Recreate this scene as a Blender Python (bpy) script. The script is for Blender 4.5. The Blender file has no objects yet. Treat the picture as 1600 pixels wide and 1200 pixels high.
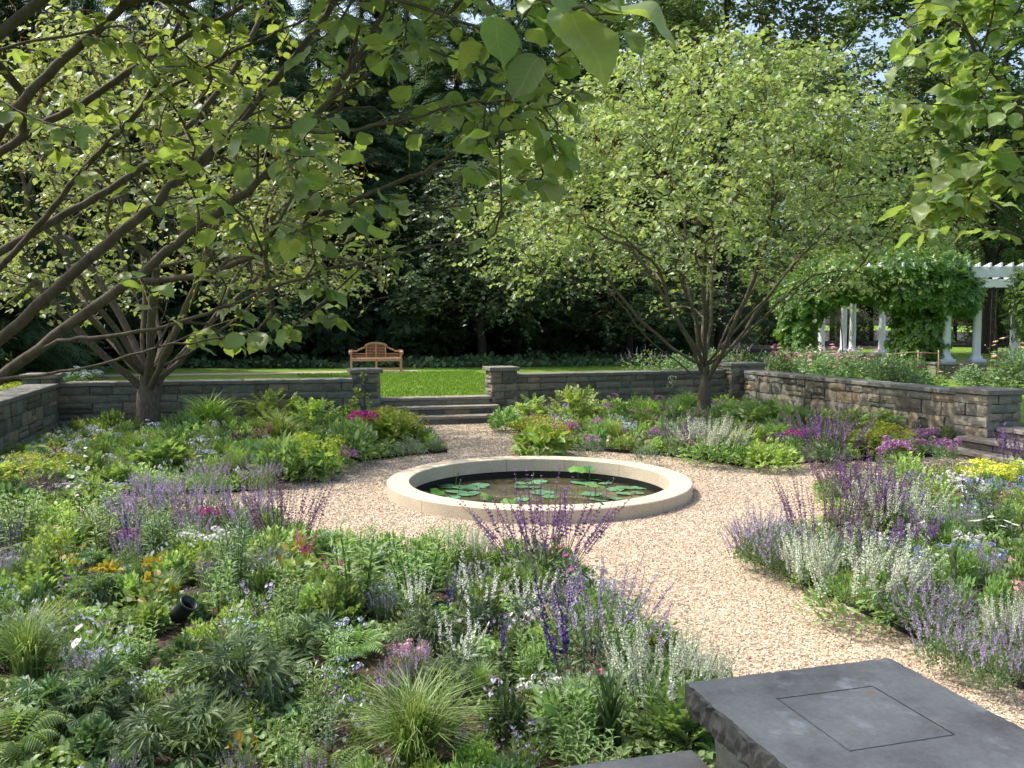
import bpy, bmesh, math, random
import numpy as np
from mathutils import Vector, Matrix

# ------------------------------------------------------------------ camera, light, exposure
SC = bpy.context.scene
COL = SC.collection
FPX, PITCH, EYE = 1383.0, math.radians(3.93), 2.1
cam_d = bpy.data.cameras.new('camera')
cam_d.sensor_width = 36.0
cam_d.lens = 36.0 * FPX / 1600.0
cam_d.clip_start, cam_d.clip_end = 0.05, 2000.0
cam = bpy.data.objects.new('camera', cam_d)
cam.location = (0, 0, EYE)
cam.rotation_euler = (math.radians(90) - PITCH, 0, 0)
COL.objects.link(cam)
SC.camera = cam

SUN_DIR = Vector((-0.86, 0.30, 1.22)).normalized()          # towards the sun: behind left, high
world = bpy.data.worlds.new('World')
SC.world = world
world.use_nodes = True
wn = world.node_tree
bg = wn.nodes['Background']
sky = wn.nodes.new('ShaderNodeTexSky')
sky.sky_type = 'NISHITA'
sky.sun_disc = False
sky.sun_elevation = math.asin(SUN_DIR.z)
sky.sun_rotation = math.atan2(SUN_DIR.x, SUN_DIR.y)
sky.air_density, sky.dust_density, sky.ozone_density = 1.0, 4.5, 1.0
wn.links.new(sky.outputs[0], bg.inputs[0])
bg.inputs[1].default_value = 0.15
sun_d = bpy.data.lights.new('sun', 'SUN')
sun_d.energy, sun_d.angle, sun_d.color = 2.65, math.radians(0.5), (1.0, 0.95, 0.87)
sun = bpy.data.objects.new('sun', sun_d)
sun.rotation_euler = (-SUN_DIR).to_track_quat('-Z', 'Y').to_euler()
COL.objects.link(sun)
SC.view_settings.view_transform = 'Standard'
SC.view_settings.look = 'None'
SC.view_settings.exposure = 1.14
SC.view_settings.gamma = 1.0
SC.render.engine = 'CYCLES'
cy = SC.cycles
cy.use_denoising = True
cy.max_bounces, cy.diffuse_bounces, cy.glossy_bounces = 7, 4, 2
cy.transmission_bounces, cy.transparent_max_bounces = 4, 4
cy.caustics_reflective = cy.caustics_refractive = False
cy.use_adaptive_sampling = True
cy.adaptive_threshold = 0.015

# ------------------------------------------------------------------ frames
TH = math.radians(16)
OX, OY = 0.34, 11.05                                         # pond centre
CU, SU = math.cos(TH), math.sin(TH)
def W(u, v, z=0.0):
    return np.array([OX + u * CU - v * SU, OY + u * SU + v * CU, z])
def toUV(x, y):
    dx, dy = x - OX, y - OY
    return dx * CU + dy * SU, -dx * SU + dy * CU
cP, sP = math.cos(PITCH), math.sin(PITCH)
def ray(px, py):
    a, b = (px - 800) / FPX, -(py - 600) / FPX
    return np.array([a, cP + b * sP, -sP + b * cP])
def on(px, py, z=0.0):                                       # sight line of a photo point met with a level
    d = ray(px, py)
    return d * ((z - EYE) / d[2]) + np.array([0, 0, EYE])
def at(px, py, Y):                                           # sight line of a photo point at a distance
    d = ray(px, py)
    return d * (Y / d[1]) + np.array([0, 0, EYE])
def proj(p):
    p = np.atleast_2d(np.asarray(p, float)) - np.array([0, 0, EYE])
    y = p[:, 1] * cP - p[:, 2] * sP
    u = p[:, 1] * sP + p[:, 2] * cP
    y = np.where(np.abs(y) < 1e-6, 1e-6, y)
    return 800 + FPX * p[:, 0] / y, 600 - FPX * u / y, y

# ------------------------------------------------------------------ materials
MATS = {}
def nodes(name):
    m = bpy.data.materials.new(name)
    m.use_nodes = True
    nt = m.node_tree
    return m, nt, nt.nodes['Principled BSDF'], nt.nodes['Material Output']
def ramp(nt, fac, stops):
    r = nt.nodes.new('ShaderNodeValToRGB')
    el = r.color_ramp.elements
    el[0].position, el[0].color = stops[0][0], (*stops[0][1], 1)
    el[1].position, el[1].color = stops[-1][0], (*stops[-1][1], 1)
    for p, c in stops[1:-1]:
        e = el.new(p)
        e.color = (*c, 1)
    nt.links.new(fac, r.inputs[0])
    return r.outputs[0]
def coord(nt, kind='Object'):
    return nt.nodes.new('ShaderNodeTexCoord').outputs[kind]
def noise(nt, vec, scale, detail=4, rough=0.55):
    n = nt.nodes.new('ShaderNodeTexNoise')
    n.inputs['Scale'].default_value = scale
    n.inputs['Detail'].default_value = detail
    n.inputs['Roughness'].default_value = rough
    if vec is not None: nt.links.new(vec, n.inputs['Vector'])
    return n.outputs[0]
def mixc(nt, fac, a, b, mode='MIX'):
    n = nt.nodes.new('ShaderNodeMix')
    n.data_type, n.blend_type = 'RGBA', mode
    for sock, val in ((n.inputs[0], fac), (n.inputs[6], a), (n.inputs[7], b)):
        if hasattr(val, 'is_output'): nt.links.new(val, sock)
        elif isinstance(val, (int, float)): sock.default_value = val
        else: sock.default_value = (*val, 1)
    return n.outputs[2]
def math_n(nt, op, a, b=None):
    n = nt.nodes.new('ShaderNodeMath')
    n.operation = op
    for i, val in enumerate((a, b)):
        if val is None: continue
        if hasattr(val, 'is_output'): nt.links.new(val, n.inputs[i])
        else: n.inputs[i].default_value = val
    return n.outputs[0]
def bump(nt, b, h, strength=0.3, dist=0.01):
    n = nt.nodes.new('ShaderNodeBump')
    n.inputs['Strength'].default_value = strength
    n.inputs['Distance'].default_value = dist
    nt.links.new(h, n.inputs['Height'])
    nt.links.new(n.outputs[0], b.inputs['Normal'])

def leafmat(name, c0, c1, c2, trans=0.35, tcol=None, rough=0.5, spec=0.35, objvar=0.25):
    m, nt, b, out = nodes(name)
    at_ = nt.nodes.new('ShaderNodeAttribute')
    at_.attribute_name = 'rnd'
    col = ramp(nt, at_.outputs['Fac'], [(0, c0), (0.55, c1), (1, c2)])
    oi = nt.nodes.new('ShaderNodeObjectInfo')
    hsv = nt.nodes.new('ShaderNodeHueSaturation')
    nt.links.new(col, hsv.inputs['Color'])
    nt.links.new(math_n(nt, 'ADD', math_n(nt, 'MULTIPLY', oi.outputs['Random'], objvar * 2), 1 - objvar), hsv.inputs['Value'])
    nt.links.new(math_n(nt, 'ADD', math_n(nt, 'MULTIPLY', oi.outputs['Random'], 0.03), 0.485), hsv.inputs['Hue'])
    nt.links.new(hsv.outputs[0], b.inputs['Base Color'])
    b.inputs['Roughness'].default_value = rough
    b.inputs['Specular IOR Level'].default_value = spec
    if trans > 0:
        tr = nt.nodes.new('ShaderNodeBsdfTranslucent')
        tc = tcol or (1.5, 1.5, 0.7)
        nt.links.new(mixc(nt, 1.0, hsv.outputs[0], tc, 'MULTIPLY'), tr.inputs['Color'])
        mx = nt.nodes.new('ShaderNodeMixShader')
        mx.inputs[0].default_value = trans
        nt.links.new(b.outputs[0], mx.inputs[1])
        nt.links.new(tr.outputs[0], mx.inputs[2])
        nt.links.new(mx.outputs[0], out.inputs['Surface'])
    MATS[name] = m
    return m
def flat(name, c, rough=0.7, var=0.15, trans=0.0, spec=0.3, nscale=12):
    m, nt, b, out = nodes(name)
    n = noise(nt, coord(nt), nscale)
    lo = tuple(x * (1 - var) for x in c)
    hi = tuple(min(1, x * (1 + var)) for x in c)
    col = ramp(nt, n, [(0.3, lo), (0.7, hi)])
    nt.links.new(col, b.inputs['Base Color'])
    b.inputs['Roughness'].default_value = rough
    b.inputs['Specular IOR Level'].default_value = spec
    if trans > 0:
        tr = nt.nodes.new('ShaderNodeBsdfTranslucent')
        nt.links.new(col, tr.inputs['Color'])
        mx = nt.nodes.new('ShaderNodeMixShader')
        mx.inputs[0].default_value = trans
        nt.links.new(b.outputs[0], mx.inputs[1])
        nt.links.new(tr.outputs[0], mx.inputs[2])
        nt.links.new(mx.outputs[0], out.inputs['Surface'])
    MATS[name] = m
    return m

leafmat('near_leaf', (.12, .19, .07), (.19, .275, .10), (.29, .37, .16), .5, (1.55, 1.5, .6), .42, .4, .15)
leafmat('tree_leaf', (.16, .222, .085), (.262, .332, .13), (.395, .455, .25), .46, (1.25, 1.26, .7), .42, .5, .08)
leafmat('oak_leaf', (.07, .12, .055), (.105, .165, .07), (.16, .225, .11), .3, (1.3, 1.4, .5), .5, .35, .2)
leafmat('hemlock', (.05, .098, .05), (.08, .145, .07), (.13, .205, .10), .25, None, .55, .3, .2)
leafmat('dogwood_leaf', (.08, .12, .06), (.14, .19, .10), (.26, .31, .20), .25, None, .32, .6, .1)
leafmat('vine_leaf', (.06, .125, .025), (.12, .21, .045), (.20, .30, .08), .3, None, .38, .5, .1)
leafmat('leaf_mid', (.12, .205, .07), (.20, .31, .105), (.31, .41, .17), .35)
leafmat('leaf_dark', (.065, .125, .055), (.11, .185, .08), (.18, .26, .12), .25)
leafmat('leaf_lime', (.17, .27, .06), (.28, .40, .10), (.42, .51, .18), .35)
leafmat('leaf_grey', (.10, .15, .10), (.16, .21, .14), (.25, .29, .21), .2)
leafmat('leaf_sage', (.11, .18, .085), (.175, .255, .13), (.27, .345, .19), .25)
leafmat('leaf_gold', (.20, .19, .03), (.32, .26, .05), (.40, .27, .08), .35)
leafmat('leaf_bronze', (.12, .06, .03), (.20, .09, .04), (.25, .16, .07), .25)
leafmat('leaf_stripe', (.08, .15, .03), (.16, .24, .06), (.38, .42, .20), .3)
leafmat('grass_blade', (.11, .20, .025), (.16, .275, .04), (.24, .35, .07), .3, None, .5, .25, 0)
leafmat('lotus', (.07, .20, .06), (.11, .27, .10), (.20, .33, .05), .35, (1.2, 1.5, .5), .45, .3, .15)
leafmat('lily_pad_leaf', (.06, .18, .08), (.10, .24, .12), (.16, .28, .10), .05, None, .35, .5, .25)
def fl(name, c, t=.3): 
    leafmat(name, tuple(x * .6 for x in c), c, tuple(min(.95, x * 1.35 + .01) for x in c), t, (1, 1, 1), .6, .2, .15)
fl('violet_flower', (.23, .115, .30)); fl('lavender_flower', (.42, .31, .52)); fl('white_flower', (.72, .72, .66))
fl('cream_flower', (.62, .66, .52)); fl('magenta_flower', (.52, .05, .28)); fl('pink_flower', (.72, .40, .47))
fl('indigo_flower', (.055, .03, .20)); fl('yellow_flower', (.75, .58, .06)); fl('lime_flower', (.38, .42, .04))
fl('blue_flower', (.28, .32, .70)); fl('pale_blue_flower', (.58, .62, .85)); fl('orange_flower', (.8, .22, .03))
fl('mauve_flower', (.42, .22, .38)); fl('plum_flower', (.22, .095, .23)); fl('peach_flower', (.78, .50, .35)); fl('red_flower', (.36, .04, .07)); fl('wine_flower', (.22, .05, .08))
fl('bright_yellow_flower', (.60, .58, .08))
flat('stem', (.08, .14, .035), .6); flat('dark_stem', (.09, .06, .07), .6)

def barkmat(name, c0, c1, moss, mossamt):
    m, nt, b, out = nodes(name)
    c = coord(nt)
    mp = nt.nodes.new('ShaderNodeMapping')
    mp.inputs['Scale'].default_value = (1, 1, .35)
    nt.links.new(c, mp.inputs[0])
    n1 = noise(nt, mp.outputs[0], 28, 6, .65)
    n2 = noise(nt, c, 4.5, 5, .6)
    col = ramp(nt, n1, [(.3, c0), (.7, c1)])
    mf = ramp(nt, n2, [(.62 - mossamt, (0, 0, 0)), (.78 - mossamt, (1, 1, 1))])
    nt.links.new(mixc(nt, mf, col, moss), b.inputs['Base Color'])
    b.inputs['Roughness'].default_value = .85
    b.inputs['Specular IOR Level'].default_value = .15
    bump(nt, b, n1, .6, .012)
    MATS[name] = m
barkmat('bark', (.065, .05, .038), (.165, .138, .108), (.11, .115, .03), .07)
barkmat('mossy_bark', (.05, .038, .025), (.14, .11, .075), (.11, .115, .02), .16)
barkmat('near_bark', (.05, .038, .028), (.125, .10, .078), (.12, .125, .06), -.02)
barkmat('dark_bark', (.025, .02, .016), (.07, .058, .048), (.05, .05, .03), -.05)

def stonemat(name, stops, nscale=9, bscale=30, rough=.85, spotted=.5):
    m, nt, b, out = nodes(name)
    oi = nt.nodes.new('ShaderNodeObjectInfo')
    geo = nt.nodes.new('ShaderNodeNewGeometry')
    base = ramp(nt, oi.outputs['Random'], stops)
    pos = geo.outputs['Position']
    n1 = noise(nt, pos, nscale, 6, .65)
    n2 = noise(nt, pos, bscale, 6, .7)
    sp = ramp(nt, n1, [(.3, (.36, .36, .36)), (.5, (.70, .70, .68)), (.72, (1.15, 1.06, .9))])
    col = mixc(nt, spotted, base, sp, 'MULTIPLY')
    sp2 = ramp(nt, n2, [(.35, (.7, .7, .7)), (.65, (1.2, 1.2, 1.2))])
    nt.links.new(mixc(nt, .8, col, sp2, 'MULTIPLY'), b.inputs['Base Color'])
    b.inputs['Roughness'].default_value = rough
    b.inputs['Specular IOR Level'].default_value = .25
    bump(nt, b, n2, .7, .012)
    MATS[name] = m
stonemat('wall_stone', [(0, (.12, .115, .10)), (.2, (.25, .235, .19)), (.38, (.19, .205, .18)), (.52, (.29, .25, .19)), (.66, (.13, .12, .105)), (.8, (.29, .28, .235)), (.92, (.33, .255, .17)), (1, (.22, .235, .21))], 7, 34)
stonemat('cap_stone', [(0, (.20, .195, .175)), (.5, (.235, .235, .22)), (1, (.21, .20, .175))], 3.5, 40)
stonemat('tread_stone', [(0, (.26, .235, .20)), (.5, (.30, .27, .23)), (1, (.28, .25, .21))], 4, 40)
flat('mortar', (.20, .185, .155), .95, .2, nscale=30)
stonemat('rim_stone', [(0, (.56, .475, .355)), (.5, (.60, .515, .39)), (1, (.58, .50, .375))], 2.2, 70, .7, .3)

def bluestone():
    m, nt, b, out = nodes('bluestone')
    pos = nt.nodes.new('ShaderNodeNewGeometry').outputs['Position']
    n1 = noise(nt, pos, 3.6, 8, .68)
    n2 = noise(nt, pos, 90, 5, .7)
    n3 = noise(nt, pos, 11, 4, .5)
    col = ramp(nt, n1, [(.25, (.085, .077, .068)), (.42, (.18, .172, .155)), (.56, (.24, .234, .215)), (.75, (.32, .31, .285))])
    pale = ramp(nt, n3, [(.60, (0, 0, 0)), (.74, (.6, .6, .6))])
    col = mixc(nt, pale, col, (.44, .45, .44))
    v = nt.nodes.new('ShaderNodeVectorMath'); v.operation = 'DISTANCE'
    nt.links.new(pos, v.inputs[0]); v.inputs[1].default_value = on(1358, 1083, 1.14)
    wob = math_n(nt, 'ADD', v.outputs['Value'], math_n(nt, 'MULTIPLY', n2, .012))
    spot = ramp(nt, wob, [(.011, (.85, .85, .85)), (.019, (0, 0, 0))])
    col = mixc(nt, spot, col, (.36, .20, .03))
    sp2 = ramp(nt, n2, [(.3, (.8, .8, .8)), (.7, (1.18, 1.18, 1.18))])
    nt.links.new(mixc(nt, .8, col, sp2, 'MULTIPLY'), b.inputs['Base Color'])
    nt.links.new(ramp(nt, n1, [(.3, (.75, .75, .75)), (.7, (.52, .52, .52))]), b.inputs['Roughness'])
    bump(nt, b, n2, .35, .004)
    MATS['bluestone'] = m
bluestone()
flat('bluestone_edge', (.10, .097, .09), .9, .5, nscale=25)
flat('groove_dark', (.10, .098, .09), .9, .3)

def gravelmat():
    m, nt, b, out = nodes('gravel_ground')
    pos = nt.nodes.new('ShaderNodeNewGeometry').outputs['Position']
    v = nt.nodes.new('ShaderNodeTexVoronoi'); v.inputs['Scale'].default_value = 55
    nt.links.new(pos, v.inputs['Vector'])
    sx = nt.nodes.new('ShaderNodeSeparateColor'); nt.links.new(v.outputs['Color'], sx.inputs[0])
    col = ramp(nt, sx.outputs[0], [(0, (.24, .17, .12)), (.25, (.42, .31, .21)), (.55, (.55, .43, .30)), (.8, (.62, .52, .38)), (1, (.72, .65, .52))])
    n = noise(nt, pos, 1.3, 5, .6)
    col = mixc(nt, .7, col, ramp(nt, n, [(.3, (.80, .78, .75)), (.7, (1.12, 1.12, 1.12))]), 'MULTIPLY')
    ed = ramp(nt, v.outputs['Distance'], [(.0, (1, 1, 1)), (.75, (.45, .42, .40))])
    nt.links.new(mixc(nt, .6, col, ed, 'MULTIPLY'), b.inputs['Base Color'])
    b.inputs['Roughness'].default_value = .9
    inv = math_n(nt, 'SUBTRACT', 1.0, v.outputs['Distance'])
    bump(nt, b, inv, .8, .012)
    MATS['gravel_ground'] = m
gravelmat()
leafmat('pebble', (.25, .195, .135), (.52, .445, .325), (.77, .715, .59), 0, None, .8, .2, 0)
def soilmat():
    m, nt, b, out = nodes('bed_soil')
    pos = nt.nodes.new('ShaderNodeNewGeometry').outputs['Position']
    n1 = noise(nt, pos, 45, 6, .75)
    n2 = noise(nt, pos, 3, 3, .6)
    col = ramp(nt, n1, [(.3, (.025, .016, .011)), (.5, (.06, .038, .025)), (.7, (.13, .085, .055))])
    nt.links.new(mixc(nt, .5, col, ramp(nt, n2, [(.3, (.7, .7, .7)), (.7, (1.2, 1.15, 1.1))]), 'MULTIPLY'), b.inputs['Base Color'])
    b.inputs['Roughness'].default_value = .95
    bump(nt, b, n1, 1, .02)
    MATS['bed_soil'] = m
soilmat()
leafmat('bark_chip', (.04, .024, .016), (.10, .062, .04), (.22, .15, .10), 0, None, .9, .1, 0)
def lawnmat():
    m, nt, b, out = nodes('lawn_ground')
    pos = nt.nodes.new('ShaderNodeNewGeometry').outputs['Position']
    n1 = noise(nt, pos, 1.1, 5, .6)
    n2 = noise(nt, pos, 60, 4, .7)
    col = ramp(nt, n1, [(.3, (.125, .22, .03)), (.6, (.175, .285, .045)), (.8, (.23, .32, .075))])
    nt.links.new(mixc(nt, .7, col, ramp(nt, n2, [(.3, (.6, .65, .6)), (.7, (1.3, 1.25, 1.1))]), 'MULTIPLY'), b.inputs['Base Color'])
    b.inputs['Roughness'].default_value = .8
    b.inputs['Specular IOR Level'].default_value = .15
    bump(nt, b, n2, 1, .03)
    MATS['lawn_ground'] = m
lawnmat()
flat('forest_soil', (.028, .026, .015), .95, .5, nscale=3)
flat('upper_path', (.38, .31, .23), .95, .2, nscale=8)
flat('white_paint', (.60, .63, .69), .55, .06, nscale=3)
def woodmat(name, c0, c1):
    m, nt, b, out = nodes(name)
    c = coord(nt)
    mp = nt.nodes.new('ShaderNodeMapping'); mp.inputs['Scale'].default_value = (2, 14, 14)
    nt.links.new(c, mp.inputs[0])
    n = noise(nt, mp.outputs[0], 5, 6, .6)
    nt.links.new(ramp(nt, n, [(.3, c0), (.7, c1)]), b.inputs['Base Color'])
    b.inputs['Roughness'].default_value = .6
    MATS[name] = m
woodmat('teak', (.38, .20, .105), (.56, .33, .19))
flat('bamboo', (.48, .30, .15), .5, .25)
flat('rust', (.10, .05, .03), .8, .3)
flat('black_metal', (.016, .022, .02), .42, .2, spec=.5)
flat('edging_metal', (.012, .012, .012), .6, .2)
flat('liner', (.008, .008, .007), .5, .2)
def watermat():
    m, nt, b, out = nodes('pond_water')
    pos = nt.nodes.new('ShaderNodeNewGeometry').outputs['Position']
    n = noise(nt, pos, 2.2, 6, .65)
    nt.links.new(ramp(nt, n, [(.3, (.035, .034, .016)), (.55, (.08, .074, .036)), (.75, (.14, .122, .06))]), b.inputs['Base Color'])
    b.inputs['Roughness'].default_value = .04
    b.inputs['IOR'].default_value = 1.33
    bump(nt, b, noise(nt, pos, 7, 2, .5), .06, .01)
    MATS['pond_water'] = m
watermat()

# ------------------------------------------------------------------ mesh helpers
def unit(a):
    a = np.asarray(a, float)
    return a / np.maximum(np.linalg.norm(a, axis=-1, keepdims=True), 1e-9)
def frames(d, n):
    y = unit(d)
    n = np.asarray(n, float)
    n = n - y * np.sum(n * y, axis=-1, keepdims=True)
    bad = np.linalg.norm(n, axis=-1) < 1e-4
    if np.any(bad): n[bad] = np.cross(y[bad], np.array([.3, .7, .2]))
    z = unit(n)
    x = np.cross(y, z)
    return np.stack([x, y, z], axis=-1)
class Geo:
    def __init__(s): s.V, s.F, s.M, s.R, s.S, s.n = [], [], [], [], [], 0
    def add(s, V, F, m=0, r=None, smooth=False):
        V = np.asarray(V, np.float32).reshape(-1, 3)
        F = np.asarray(F, np.int32).reshape(-1, 3)
        s.V.append(V); s.F.append(F + s.n); s.n += len(V)
        s.M.append(np.broadcast_to(np.asarray(m, np.int32), (len(F),)))
        s.R.append(np.full(len(F), .5, np.float32) if r is None else np.broadcast_to(np.asarray(r, np.float32), (len(F),)))
        s.S.append(np.full(len(F), smooth, bool))
    def scatter(s, tm, P, R, S, m=None, rnd=None, smooth=False):
        TV, TF, TM = tm
        P = np.asarray(P, float); n = len(P)
        if n == 0: return
        S = np.asarray(S, float)
        S = np.broadcast_to(S.reshape(-1, 1) if S.ndim == 1 else S, (n, 3))
        V = np.einsum('nij,nkj->nki', R, TV[None] * S[:, None, :]) + P[:, None, :]
        F = TF[None] + (np.arange(n) * len(TV))[:, None, None]
        mm = np.tile(TM if m is None else np.full(len(TF), m), n)
        rr = np.repeat(np.random.rand(n) if rnd is None else np.broadcast_to(rnd, (n,)), len(TF))
        s.add(V.reshape(-1, 3), F.reshape(-1, 3), mm, rr, smooth)
    def tube(s, P, rad, k=6, m=0, r=None, cap=False):
        P = np.asarray(P, float); n = len(P)
        rad = np.broadcast_to(np.asarray(rad, float), (n,))
        T = unit(np.gradient(P, axis=0))
        ref = np.array([0, 0, 1.]) if abs(T[0, 2]) < .9 else np.array([1., 0, 0])
        A = np.zeros_like(P)
        a = unit(np.cross(T[0], ref))
        for i in range(n):
            a = unit(a - T[i] * np.dot(a, T[i])); A[i] = a
        B = np.cross(T, A)
        th = np.arange(k) * 2 * np.pi / k
        V = P[:, None] + rad[:, None, None] * (A[:, None] * np.cos(th)[None, :, None] + B[:, None] * np.sin(th)[None, :, None])
        i = np.arange(n - 1)[:, None] * k; j = np.arange(k)[None]; j2 = (j + 1) % k
        q = np.stack([i + j, i + j2, i + k + j2, i + k + j], -1).reshape(-1, 4)
        F = np.concatenate([q[:, [0, 1, 2]], q[:, [0, 2, 3]]])
        V = V.reshape(-1, 3)
        if cap:
            c0 = len(V); V = np.concatenate([V, P[[0, -1]]])
            jj = np.arange(k); jn = (jj + 1) % k; e = (n - 1) * k
            F = np.concatenate([F, np.stack([np.full(k, c0), jn, jj], -1), np.stack([np.full(k, c0 + 1), e + jj, e + jn], -1)])
        s.add(V, F, m, r, True)
    def box(s, c, half, R=None, m=0):
        V = np.array([[x, y, z] for x in (-1, 1) for y in (-1, 1) for z in (-1, 1)], float) * np.asarray(half)
        if R is not None: V = V @ np.asarray(R).T
        F = [(0, 1, 3), (0, 3, 2), (4, 6, 7), (4, 7, 5), (0, 4, 5), (0, 5, 1), (2, 3, 7), (2, 7, 6), (0, 2, 6), (0, 6, 4), (1, 5, 7), (1, 7, 3)]
        s.add(V + np.asarray(c), F, m)
    def lathe(s, prof, k=20, m=0, c=(0, 0, 0), smooth=True):
        th = np.arange(k) * 2 * np.pi / k
        pr = np.asarray(prof, float); n = len(pr)
        V = np.stack([pr[:, 0][:, None] * np.cos(th), pr[:, 0][:, None] * np.sin(th), np.repeat(pr[:, 1][:, None], k, 1)], -1).reshape(-1, 3)
        i = np.arange(n - 1)[:, None] * k; j = np.arange(k)[None]; j2 = (j + 1) % k
        q = np.stack([i + j, i + j2, i + k + j2, i + k + j], -1).reshape(-1, 4)
        s.add(V + np.asarray(c), np.concatenate([q[:, [0, 1, 2]], q[:, [0, 2, 3]]]), m, None, smooth)
    def mesh(s, name, mats):
        me = bpy.data.meshes.new(name)
        V, F = np.concatenate(s.V), np.concatenate(s.F)
        nf = len(F)
        me.vertices.add(len(V)); me.vertices.foreach_set('co', V.astype(np.float32).ravel())
        me.loops.add(nf * 3); me.loops.foreach_set('vertex_index', F.astype(np.int32).ravel())
        me.polygons.add(nf)
        me.polygons.foreach_set('loop_start', np.arange(0, nf * 3, 3, dtype=np.int32))
        me.polygons.foreach_set('material_index', np.concatenate(s.M).astype(np.int32))
        me.polygons.foreach_set('use_smooth', np.concatenate(s.S))
        a = me.attributes.new('rnd', 'FLOAT', 'FACE'); a.data.foreach_set('value', np.concatenate(s.R).astype(np.float32))
        for m in mats: me.materials.append(MATS[m])
        me.update(calc_edges=True)
        return me

def link(o): COL.objects.link(o); return o
def obj(name, me, parent=None, loc=None, mat=None):
    o = bpy.data.objects.new(name, me); link(o)
    if parent is not None: o.parent = parent
    if loc is not None: o.location = loc
    if mat is not None: o.matrix_basis = mat
    return o
def tag(o, label, cat, group=None):
    o['label'] = label; o['category'] = cat
    if group: o['group'] = group
    return o
def thing(name, label, cat, loc=(0, 0, 0), group=None, rz=0.0):
    o = bpy.data.objects.new(name, None); link(o)
    o.empty_display_size = .1
    o.location = loc; o.rotation_euler = (0, 0, rz)
    return tag(o, label, cat, group)
def struct(o, kind='structure'): o['kind'] = kind; return o
def M4(R, P, S=(1, 1, 1)):
    m = Matrix.Identity(4)
    for i in range(3):
        for j in range(3): m[i][j] = float(R[i][j] * S[j])
        m[i][3] = float(P[i])
    return m
def bevbox(name, sx, sy, sz, bev=.012, mats=('cap_stone',), jit=.0, seg=0, rng=None):
    bm = bmesh.new()
    bmesh.ops.create_cube(bm, size=1)
    bmesh.ops.scale(bm, vec=(sx, sy, sz), verts=bm.verts)
    if seg:
        bmesh.ops.subdivide_edges(bm, edges=[e for e in bm.edges if abs((e.verts[0].co - e.verts[1].co).z) < 1e-6], cuts=seg, use_grid_fill=True)
    bmesh.ops.bevel(bm, geom=[e for e in bm.edges if len(e.link_faces) == 2 and e.calc_face_angle(0) > .5], offset=bev, segments=1, affect='EDGES')
    if jit:
        for v in bm.verts: v.co += Vector((rng.uniform(-jit, jit), rng.uniform(-jit, jit), rng.uniform(-jit, jit) * .35))
    me = bpy.data.meshes.new(name); bm.to_mesh(me); bm.free()
    for m in mats: me.materials.append(MATS[m])
    return me
def poly_obj(name, pts, z, mat, kind='structure'):
    bm = bmesh.new()
    vs = [bm.verts.new((p[0], p[1], z)) for p in pts]
    f = bm.faces.new(vs)
    if f.normal.z < 0: f.normal_flip()
    bmesh.ops.triangulate(bm, faces=bm.faces[:])
    me = bpy.data.meshes.new(name); bm.to_mesh(me); bm.free()
    me.materials.append(MATS[mat])
    return struct(obj(name, me), kind)

# leaf templates: base at origin, length along +Y, normal +Z; width/length unit 1
def T(V, F, M=None): return (np.array(V, float), np.array(F, int), np.zeros(len(F), int) if M is None else np.array(M, int))
T_QUICK = T([(0, 0, 0), (-.36, .5, .07), (0, 1, -.03), (.36, .5, .07)], [(0, 2, 1), (0, 3, 2)])
T_OVATE = T([(0, 0, 0), (-.34, .28, .05), (0, .4, -.02), (.34, .28, .05), (-.36, .58, .04), (.36, .58, .04), (0, 1, -.10)],
            [(0, 2, 1), (0, 3, 2), (1, 2, 4), (3, 5, 2), (4, 2, 6), (2, 5, 6)])
T_LANCE = T([(0, 0, 0), (-.5, .4, .06), (0, .45, 0), (.5, .4, .06), (0, 1, -.16)], [(0, 2, 1), (0, 3, 2), (1, 2, 4), (2, 3, 4)])
T_BLADE = T([(-.5, 0, 0), (.5, 0, 0), (-.45, .4, .10), (.45, .4, .10), (-.3, .75, .05), (.3, .75, .05), (0, 1, -.12)],
            [(0, 1, 3), (0, 3, 2), (2, 3, 5), (2, 5, 4), (4, 5, 6)])
T_ARCH = T([(-.5, 0, 0), (.5, 0, 0), (-.5, .35, .22), (.5, .35, .22), (-.4, .7, .22), (.4, .7, .22), (0, 1, -.05)],
           [(0, 1, 3), (0, 3, 2), (2, 3, 5), (2, 5, 4), (4, 5, 6)])
def big_leaf():                                              # broad round-toothed leaf, folded along the midrib
    e = [(0, .0), (.10, .0), (.20, .04), (.29, .11), (.36, .20), (.405, .30), (.43, .40), (.438, .48), (.422, .555), (.416, .60), (.375, .67), (.355, .72), (.295, .78), (.265, .825), (.19, .88), (.15, .915), (.075, .97), (.0, 1.07)]
    V, F = [], []
    n = len(e)
    for i, (x, y) in enumerate(e):
        z = .26 * abs(x) - .34 * max(0, y - .35) ** 2
        V.append((0, y, -.34 * max(0, y - .35) ** 2)); V.append((x, y, z + .03 * math.sin(i * .9))); V.append((-x, y, z + .03 * math.cos(i * .8)))
    for i in range(n - 1):
        a, b = 3 * i, 3 * i + 3
        if i == 0: F += [(a, b + 1, b), (a, b, b + 2)]
        elif i == n - 2: F += [(a, a + 1, b), (a, b, a + 2)]
        else: F += [(a, a + 1, b + 1), (a, b + 1, b), (a, b, b + 2), (a, b + 2, a + 2)]
    return T(V, F)
T_BIG = big_leaf()
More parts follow.
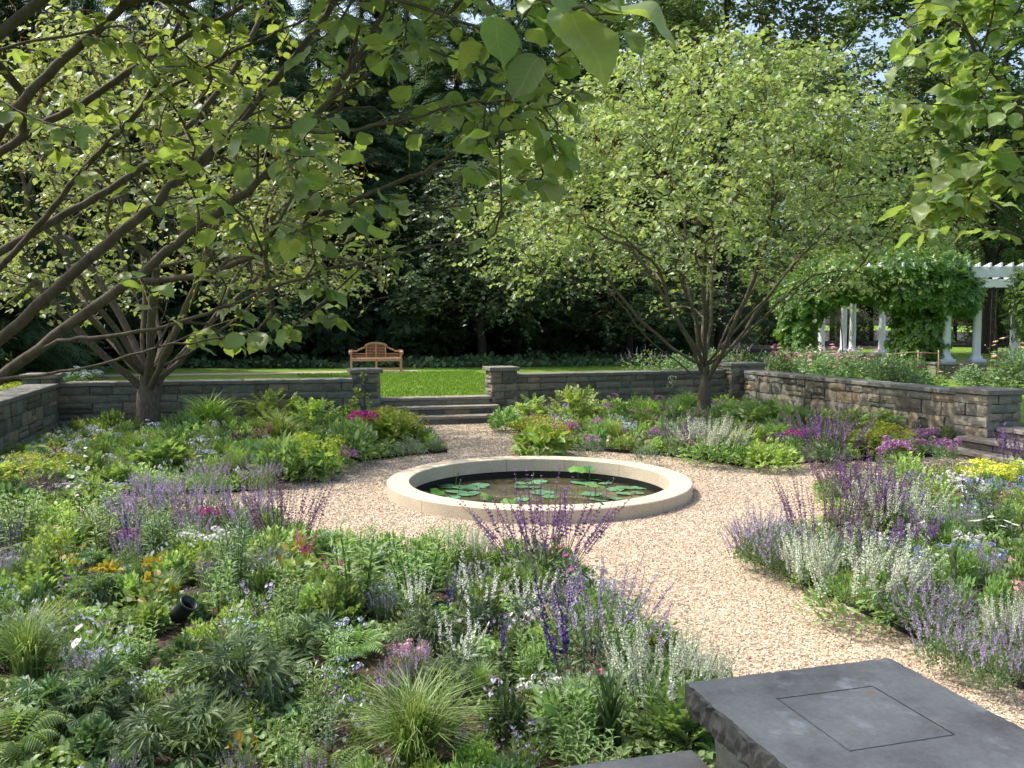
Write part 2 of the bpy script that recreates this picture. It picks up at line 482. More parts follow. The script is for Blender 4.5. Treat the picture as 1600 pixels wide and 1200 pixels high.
def palmate(k=9, w=.068):
    V, F = [(0, 0, 0)], []
    for i in range(k):
        a = math.radians(-110 + 220 * i / (k - 1))
        L = 1 - .25 * abs(i - (k - 1) / 2) / ((k - 1) / 2)
        d = np.array([math.sin(a), math.cos(a)]); p = np.array([d[1], -d[0]])
        b = len(V)
        for q, z in ((d * L * .42 + p * w, .07), (d * L * .42 - p * w, .07), (d * L * .72 + p * w * .8, -.01), (d * L * .72 - p * w * .8, -.01), (d * L, -.17), (d * L * .45, .04)): V.append((q[0], q[1], z))
        F += [(0, b, b + 5), (0, b + 5, b + 1), (b, b + 2, b + 5), (b + 1, b + 5, b + 3), (b + 5, b + 2, b + 4), (b + 5, b + 4, b + 3)]
    return T(V, F)
T_PALM = palmate()
def feather(k=6):
    V, F = [], []
    for i in range(k):
        y = i / k
        for sgn in (-1, 1):
            L = .34 * (1 - .75 * y)
            b = len(V)
            V += [(0, y - .03, 0), (0, y + .08, 0), (sgn * L, y + .20, -.10 - .05 * (i % 2))]
            F.append((b, b + 1, b + 2) if sgn < 0 else (b, b + 2, b + 1))
    b = len(V); V += [(-.02, .7, 0), (.02, .7, 0), (0, 1.1, -.14)]; F.append((b, b + 1, b + 2))
    return T(V, F)
T_FEATHER = feather()
T_COMPOUND = None
def compound():
    V, F = [], []
    def lf(x, y, a, L, w):
        d = np.array([math.sin(a), math.cos(a)]); p = np.array([d[1], -d[0]]); o = np.array([x, y]); b = len(V)
        for q, z in ((o, 0), (o + d * L * .5 + p * w, .03), (o + d * L * .5 - p * w, .03), (o + d * L, -.06)): V.append((q[0], q[1], z))
        F.extend([(b, b + 1, b + 3), (b, b + 3, b + 2)])
    for y, s in ((.25, .30), (.45, .32), (.65, .28)):
        lf(0, y, 1.0, s, .11); lf(0, y, -1.0, s, .11)
    lf(0, .7, 0, .34, .13)
    b = len(V); V.extend([(-.012, 0, 0), (.012, 0, 0), (0, .8, 0)]); F.append((b, b + 1, b + 2))
    return T(V, F)
T_COMPOUND = compound()
T_PETAL = T([(0, 0, 0), (-.45, .6, .12), (0, 1, .05), (.45, .6, .12)], [(0, 2, 1), (0, 3, 2)])
def octa(): 
    return T([(1, 0, 0), (-1, 0, 0), (0, 1, 0), (0, -1, 0), (0, 0, 1), (0, 0, -1)],
             [(0, 2, 4), (2, 1, 4), (1, 3, 4), (3, 0, 4), (2, 0, 5), (1, 2, 5), (3, 1, 5), (0, 3, 5)])
T_OCTA = octa()
def rdir(n, rng, up=0.0):
    d = rng.normal(size=(n, 3)); d[:, 2] += up
    return unit(d)

# ------------------------------------------------------------------ ground, paths, beds
rs = np.random.default_rng(7)
random.seed(5); np.random.seed(5)
LAWN_Z, CAP_Z, PIER_Z, BED_Z = 0.5, 0.97, 1.14, 0.06
UL, UR, VF, VB = -7.05, 7.9, -8.43, 8.5
def rect(u0, u1, v0, v1): return [W(u0, v0), W(u1, v0), W(u1, v1), W(u0, v1)]
def gravel_sheet():
    V, F, n = [], [], 96
    for i in range(n):
        a = 2 * math.pi * i / n; c, s_ = math.cos(a), math.sin(a)
        r = min((UR + .35) / c if c > 1e-6 else (UL - .35) / c if c < -1e-6 else 1e9, (VB + .3) / s_ if s_ > 1e-6 else (VF - .2) / s_ if s_ < -1e-6 else 1e9)
        V += [W(1.86 * c, 1.86 * s_), W(r * c, r * s_)]
    m = len(V)
    V += [W(UL - .35, VF - .2), W(UR + .35, VF - .2), W(UR + .35, VB + .3), W(UL - .35, VB + .3)]
    for i in range(n):
        j = (i + 1) % n
        F += [(2 * i, 2 * i + 1, 2 * j + 1), (2 * i, 2 * j + 1, 2 * j)]
    for k, (u, v) in enumerate(((UL - .35, VF - .2), (UR + .35, VF - .2), (UR + .35, VB + .3), (UL - .35, VB + .3))):
        i = int((math.atan2(v, u) % (2 * math.pi)) / (2 * math.pi) * n); F.append((2 * i + 1, m + k, 2 * ((i + 1) % n) + 1))
    g = Geo(); g.add(V, F)
    struct(obj('gravel_path', g.mesh('gravel_path', ['gravel_ground'])))
gravel_sheet()
for u0, u1, v0, v1 in ((-400, 400, VB + .25, 500), (-400, 400, -60, VF - .6), (-400, UL - .3, VF - .6, VB + .25), (UR + .3, 400, VF - .6, VB + .25)):
    poly_obj('lawn', rect(u0, u1, v0, v1), LAWN_Z - .012, 'lawn_ground')
poly_obj('upper_path', rect(-16, 1.8, 18.35, 19.5), LAWN_Z - .004, 'upper_path')
poly_obj('upper_path', rect(-14, -7.6, 9.6, 12.2), LAWN_Z - .004, 'upper_path')
poly_obj('forest_floor', [at(-1200, 600, 31.5)[:2], at(800, 600, 31.5)[:2], at(1120, 600, 31.5)[:2], at(1130, 600, 44)[:2], at(2300, 600, 48)[:2], (140, 190), (-150, 190)][:0] or
         [(-70, 31.6), (-8, 31.6), (-1, 33.0), (7.0, 36.0), (9.0, 46), (30, 60), (70, 64), (90, 200), (-120, 200)], LAWN_Z - .002, 'forest_soil')

PR = 3.5
def bed_poly(su, sv, ue, ve, umax, vmax):                    # a quarter of the garden less the round gravel court
    pts = []
    a0 = math.asin(ve / PR); a1 = math.acos(ue / PR)
    for i in range(19):
        a = a0 + (a1 - a0) * i / 18
        pts.append((PR * math.cos(a), PR * math.sin(a)))
    pts += [(ue, vmax), (umax, vmax), (umax, ve)]
    return [(su * x, sv * y) for x, y in pts]
BEDS = {'FL': bed_poly(-1, -1, .85, .9, 7.05, 8.42), 'FR': bed_poly(1, -1, .8, .9, 7.9, 8.42),
        'BL': bed_poly(-1, 1, .45, .9, 7.05, 8.0), 'BR': bed_poly(1, 1, 1.5, .9, 7.9, 8.5)}
def in_bed(b, u, v):
    pts = BEDS[b]; c = False; n = len(pts)
    for i in range(n):
        (x1, y1), (x2, y2) = pts[i], pts[i - 1]
        if (y1 > v) != (y2 > v) and u < (x2 - x1) * (v - y1) / (y2 - y1) + x1: c = not c
    return c
def bed_dist(b, u, v):
    pts = BEDS[b]; best = 9
    for i in range(len(pts)):
        a, c = np.array(pts[i]), np.array(pts[i - 1]); d = c - a
        t = np.clip(np.dot([u - a[0], v - a[1]], d) / np.dot(d, d), 0, 1)
        best = min(best, np.hypot(*(a + d * t - [u, v])))
    return best
for b, pts in BEDS.items():
    bm = bmesh.new()
    top = [bm.verts.new(W(u, v, BED_Z)) for u, v in pts]
    f = bm.faces.new(top)
    bm.normal_update()
    if f.normal.z < 0: f.normal_flip()
    n = len(pts)
    low = [bm.verts.new(W(u, v, -.02)) for u, v in pts]
    for i in range(n): bm.faces.new((top[i], top[i - 1], low[i - 1], low[i])).material_index = 1
    bmesh.ops.triangulate(bm, faces=[f])
    me = bpy.data.meshes.new('bed_soil'); bm.to_mesh(me); bm.free()
    me.materials.append(MATS['bed_soil']); me.materials.append(MATS['edging_metal'])
    struct(obj('bed_soil', me))

def in_view(P, pad=40):
    x, y, d = proj(P)
    return (d > .3) & (x > -pad) & (x < 1600 + pad) & (y > -pad) & (y < 1200 + pad)
def pebbles():
    n = 330000
    u = rs.uniform(-7.2, 8, n); v = rs.uniform(-8.3, 8.2, n)
    P = np.stack([OX + u * CU - v * SU, OY + u * SU + v * CU, np.full(n, .004)], -1)
    r = np.hypot(u, v)
    ok = in_view(P) & (r > 1.9)
    path = (r < PR + .12) | ((np.abs(v) < 1.0)) | ((v < 0) & (np.abs(u) < .92)) | ((v > 0) & (u > -.55) & (u < 1.6))
    ok &= path
    Y = P[:, 1]
    ok &= rs.uniform(size=n) < np.clip(1.5 - Y / 16, .15, 1)
    P = P[ok]; n = len(P)
    S = rs.uniform(.0045, .0105, (n, 1)) * rs.uniform(.6, 1.25, (n, 3)) * np.clip(P[:, 1:2] / 8, .9, 1.6); S[:, 2] *= .75
    g = Geo()
    g.scatter(T_OCTA, P, frames(rdir(n, rs), rdir(n, rs)), S, 0, rs.uniform(size=n))
    o = obj('gravel', g.mesh('gravel', ['pebble'])); struct(o, 'stuff')
    print('pebbles', n)
pebbles()
def chips():
    n = 26000
    u = rs.uniform(-7, 7.8, n); v = rs.uniform(-8.4, -1, n)
    P = np.stack([OX + u * CU - v * SU, OY + u * SU + v * CU, rs.uniform(BED_Z, BED_Z + .012, n)], -1)
    ok = in_view(P) & (np.hypot(u, v) > PR + .03) & (np.where(u < 0, -u, u) > .86) & (v < -.95)
    P = P[ok]; n = len(P)
    g = Geo()
    d = rdir(n, rs); d[:, 2] *= .35; nn = rs.normal(size=(n, 3)) * .35; nn[:, 2] += 1
    g.scatter(T_OCTA, P, frames(d, nn), np.stack([rs.uniform(.005, .009, n), rs.uniform(.01, .024, n), rs.uniform(.002, .004, n)], -1), 0, rs.uniform(size=n))
    struct(obj('mulch', g.mesh('mulch', ['bark_chip'])), 'stuff')
chips()
def litter():
    n = 900
    r = np.random.default_rng(14); b = r.choice(['FL', 'FR', 'BL', 'BR'], n); P = []
    for k in b:
        pts = BEDS[k]; i = r.integers(len(pts)); a, c = np.array(pts[i - 1]), np.array(pts[i]); q = a + (c - a) * r.uniform()
        cen = np.array([np.sign(q[0]) * 3.5, np.sign(q[1]) * 3.5]); q = q + unit(q - cen) * abs(r.normal()) * .3 * (1 if np.hypot(*q) < 4.5 else .4) - np.array([np.sign(q[0]) * abs(r.normal()) * .15, 0]) * (np.hypot(*q) > 3.6)
        P.append(W(q[0], q[1], .016))
    P = np.array(P); nn = r.normal(size=(n, 3)) * .4 + [0, 0, 1]; d = rdir(n, r); d[:, 2] *= .2
    g = Geo(); g.scatter(T_OVATE, P, frames(d, nn), np.stack([r.uniform(.008, .03, n)] * 3, -1), r.integers(0, 3, 1)[0], r.uniform(size=n))
    struct(obj('leaf_litter', g.mesh('leaf_litter', ['leaf_bronze', 'bark_chip', 'leaf_mid'])), 'stuff')
litter()
def lawn_blades():
    n = 26000
    u = rs.uniform(-2.2, 3.5, n); v = rs.uniform(8.6, 18.3, n)
    P = np.stack([OX + u * CU - v * SU, OY + u * SU + v * CU, np.full(n, LAWN_Z - .015)], -1)
    ok = in_view(P); P = P[ok]; n = len(P)
    d = rs.normal(size=(n, 3)) * .35; d[:, 2] = 1
    g = Geo()
    g.scatter(T_LANCE, P, frames(d, rdir(n, rs)), np.stack([rs.uniform(.012, .03, n), rs.uniform(.035, .07, n), np.full(n, .03)], -1), 0, rs.uniform(size=n))
    struct(obj('grass', g.mesh('grass', ['grass_blade'])), 'stuff')
lawn_blades()

# ------------------------------------------------------------------ stone walls and piers
def stone_mesh(seed):
    r = np.random.default_rng(seed)
    nx, nz = 5, 4
    V, F = [], []
    for j in range(nz):
        for i in range(nx):
            x, z = -.5 + i / (nx - 1), -.5 + j / (nz - 1)
            edge = i in (0, nx - 1) or j in (0, nz - 1)
            V.append((x + r.uniform(-.02, .02), -.5 + (r.uniform(.10, .22) if edge else r.uniform(-.16, .10)), z + r.uniform(-.035, .035)))
    for j in range(nz - 1):
        for i in range(nx - 1):
            a = j * nx + i
            if (i + j + seed) % 2: F += [(a, a + 1, a + nx + 1), (a, a + nx + 1, a + nx)]
            else: F += [(a, a + 1, a + nx), (a + 1, a + nx + 1, a + nx)]
    ring = list(range(nx)) + [j * nx + nx - 1 for j in range(1, nz)] + [(nz - 1) * nx + i for i in range(nx - 2, -1, -1)] + [j * nx for j in range(nz - 2, 0, -1)]
    b0 = len(V)
    for k in ring: V.append((V[k][0] * 1.02, .5, V[k][2] * 1.02))
    for k in range(len(ring)):
        a, c = ring[k], ring[(k + 1) % len(ring)]
        d, e = b0 + k, b0 + (k + 1) % len(ring)
        F += [(a, d, e), (a, e, c)]
    g = Geo(); g.add(V, F, 0)
    return g.mesh('stone', ['wall_stone'])
STONES = [stone_mesh(i) for i in range(10)]
def stone_face(parent, P0, t, nrm, L, z0, z1, rng, hmin=.14, hmax=.27, wmin=.22, wmax=.72, depth=.075, relief=.05):
    t, nrm = np.asarray(t, float), np.asarray(nrm, float)
    R = np.stack([t, -nrm, np.array([0, 0, 1.])], -1)
    base = np.array(parent.location)
    z = z0; k = 0
    hs = []
    while z < z1 - .04:
        h = rng.uniform(hmin, hmax)
        if z1 - z - h < hmin * .75: h = z1 - z
        hs.append((z, h)); z += h
    for z, h in hs:
        x = 0.0
        while x < L - .02:
            w = rng.uniform(wmin, wmax)
            if L - x - w < wmin * .8: w = L - x
            parts = [(z, h)]
            if h > .18 and w > .2 and rng.random() < .33:
                s = h * rng.uniform(.38, .62); parts = [(z, s), (z + s, h - s)]
            for zz, hh in parts:
                gap = rng.uniform(.008, .016)
                d = depth + rng.uniform(-.012, relief * .6)
                c = np.asarray(P0) + t * (x + w / 2) + nrm * (d / 2 - depth * .5) + np.array([0, 0, zz + hh / 2])
                o = obj('stone', STONES[rng.integers(len(STONES))], parent)
                tw = rng.normal() * .012 * min(1, .3 / w)
                R2 = R @ np.array([[math.cos(tw), 0, -math.sin(tw)], [0, 1, 0], [math.sin(tw), 0, math.cos(tw)]])
                flip = rng.random() < .5
                if flip: R2 = R2 @ np.diag([-1, 1, -1])
                o.matrix_basis = M4(R2, c - base, (w - gap, d, hh - gap)); k += 1
            x += w
    return k
def core(parent, P0, t, nrm, L, thick, z0, z1):
    t, nrm = np.asarray(t, float), np.asarray(nrm, float)
    g = Geo()
    c = np.asarray(P0) + t * L / 2 - nrm * (thick / 2 + .012)
    c = np.array([c[0], c[1], (z0 + z1) / 2]) - np.array(parent.location)
    g.box(c, (L / 2, thick / 2, (z1 - z0) / 2), np.stack([t, -nrm, np.array([0, 0, 1.])], -1))
    obj('mortar_core', g.mesh('mortar_core', ['mortar']), parent)
def wall(label, A, B, thick, flip, seed, mat='cap_stone'):
    rng = np.random.default_rng(seed)
    A, B = np.array([*A[:2], 0.]), np.array([*B[:2], 0.])
    L = np.linalg.norm(B - A); t = (B - A) / L
    nrm = np.cross(t, [0, 0, 1.]) * (1 if not flip else -1)  # outward face
    if flip: A, t = B, -t; nrm = np.cross(t, [0, 0, 1.])
    o = thing('stone_wall', label, 'wall', A)
    core(o, A, t, nrm, L, thick, -.05, CAP_Z - .075)
    stone_face(o, A, t, nrm, L, .0, CAP_Z - .075, rng)
    x = 0.0
    R = np.stack([t, -nrm, np.array([0, 0, 1.])], -1)
    while x < L - .05:
        w = min(rng.uniform(.95, 1.45), L - x)
        if L - x - w < .4: w = L - x
        me = bevbox('capstone', w - .008, thick + .13, .075, .01, (mat,), .004, 3, rng)
        c = A + t * (x + w / 2) - nrm * (thick / 2) + np.array([0, 0, CAP_Z - .0375])
        obj('capstone', me, o, mat=M4(R, c - A)); x += w
    return o
# photo-measured ends of the walls, on the garden plan
wall('low grey stone wall with flat coping left of the far steps, behind the left tree', W(-7.15, 7.98), W(-1.52, 7.72), .42, False, 11)
wall('long grey stone wall with flat coping between the far steps and the right corner pier', W(2.1, 8.33), W(7.95, 8.75), .42, False, 12)
wall('sunlit stone wall with dark coping running from the corner pier to the right side steps', W(7.86, 8.3), W(8.0, 1.25), .42, False, 13)
wall('shaded stone wall with flat coping along the left edge of the garden', W(-7.05, .6), W(-7.05, 7.75), .42, False, 14)

def pier(label, u0, u1, v0, v1, top, seed, faces='flr', capmat='cap_stone', over=.05, capt=.085, z0=0.0, cap=True):
    rng = np.random.default_rng(seed)
    c = W((u0 + u1) / 2, (v0 + v1) / 2)
    o = thing('stone_pier', label, 'pier', c)
    e1, e2 = np.array([CU, SU, 0]), np.array([-SU, CU, 0])
    g = Geo(); g.box((0, 0, (top - capt + z0) / 2), ((u1 - u0) / 2 - .05, (v1 - v0) / 2 - .05, (top - capt - z0) / 2), np.stack([e1, e2, np.array([0, 0, 1.])], -1))
    obj('mortar_core', g.mesh('mortar_core', ['mortar']), o)
    kw = dict(hmin=.13, hmax=.2, wmin=.2, wmax=.38, relief=.05)
    if 'f' in faces: stone_face(o, W(u0, v0 + .035), e1, -e2, u1 - u0, z0, top - capt, rng, **kw)
    if 'l' in faces: stone_face(o, W(u0 + .035, v1), -e2, -e1, v1 - v0, z0, top - capt, rng, **kw)
    if 'r' in faces: stone_face(o, W(u1 - .035, v0), e2, e1, v1 - v0, z0, top - capt, rng, **kw)
    if 'b' in faces: stone_face(o, W(u1, v1 - .035), -e1, e2, u1 - u0, z0, top - capt, rng, **kw)
    if cap:
        me = bevbox('capstone', u1 - u0 + 2 * over, v1 - v0 + 2 * over, capt, .012, (capmat,), .006, 6, rng)
        obj('capstone', me, o, mat=M4(np.stack([e1, e2, np.array([0, 0, 1.])], -1), (0, 0, top - capt / 2)))
    return o
pier('stone gate pier left of the far steps with a climber in front', -1.50, -.92, 8.05, 8.65, PIER_Z, 21)
pier('stone gate pier right of the far steps, its left side in bright sun', 1.52, 2.1, 8.15, 8.73, PIER_Z, 22)
pier('small stone corner pier with wide cap at the left end of the far wall', -7.62, -7.05, 7.85, 8.5, PIER_Z, 23)
pier('low stone corner pier where the far and right walls meet', 7.55, 8.45, 8.42, 9.1, PIER_Z, 24)
pier('rough sunlit stone pier beside the right side steps', 7.46, 8.12, .55, 1.25, 1.07, 25, 'fl')

def steps(label, seed, boxes):
    rng = np.random.default_rng(seed)
    o = thing('stone_steps', label, 'steps', W(*boxes[0][:2]))
    e = np.stack([np.array([CU, SU, 0]), np.array([-SU, CU, 0]), np.array([0, 0, 1.])], -1)
    base = np.array(o.location)
    for (u0, v0, u1, v1, zt, axis, riser) in boxes:
        n = max(1, round((u1 - u0 if axis == 'u' else v1 - v0) / 1.25))
        for i in range(n):
            if axis == 'u': a, b, c_, d = u0 + (u1 - u0) * i / n, u0 + (u1 - u0) * (i + 1) / n, v0, v1
            else: a, b, c_, d = u0, u1, v0 + (v1 - v0) * i / n, v0 + (v1 - v0) * (i + 1) / n
            me = bevbox('tread', b - a - .006, d - c_ - .006, .06, .008, ('tread_stone',), .005, 4, rng)
            obj('tread', me, o, mat=M4(e, W((a + b) / 2, (c_ + d) / 2, zt - .03) - base))
        if axis == 'u': stone_face(o, W(u0 + .02, v0 + .07), e[:, 0], -e[:, 1], u1 - u0 - .04, zt - .2, zt - .06, rng, .15, .2, .3, .8, .06, .02)
        else: stone_face(o, W(u0 + .07, v1 - .02), -e[:, 1], -e[:, 0], v1 - v0 - .04, zt - .2, zt - .06, rng, .15, .2, .3, .8, .06, .02)
        g = Geo(); g.box(W((u0 + u1) / 2, (v0 + v1) / 2, (zt - .3) / 2 - .01) - base + np.array([0, 0, .12]), ((u1 - u0) / 2 - .06, (v1 - v0) / 2 - .06, max(.05, (zt - .1) / 2)), e)
        obj('step_core', g.mesh('step_core', ['mortar']), o)
steps('three broad stone steps up to the far lawn between two piers', 31,
      [(-.75, 7.42, 1.62, 7.9, .165, 'u', 1), (-.88, 7.82, 1.62, 8.25, .335, 'u', 1), (-.93, 8.17, 1.53, 8.62, .505, 'u', 1)])
steps('sunlit stone steps climbing from the gravel at the right edge beside the rough pier', 32,
      [(6.95, -1.2, 7.42, 1.06, .15, 'v', 1), (7.22, -1.2, 7.75, .92, .32, 'v', 1), (7.6, -1.2, 8.1, .52, .49, 'v', 1)])

# near pier under the big bluestone slab, at the photographer's side
NZ = 1.14
PU0, PU1, PV1, PV0 = -2.295, -1.64, -8.432, -9.09
def near_pier():
    o = pier('dark stone gate pier topped by the big grey bluestone slab in the near right foreground', PU0 + .075, PU1 - .06, PV0 + .06, PV1 - .06, NZ - .0, 41, 'flrb', over=0, cap=False, capt=.09)
    base = np.array(o.location)
    rng = np.random.default_rng(4)
    gu0, gu1, gv1, gv0 = -2.113, -1.822, -8.592, -8.885
    gw = .0045
    N = 44
    V, F, M = [], [], []
    def P(u, v, z): V.append(W(u, v, z) - base); return len(V) - 1
    cs = [(PU0, PV1), (PU1, PV1), (PU1, PV0), (PU0, PV0)]
    gs = [(gu0, gv1), (gu1, gv1), (gu1, gv0), (gu0, gv0)]
    rough = [0.002, .003, .003, .005]
    outs, ins = [], []
    for k in range(4):
        a, b, ga, gb = cs[k], cs[(k + 1) % 4], gs[k], gs[(k + 1) % 4]
        for i in range(N):
            t = i / N
            u, v = a[0] + (b[0] - a[0]) * t, a[1] + (b[1] - a[1]) * t
            outs.append((u, v, k, t)); ins.append((ga[0] + (gb[0] - ga[0]) * t + rng.normal() * .0006, ga[1] + (gb[1] - ga[1]) * t + rng.normal() * .0006))
    n = len(outs); cu, cv = (PU0 + PU1) / 2, (PV0 + PV1) / 2
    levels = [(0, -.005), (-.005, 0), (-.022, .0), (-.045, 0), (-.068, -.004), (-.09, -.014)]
    rows = []
    for li, (dz, inset) in enumerate(levels):
        row = []
        for (u, v, k, t) in outs:
            j = rng.normal() * rough[k] * (.5 if li == 0 else 1)
            du, dv = [(0, 1), (1, 0), (0, -1), (-1, 0)][k]
            ins_ = inset * (1.4 if k == 3 else 1); eu, ev = du * (j + ins_), dv * (j + ins_)
            if t == 0:                                       # corners move with both of their sides, and are a little worn
                pu, pv = [(0, 1), (1, 0), (0, -1), (-1, 0)][(k - 1) % 4]
                eu, ev = (du + pu) * (inset - .004), (dv + pv) * (inset - .004)
            row.append(P(u + eu, v + ev, NZ + dz))
        rows.append(row)
    inner = [P(u, v, NZ) for u, v in ins]
    gc = ((gu0 + gu1) / 2, (gv0 + gv1) / 2)
    def shrink(u, v, w): return u + w * np.sign(gc[0] - u) * (abs(gc[0] - u) > .14), v + w * np.sign(gc[1] - v) * (abs(gc[1] - v) > .14)
    bot = [P(u, v, NZ - .0025) for u, v in ins]
    bot2 = [P(*shrink(u, v, gw), NZ - .0025) for u, v in ins]
    def strip(r0, r1, m):
        for i in range(n):
            j = (i + 1) % n
            F.extend([(r0[i], r0[j], r1[j]), (r0[i], r1[j], r1[i])]); M.extend([m, m])
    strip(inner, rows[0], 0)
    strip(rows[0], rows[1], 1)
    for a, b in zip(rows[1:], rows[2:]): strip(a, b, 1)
    strip(bot, inner, 2); strip(bot2, bot, 2)
    g = Geo(); g.add(V, F, M)
    me = g.mesh('capstone', ['bluestone', 'bluestone_edge', 'groove_dark'])
    bm = bmesh.new(); bm.from_mesh(me); bmesh.ops.recalc_face_normals(bm, faces=bm.faces[:]); bm.to_mesh(me); bm.free()
    c = obj('capstone', me, o); c['label'] = 'thick grey bluestone slab with rough split edges'
    g = Geo()
    V = [W(u, v, NZ + dz) - base for dz in (0, -.02) for u, v in ((gu0 + gw, gv0 + gw), (gu1 - gw, gv0 + gw), (gu1 - gw, gv1 - gw), (gu0 + gw, gv1 - gw))]
    g.add(V, [(0, 1, 2), (0, 2, 3), (0, 4, 5), (0, 5, 1), (1, 5, 6), (1, 6, 2), (2, 6, 7), (2, 7, 3), (3, 7, 4), (3, 4, 0)])
    p = obj('inset_panel', g.mesh('inset_panel', ['bluestone']), o); p['label'] = 'square panel set flush in the slab with an orange lichen spot'
near_pier()
wall('near stone wall with grey bluestone coping running left from the slab at the bottom edge', W(PU0 + .02, -8.52), W(-7.0, -8.52), .42, False, 42, 'bluestone')

# ------------------------------------------------------------------ pond
def pond():
    o = thing('garden_pond', 'round pond with pale limestone rim in the middle of the gravel court', 'pond', (OX, OY, 0))
    RO, RI, n = 1.9, 1.625, 12
    for k in range(n):
        a0 = math.radians(90 + 15 + 30 * k) + .0015; a1 = a0 + math.radians(30) - .003
        prof = [(RI, -.03), (RI, .14), (RI + .010, .15), (RO - .010, .15), (RO, .14), (RO, -.03)]
        V, F = [], []
        S = 14; m = len(prof)
        for i in range(S + 1):
            a = a0 + (a1 - a0) * i / S
            for r, z in prof: V.append((r * math.cos(a), r * math.sin(a), z))
        for i in range(S):
            for j in range(m - 1):
                p = i * m + j
                F += [(p, p + 1, p + m + 1), (p, p + m + 1, p + m)]
        for e, s in ((0, 1), (S * m, -1)):
            for j in range(1, m - 1): F.append((e, e + j, e + j + 1) if s < 0 else (e, e + j + 1, e + j))
        g = Geo(); g.add(V, F)
        me = g.mesh('rim_stone', ['rim_stone'])
        bm = bmesh.new(); bm.from_mesh(me); bmesh.ops.recalc_face_normals(bm, faces=bm.faces[:]); bm.to_mesh(me); bm.free()
        obj('rim_stone', me, o)
    g = Geo(); g.lathe([(RI - .004, -.028), (RI - .004, -.6)], 64)
    g.lathe([(RI + .02, -.045), (RI - .004, -.028)], 64)
    obj('pond_liner', g.mesh('pond_liner', ['liner']), o)
    g = Geo(); k = 72; th = np.arange(k) * 2 * np.pi / k
    V = [(0, 0, 0)] + [((RI - .003) * math.cos(a), (RI - .003) * math.sin(a), 0) for a in th]
    g.add(V, [(0, 1 + i, 1 + (i + 1) % k) for i in range(k)])
    w = obj('pond_water', g.mesh('pond_water', ['pond_water']), None, (OX, OY, -.125)); struct(w)
    # floating pads, each a thing
    rng = np.random.default_rng(3)
    pads = []
    for s in range(4):
        V, F = [(0, 0, .0)], []
        kk = 18; notch = .35
        for i in range(kk + 1):
            a = notch / 2 + (2 * np.pi - notch) * i / kk
            rr = 1 + rng.normal() * .03
            V.append((rr * math.cos(a), rr * math.sin(a), .03 + rng.normal() * .025))
        F = [(0, i, i + 1) for i in range(1, kk + 1)]
        g = Geo(); g.add(V, F, 0, rng.uniform(size=len(F)) * .4 + .3)
        pads.append(g.mesh('lily_pad', ['lily_pad_leaf']))
    spots = [(672, 772, 22), (700, 760, 26), (712, 768, 24), (722, 762, 22), (735, 763, 20), (748, 759, 24), (706, 777, 20), (730, 772, 22), (744, 770, 17), (819, 755, 20), (842, 753, 20), (818, 761, 22), (836, 761, 14), (848, 770, 26),
             (905, 754, 20), (934, 748, 24), (918, 755, 22), (945, 755, 16), (962, 764, 22), (978, 762, 22), (975, 771, 18), (1000, 762, 20), (996, 770, 16), (925, 772, 24), (936, 780, 22), (948, 778, 18), (962, 779, 14), (860, 776, 18), (815, 780, 18)]
    where = {0: 'among the front left cluster', 1: 'by the two tall lotus leaves', 2: 'in the middle of the pond', 3: 'in the front right cluster'}
    for px, py, w in spots:
        p = on(px, py, -.115); ppm = FPX / p[1]
        reg = 0 if px < 770 else 2 if px < 890 else 1 if py < 760 else 3
        q = obj('lily_pad', pads[rng.integers(4)], None, p)
        q.scale = (w / ppm * .7,) * 3; q.rotation_euler = (rng.normal() * .04, rng.normal() * .04, rng.uniform(0, 6.28))
        tag(q, 'round green lily pad floating on the pond ' + where[reg], 'lily pad', 'lily pads ' + where[reg])
    def lotus(label, px, py, base_py, rad, tilt, az, curl):
        b = on(px, base_py, -.12); h = (base_py - py) * b[1] / FPX
        t = thing('lotus_leaf', label, 'lotus leaf', b)
        g = Geo(); V, F = [(0, 0, -.18 * curl)], []
        for ring, rr in enumerate((.45, 1.0)):
            for i in range(20):
                a = i / 20 * 2 * np.pi
                V.append((rr * math.cos(a), rr * math.sin(a), (rr ** 2 - .2) * .25 * curl + (.10 * math.sin(5 * a + px) if ring else 0)))
        for i in range(20):
            j = (i + 1) % 20
            F += [(0, 1 + i, 1 + j), (1 + i, 21 + i, 21 + j), (1 + i, 21 + j, 1 + j)]
        V = np.array(V) * rad
        c, s = math.cos(tilt), math.sin(tilt)
        V = V @ np.array([[1, 0, 0], [0, c, -s], [0, s, c]]).T
        c, s = math.cos(az), math.sin(az)
        V = V @ np.array([[c, -s, 0], [s, c, 0], [0, 0, 1]]).T + np.array([0, 0, h])
        g.add(V, F, 0, np.full(len(F), .35 if curl > 0 else .8), True)
        obj('leaf', g.mesh('leaf', ['lotus']), t)
        g = Geo(); g.tube([(0.01, 0, -.05), (0, 0, h * .5), (0, 0, h * .98)], .006, 5)
        obj('stem', g.mesh('stem', ['stem']), t)
    lotus('large green lotus leaf held high on a stem at the back of the pond', 903, 731, 751, .15, .12, 0, -.7)
    lotus('smaller lime lotus leaf standing just right of the tallest lotus leaf', 921, 733, 752, .085, .25, .8, 1.1)
    lotus('bright lime wavy lotus leaf below the tall lotus leaves', 930, 757, 778, .125, .15, 2.2, -.8)
    lotus('folded bright green lotus leaf at the front left of the pond', 763, 775, 784, .11, .5, 1.1, -1.2)
    lotus('yellow green lotus leaf behind the purple salvia at the pond front', 797, 784, 790, .12, .3, .4, -.8)
    lotus('pale green rolled lotus leaf at the left inside the pond rim', 683, 770, 776, .1, .6, 2.6, 1.0)
    g = Geo(); n = 260
    a = rng.uniform(0, 6.28, n); r = 1.5 * np.sqrt(rng.uniform(size=n))
    cx = rng.choice([0, .1, .35, -.5], n); 
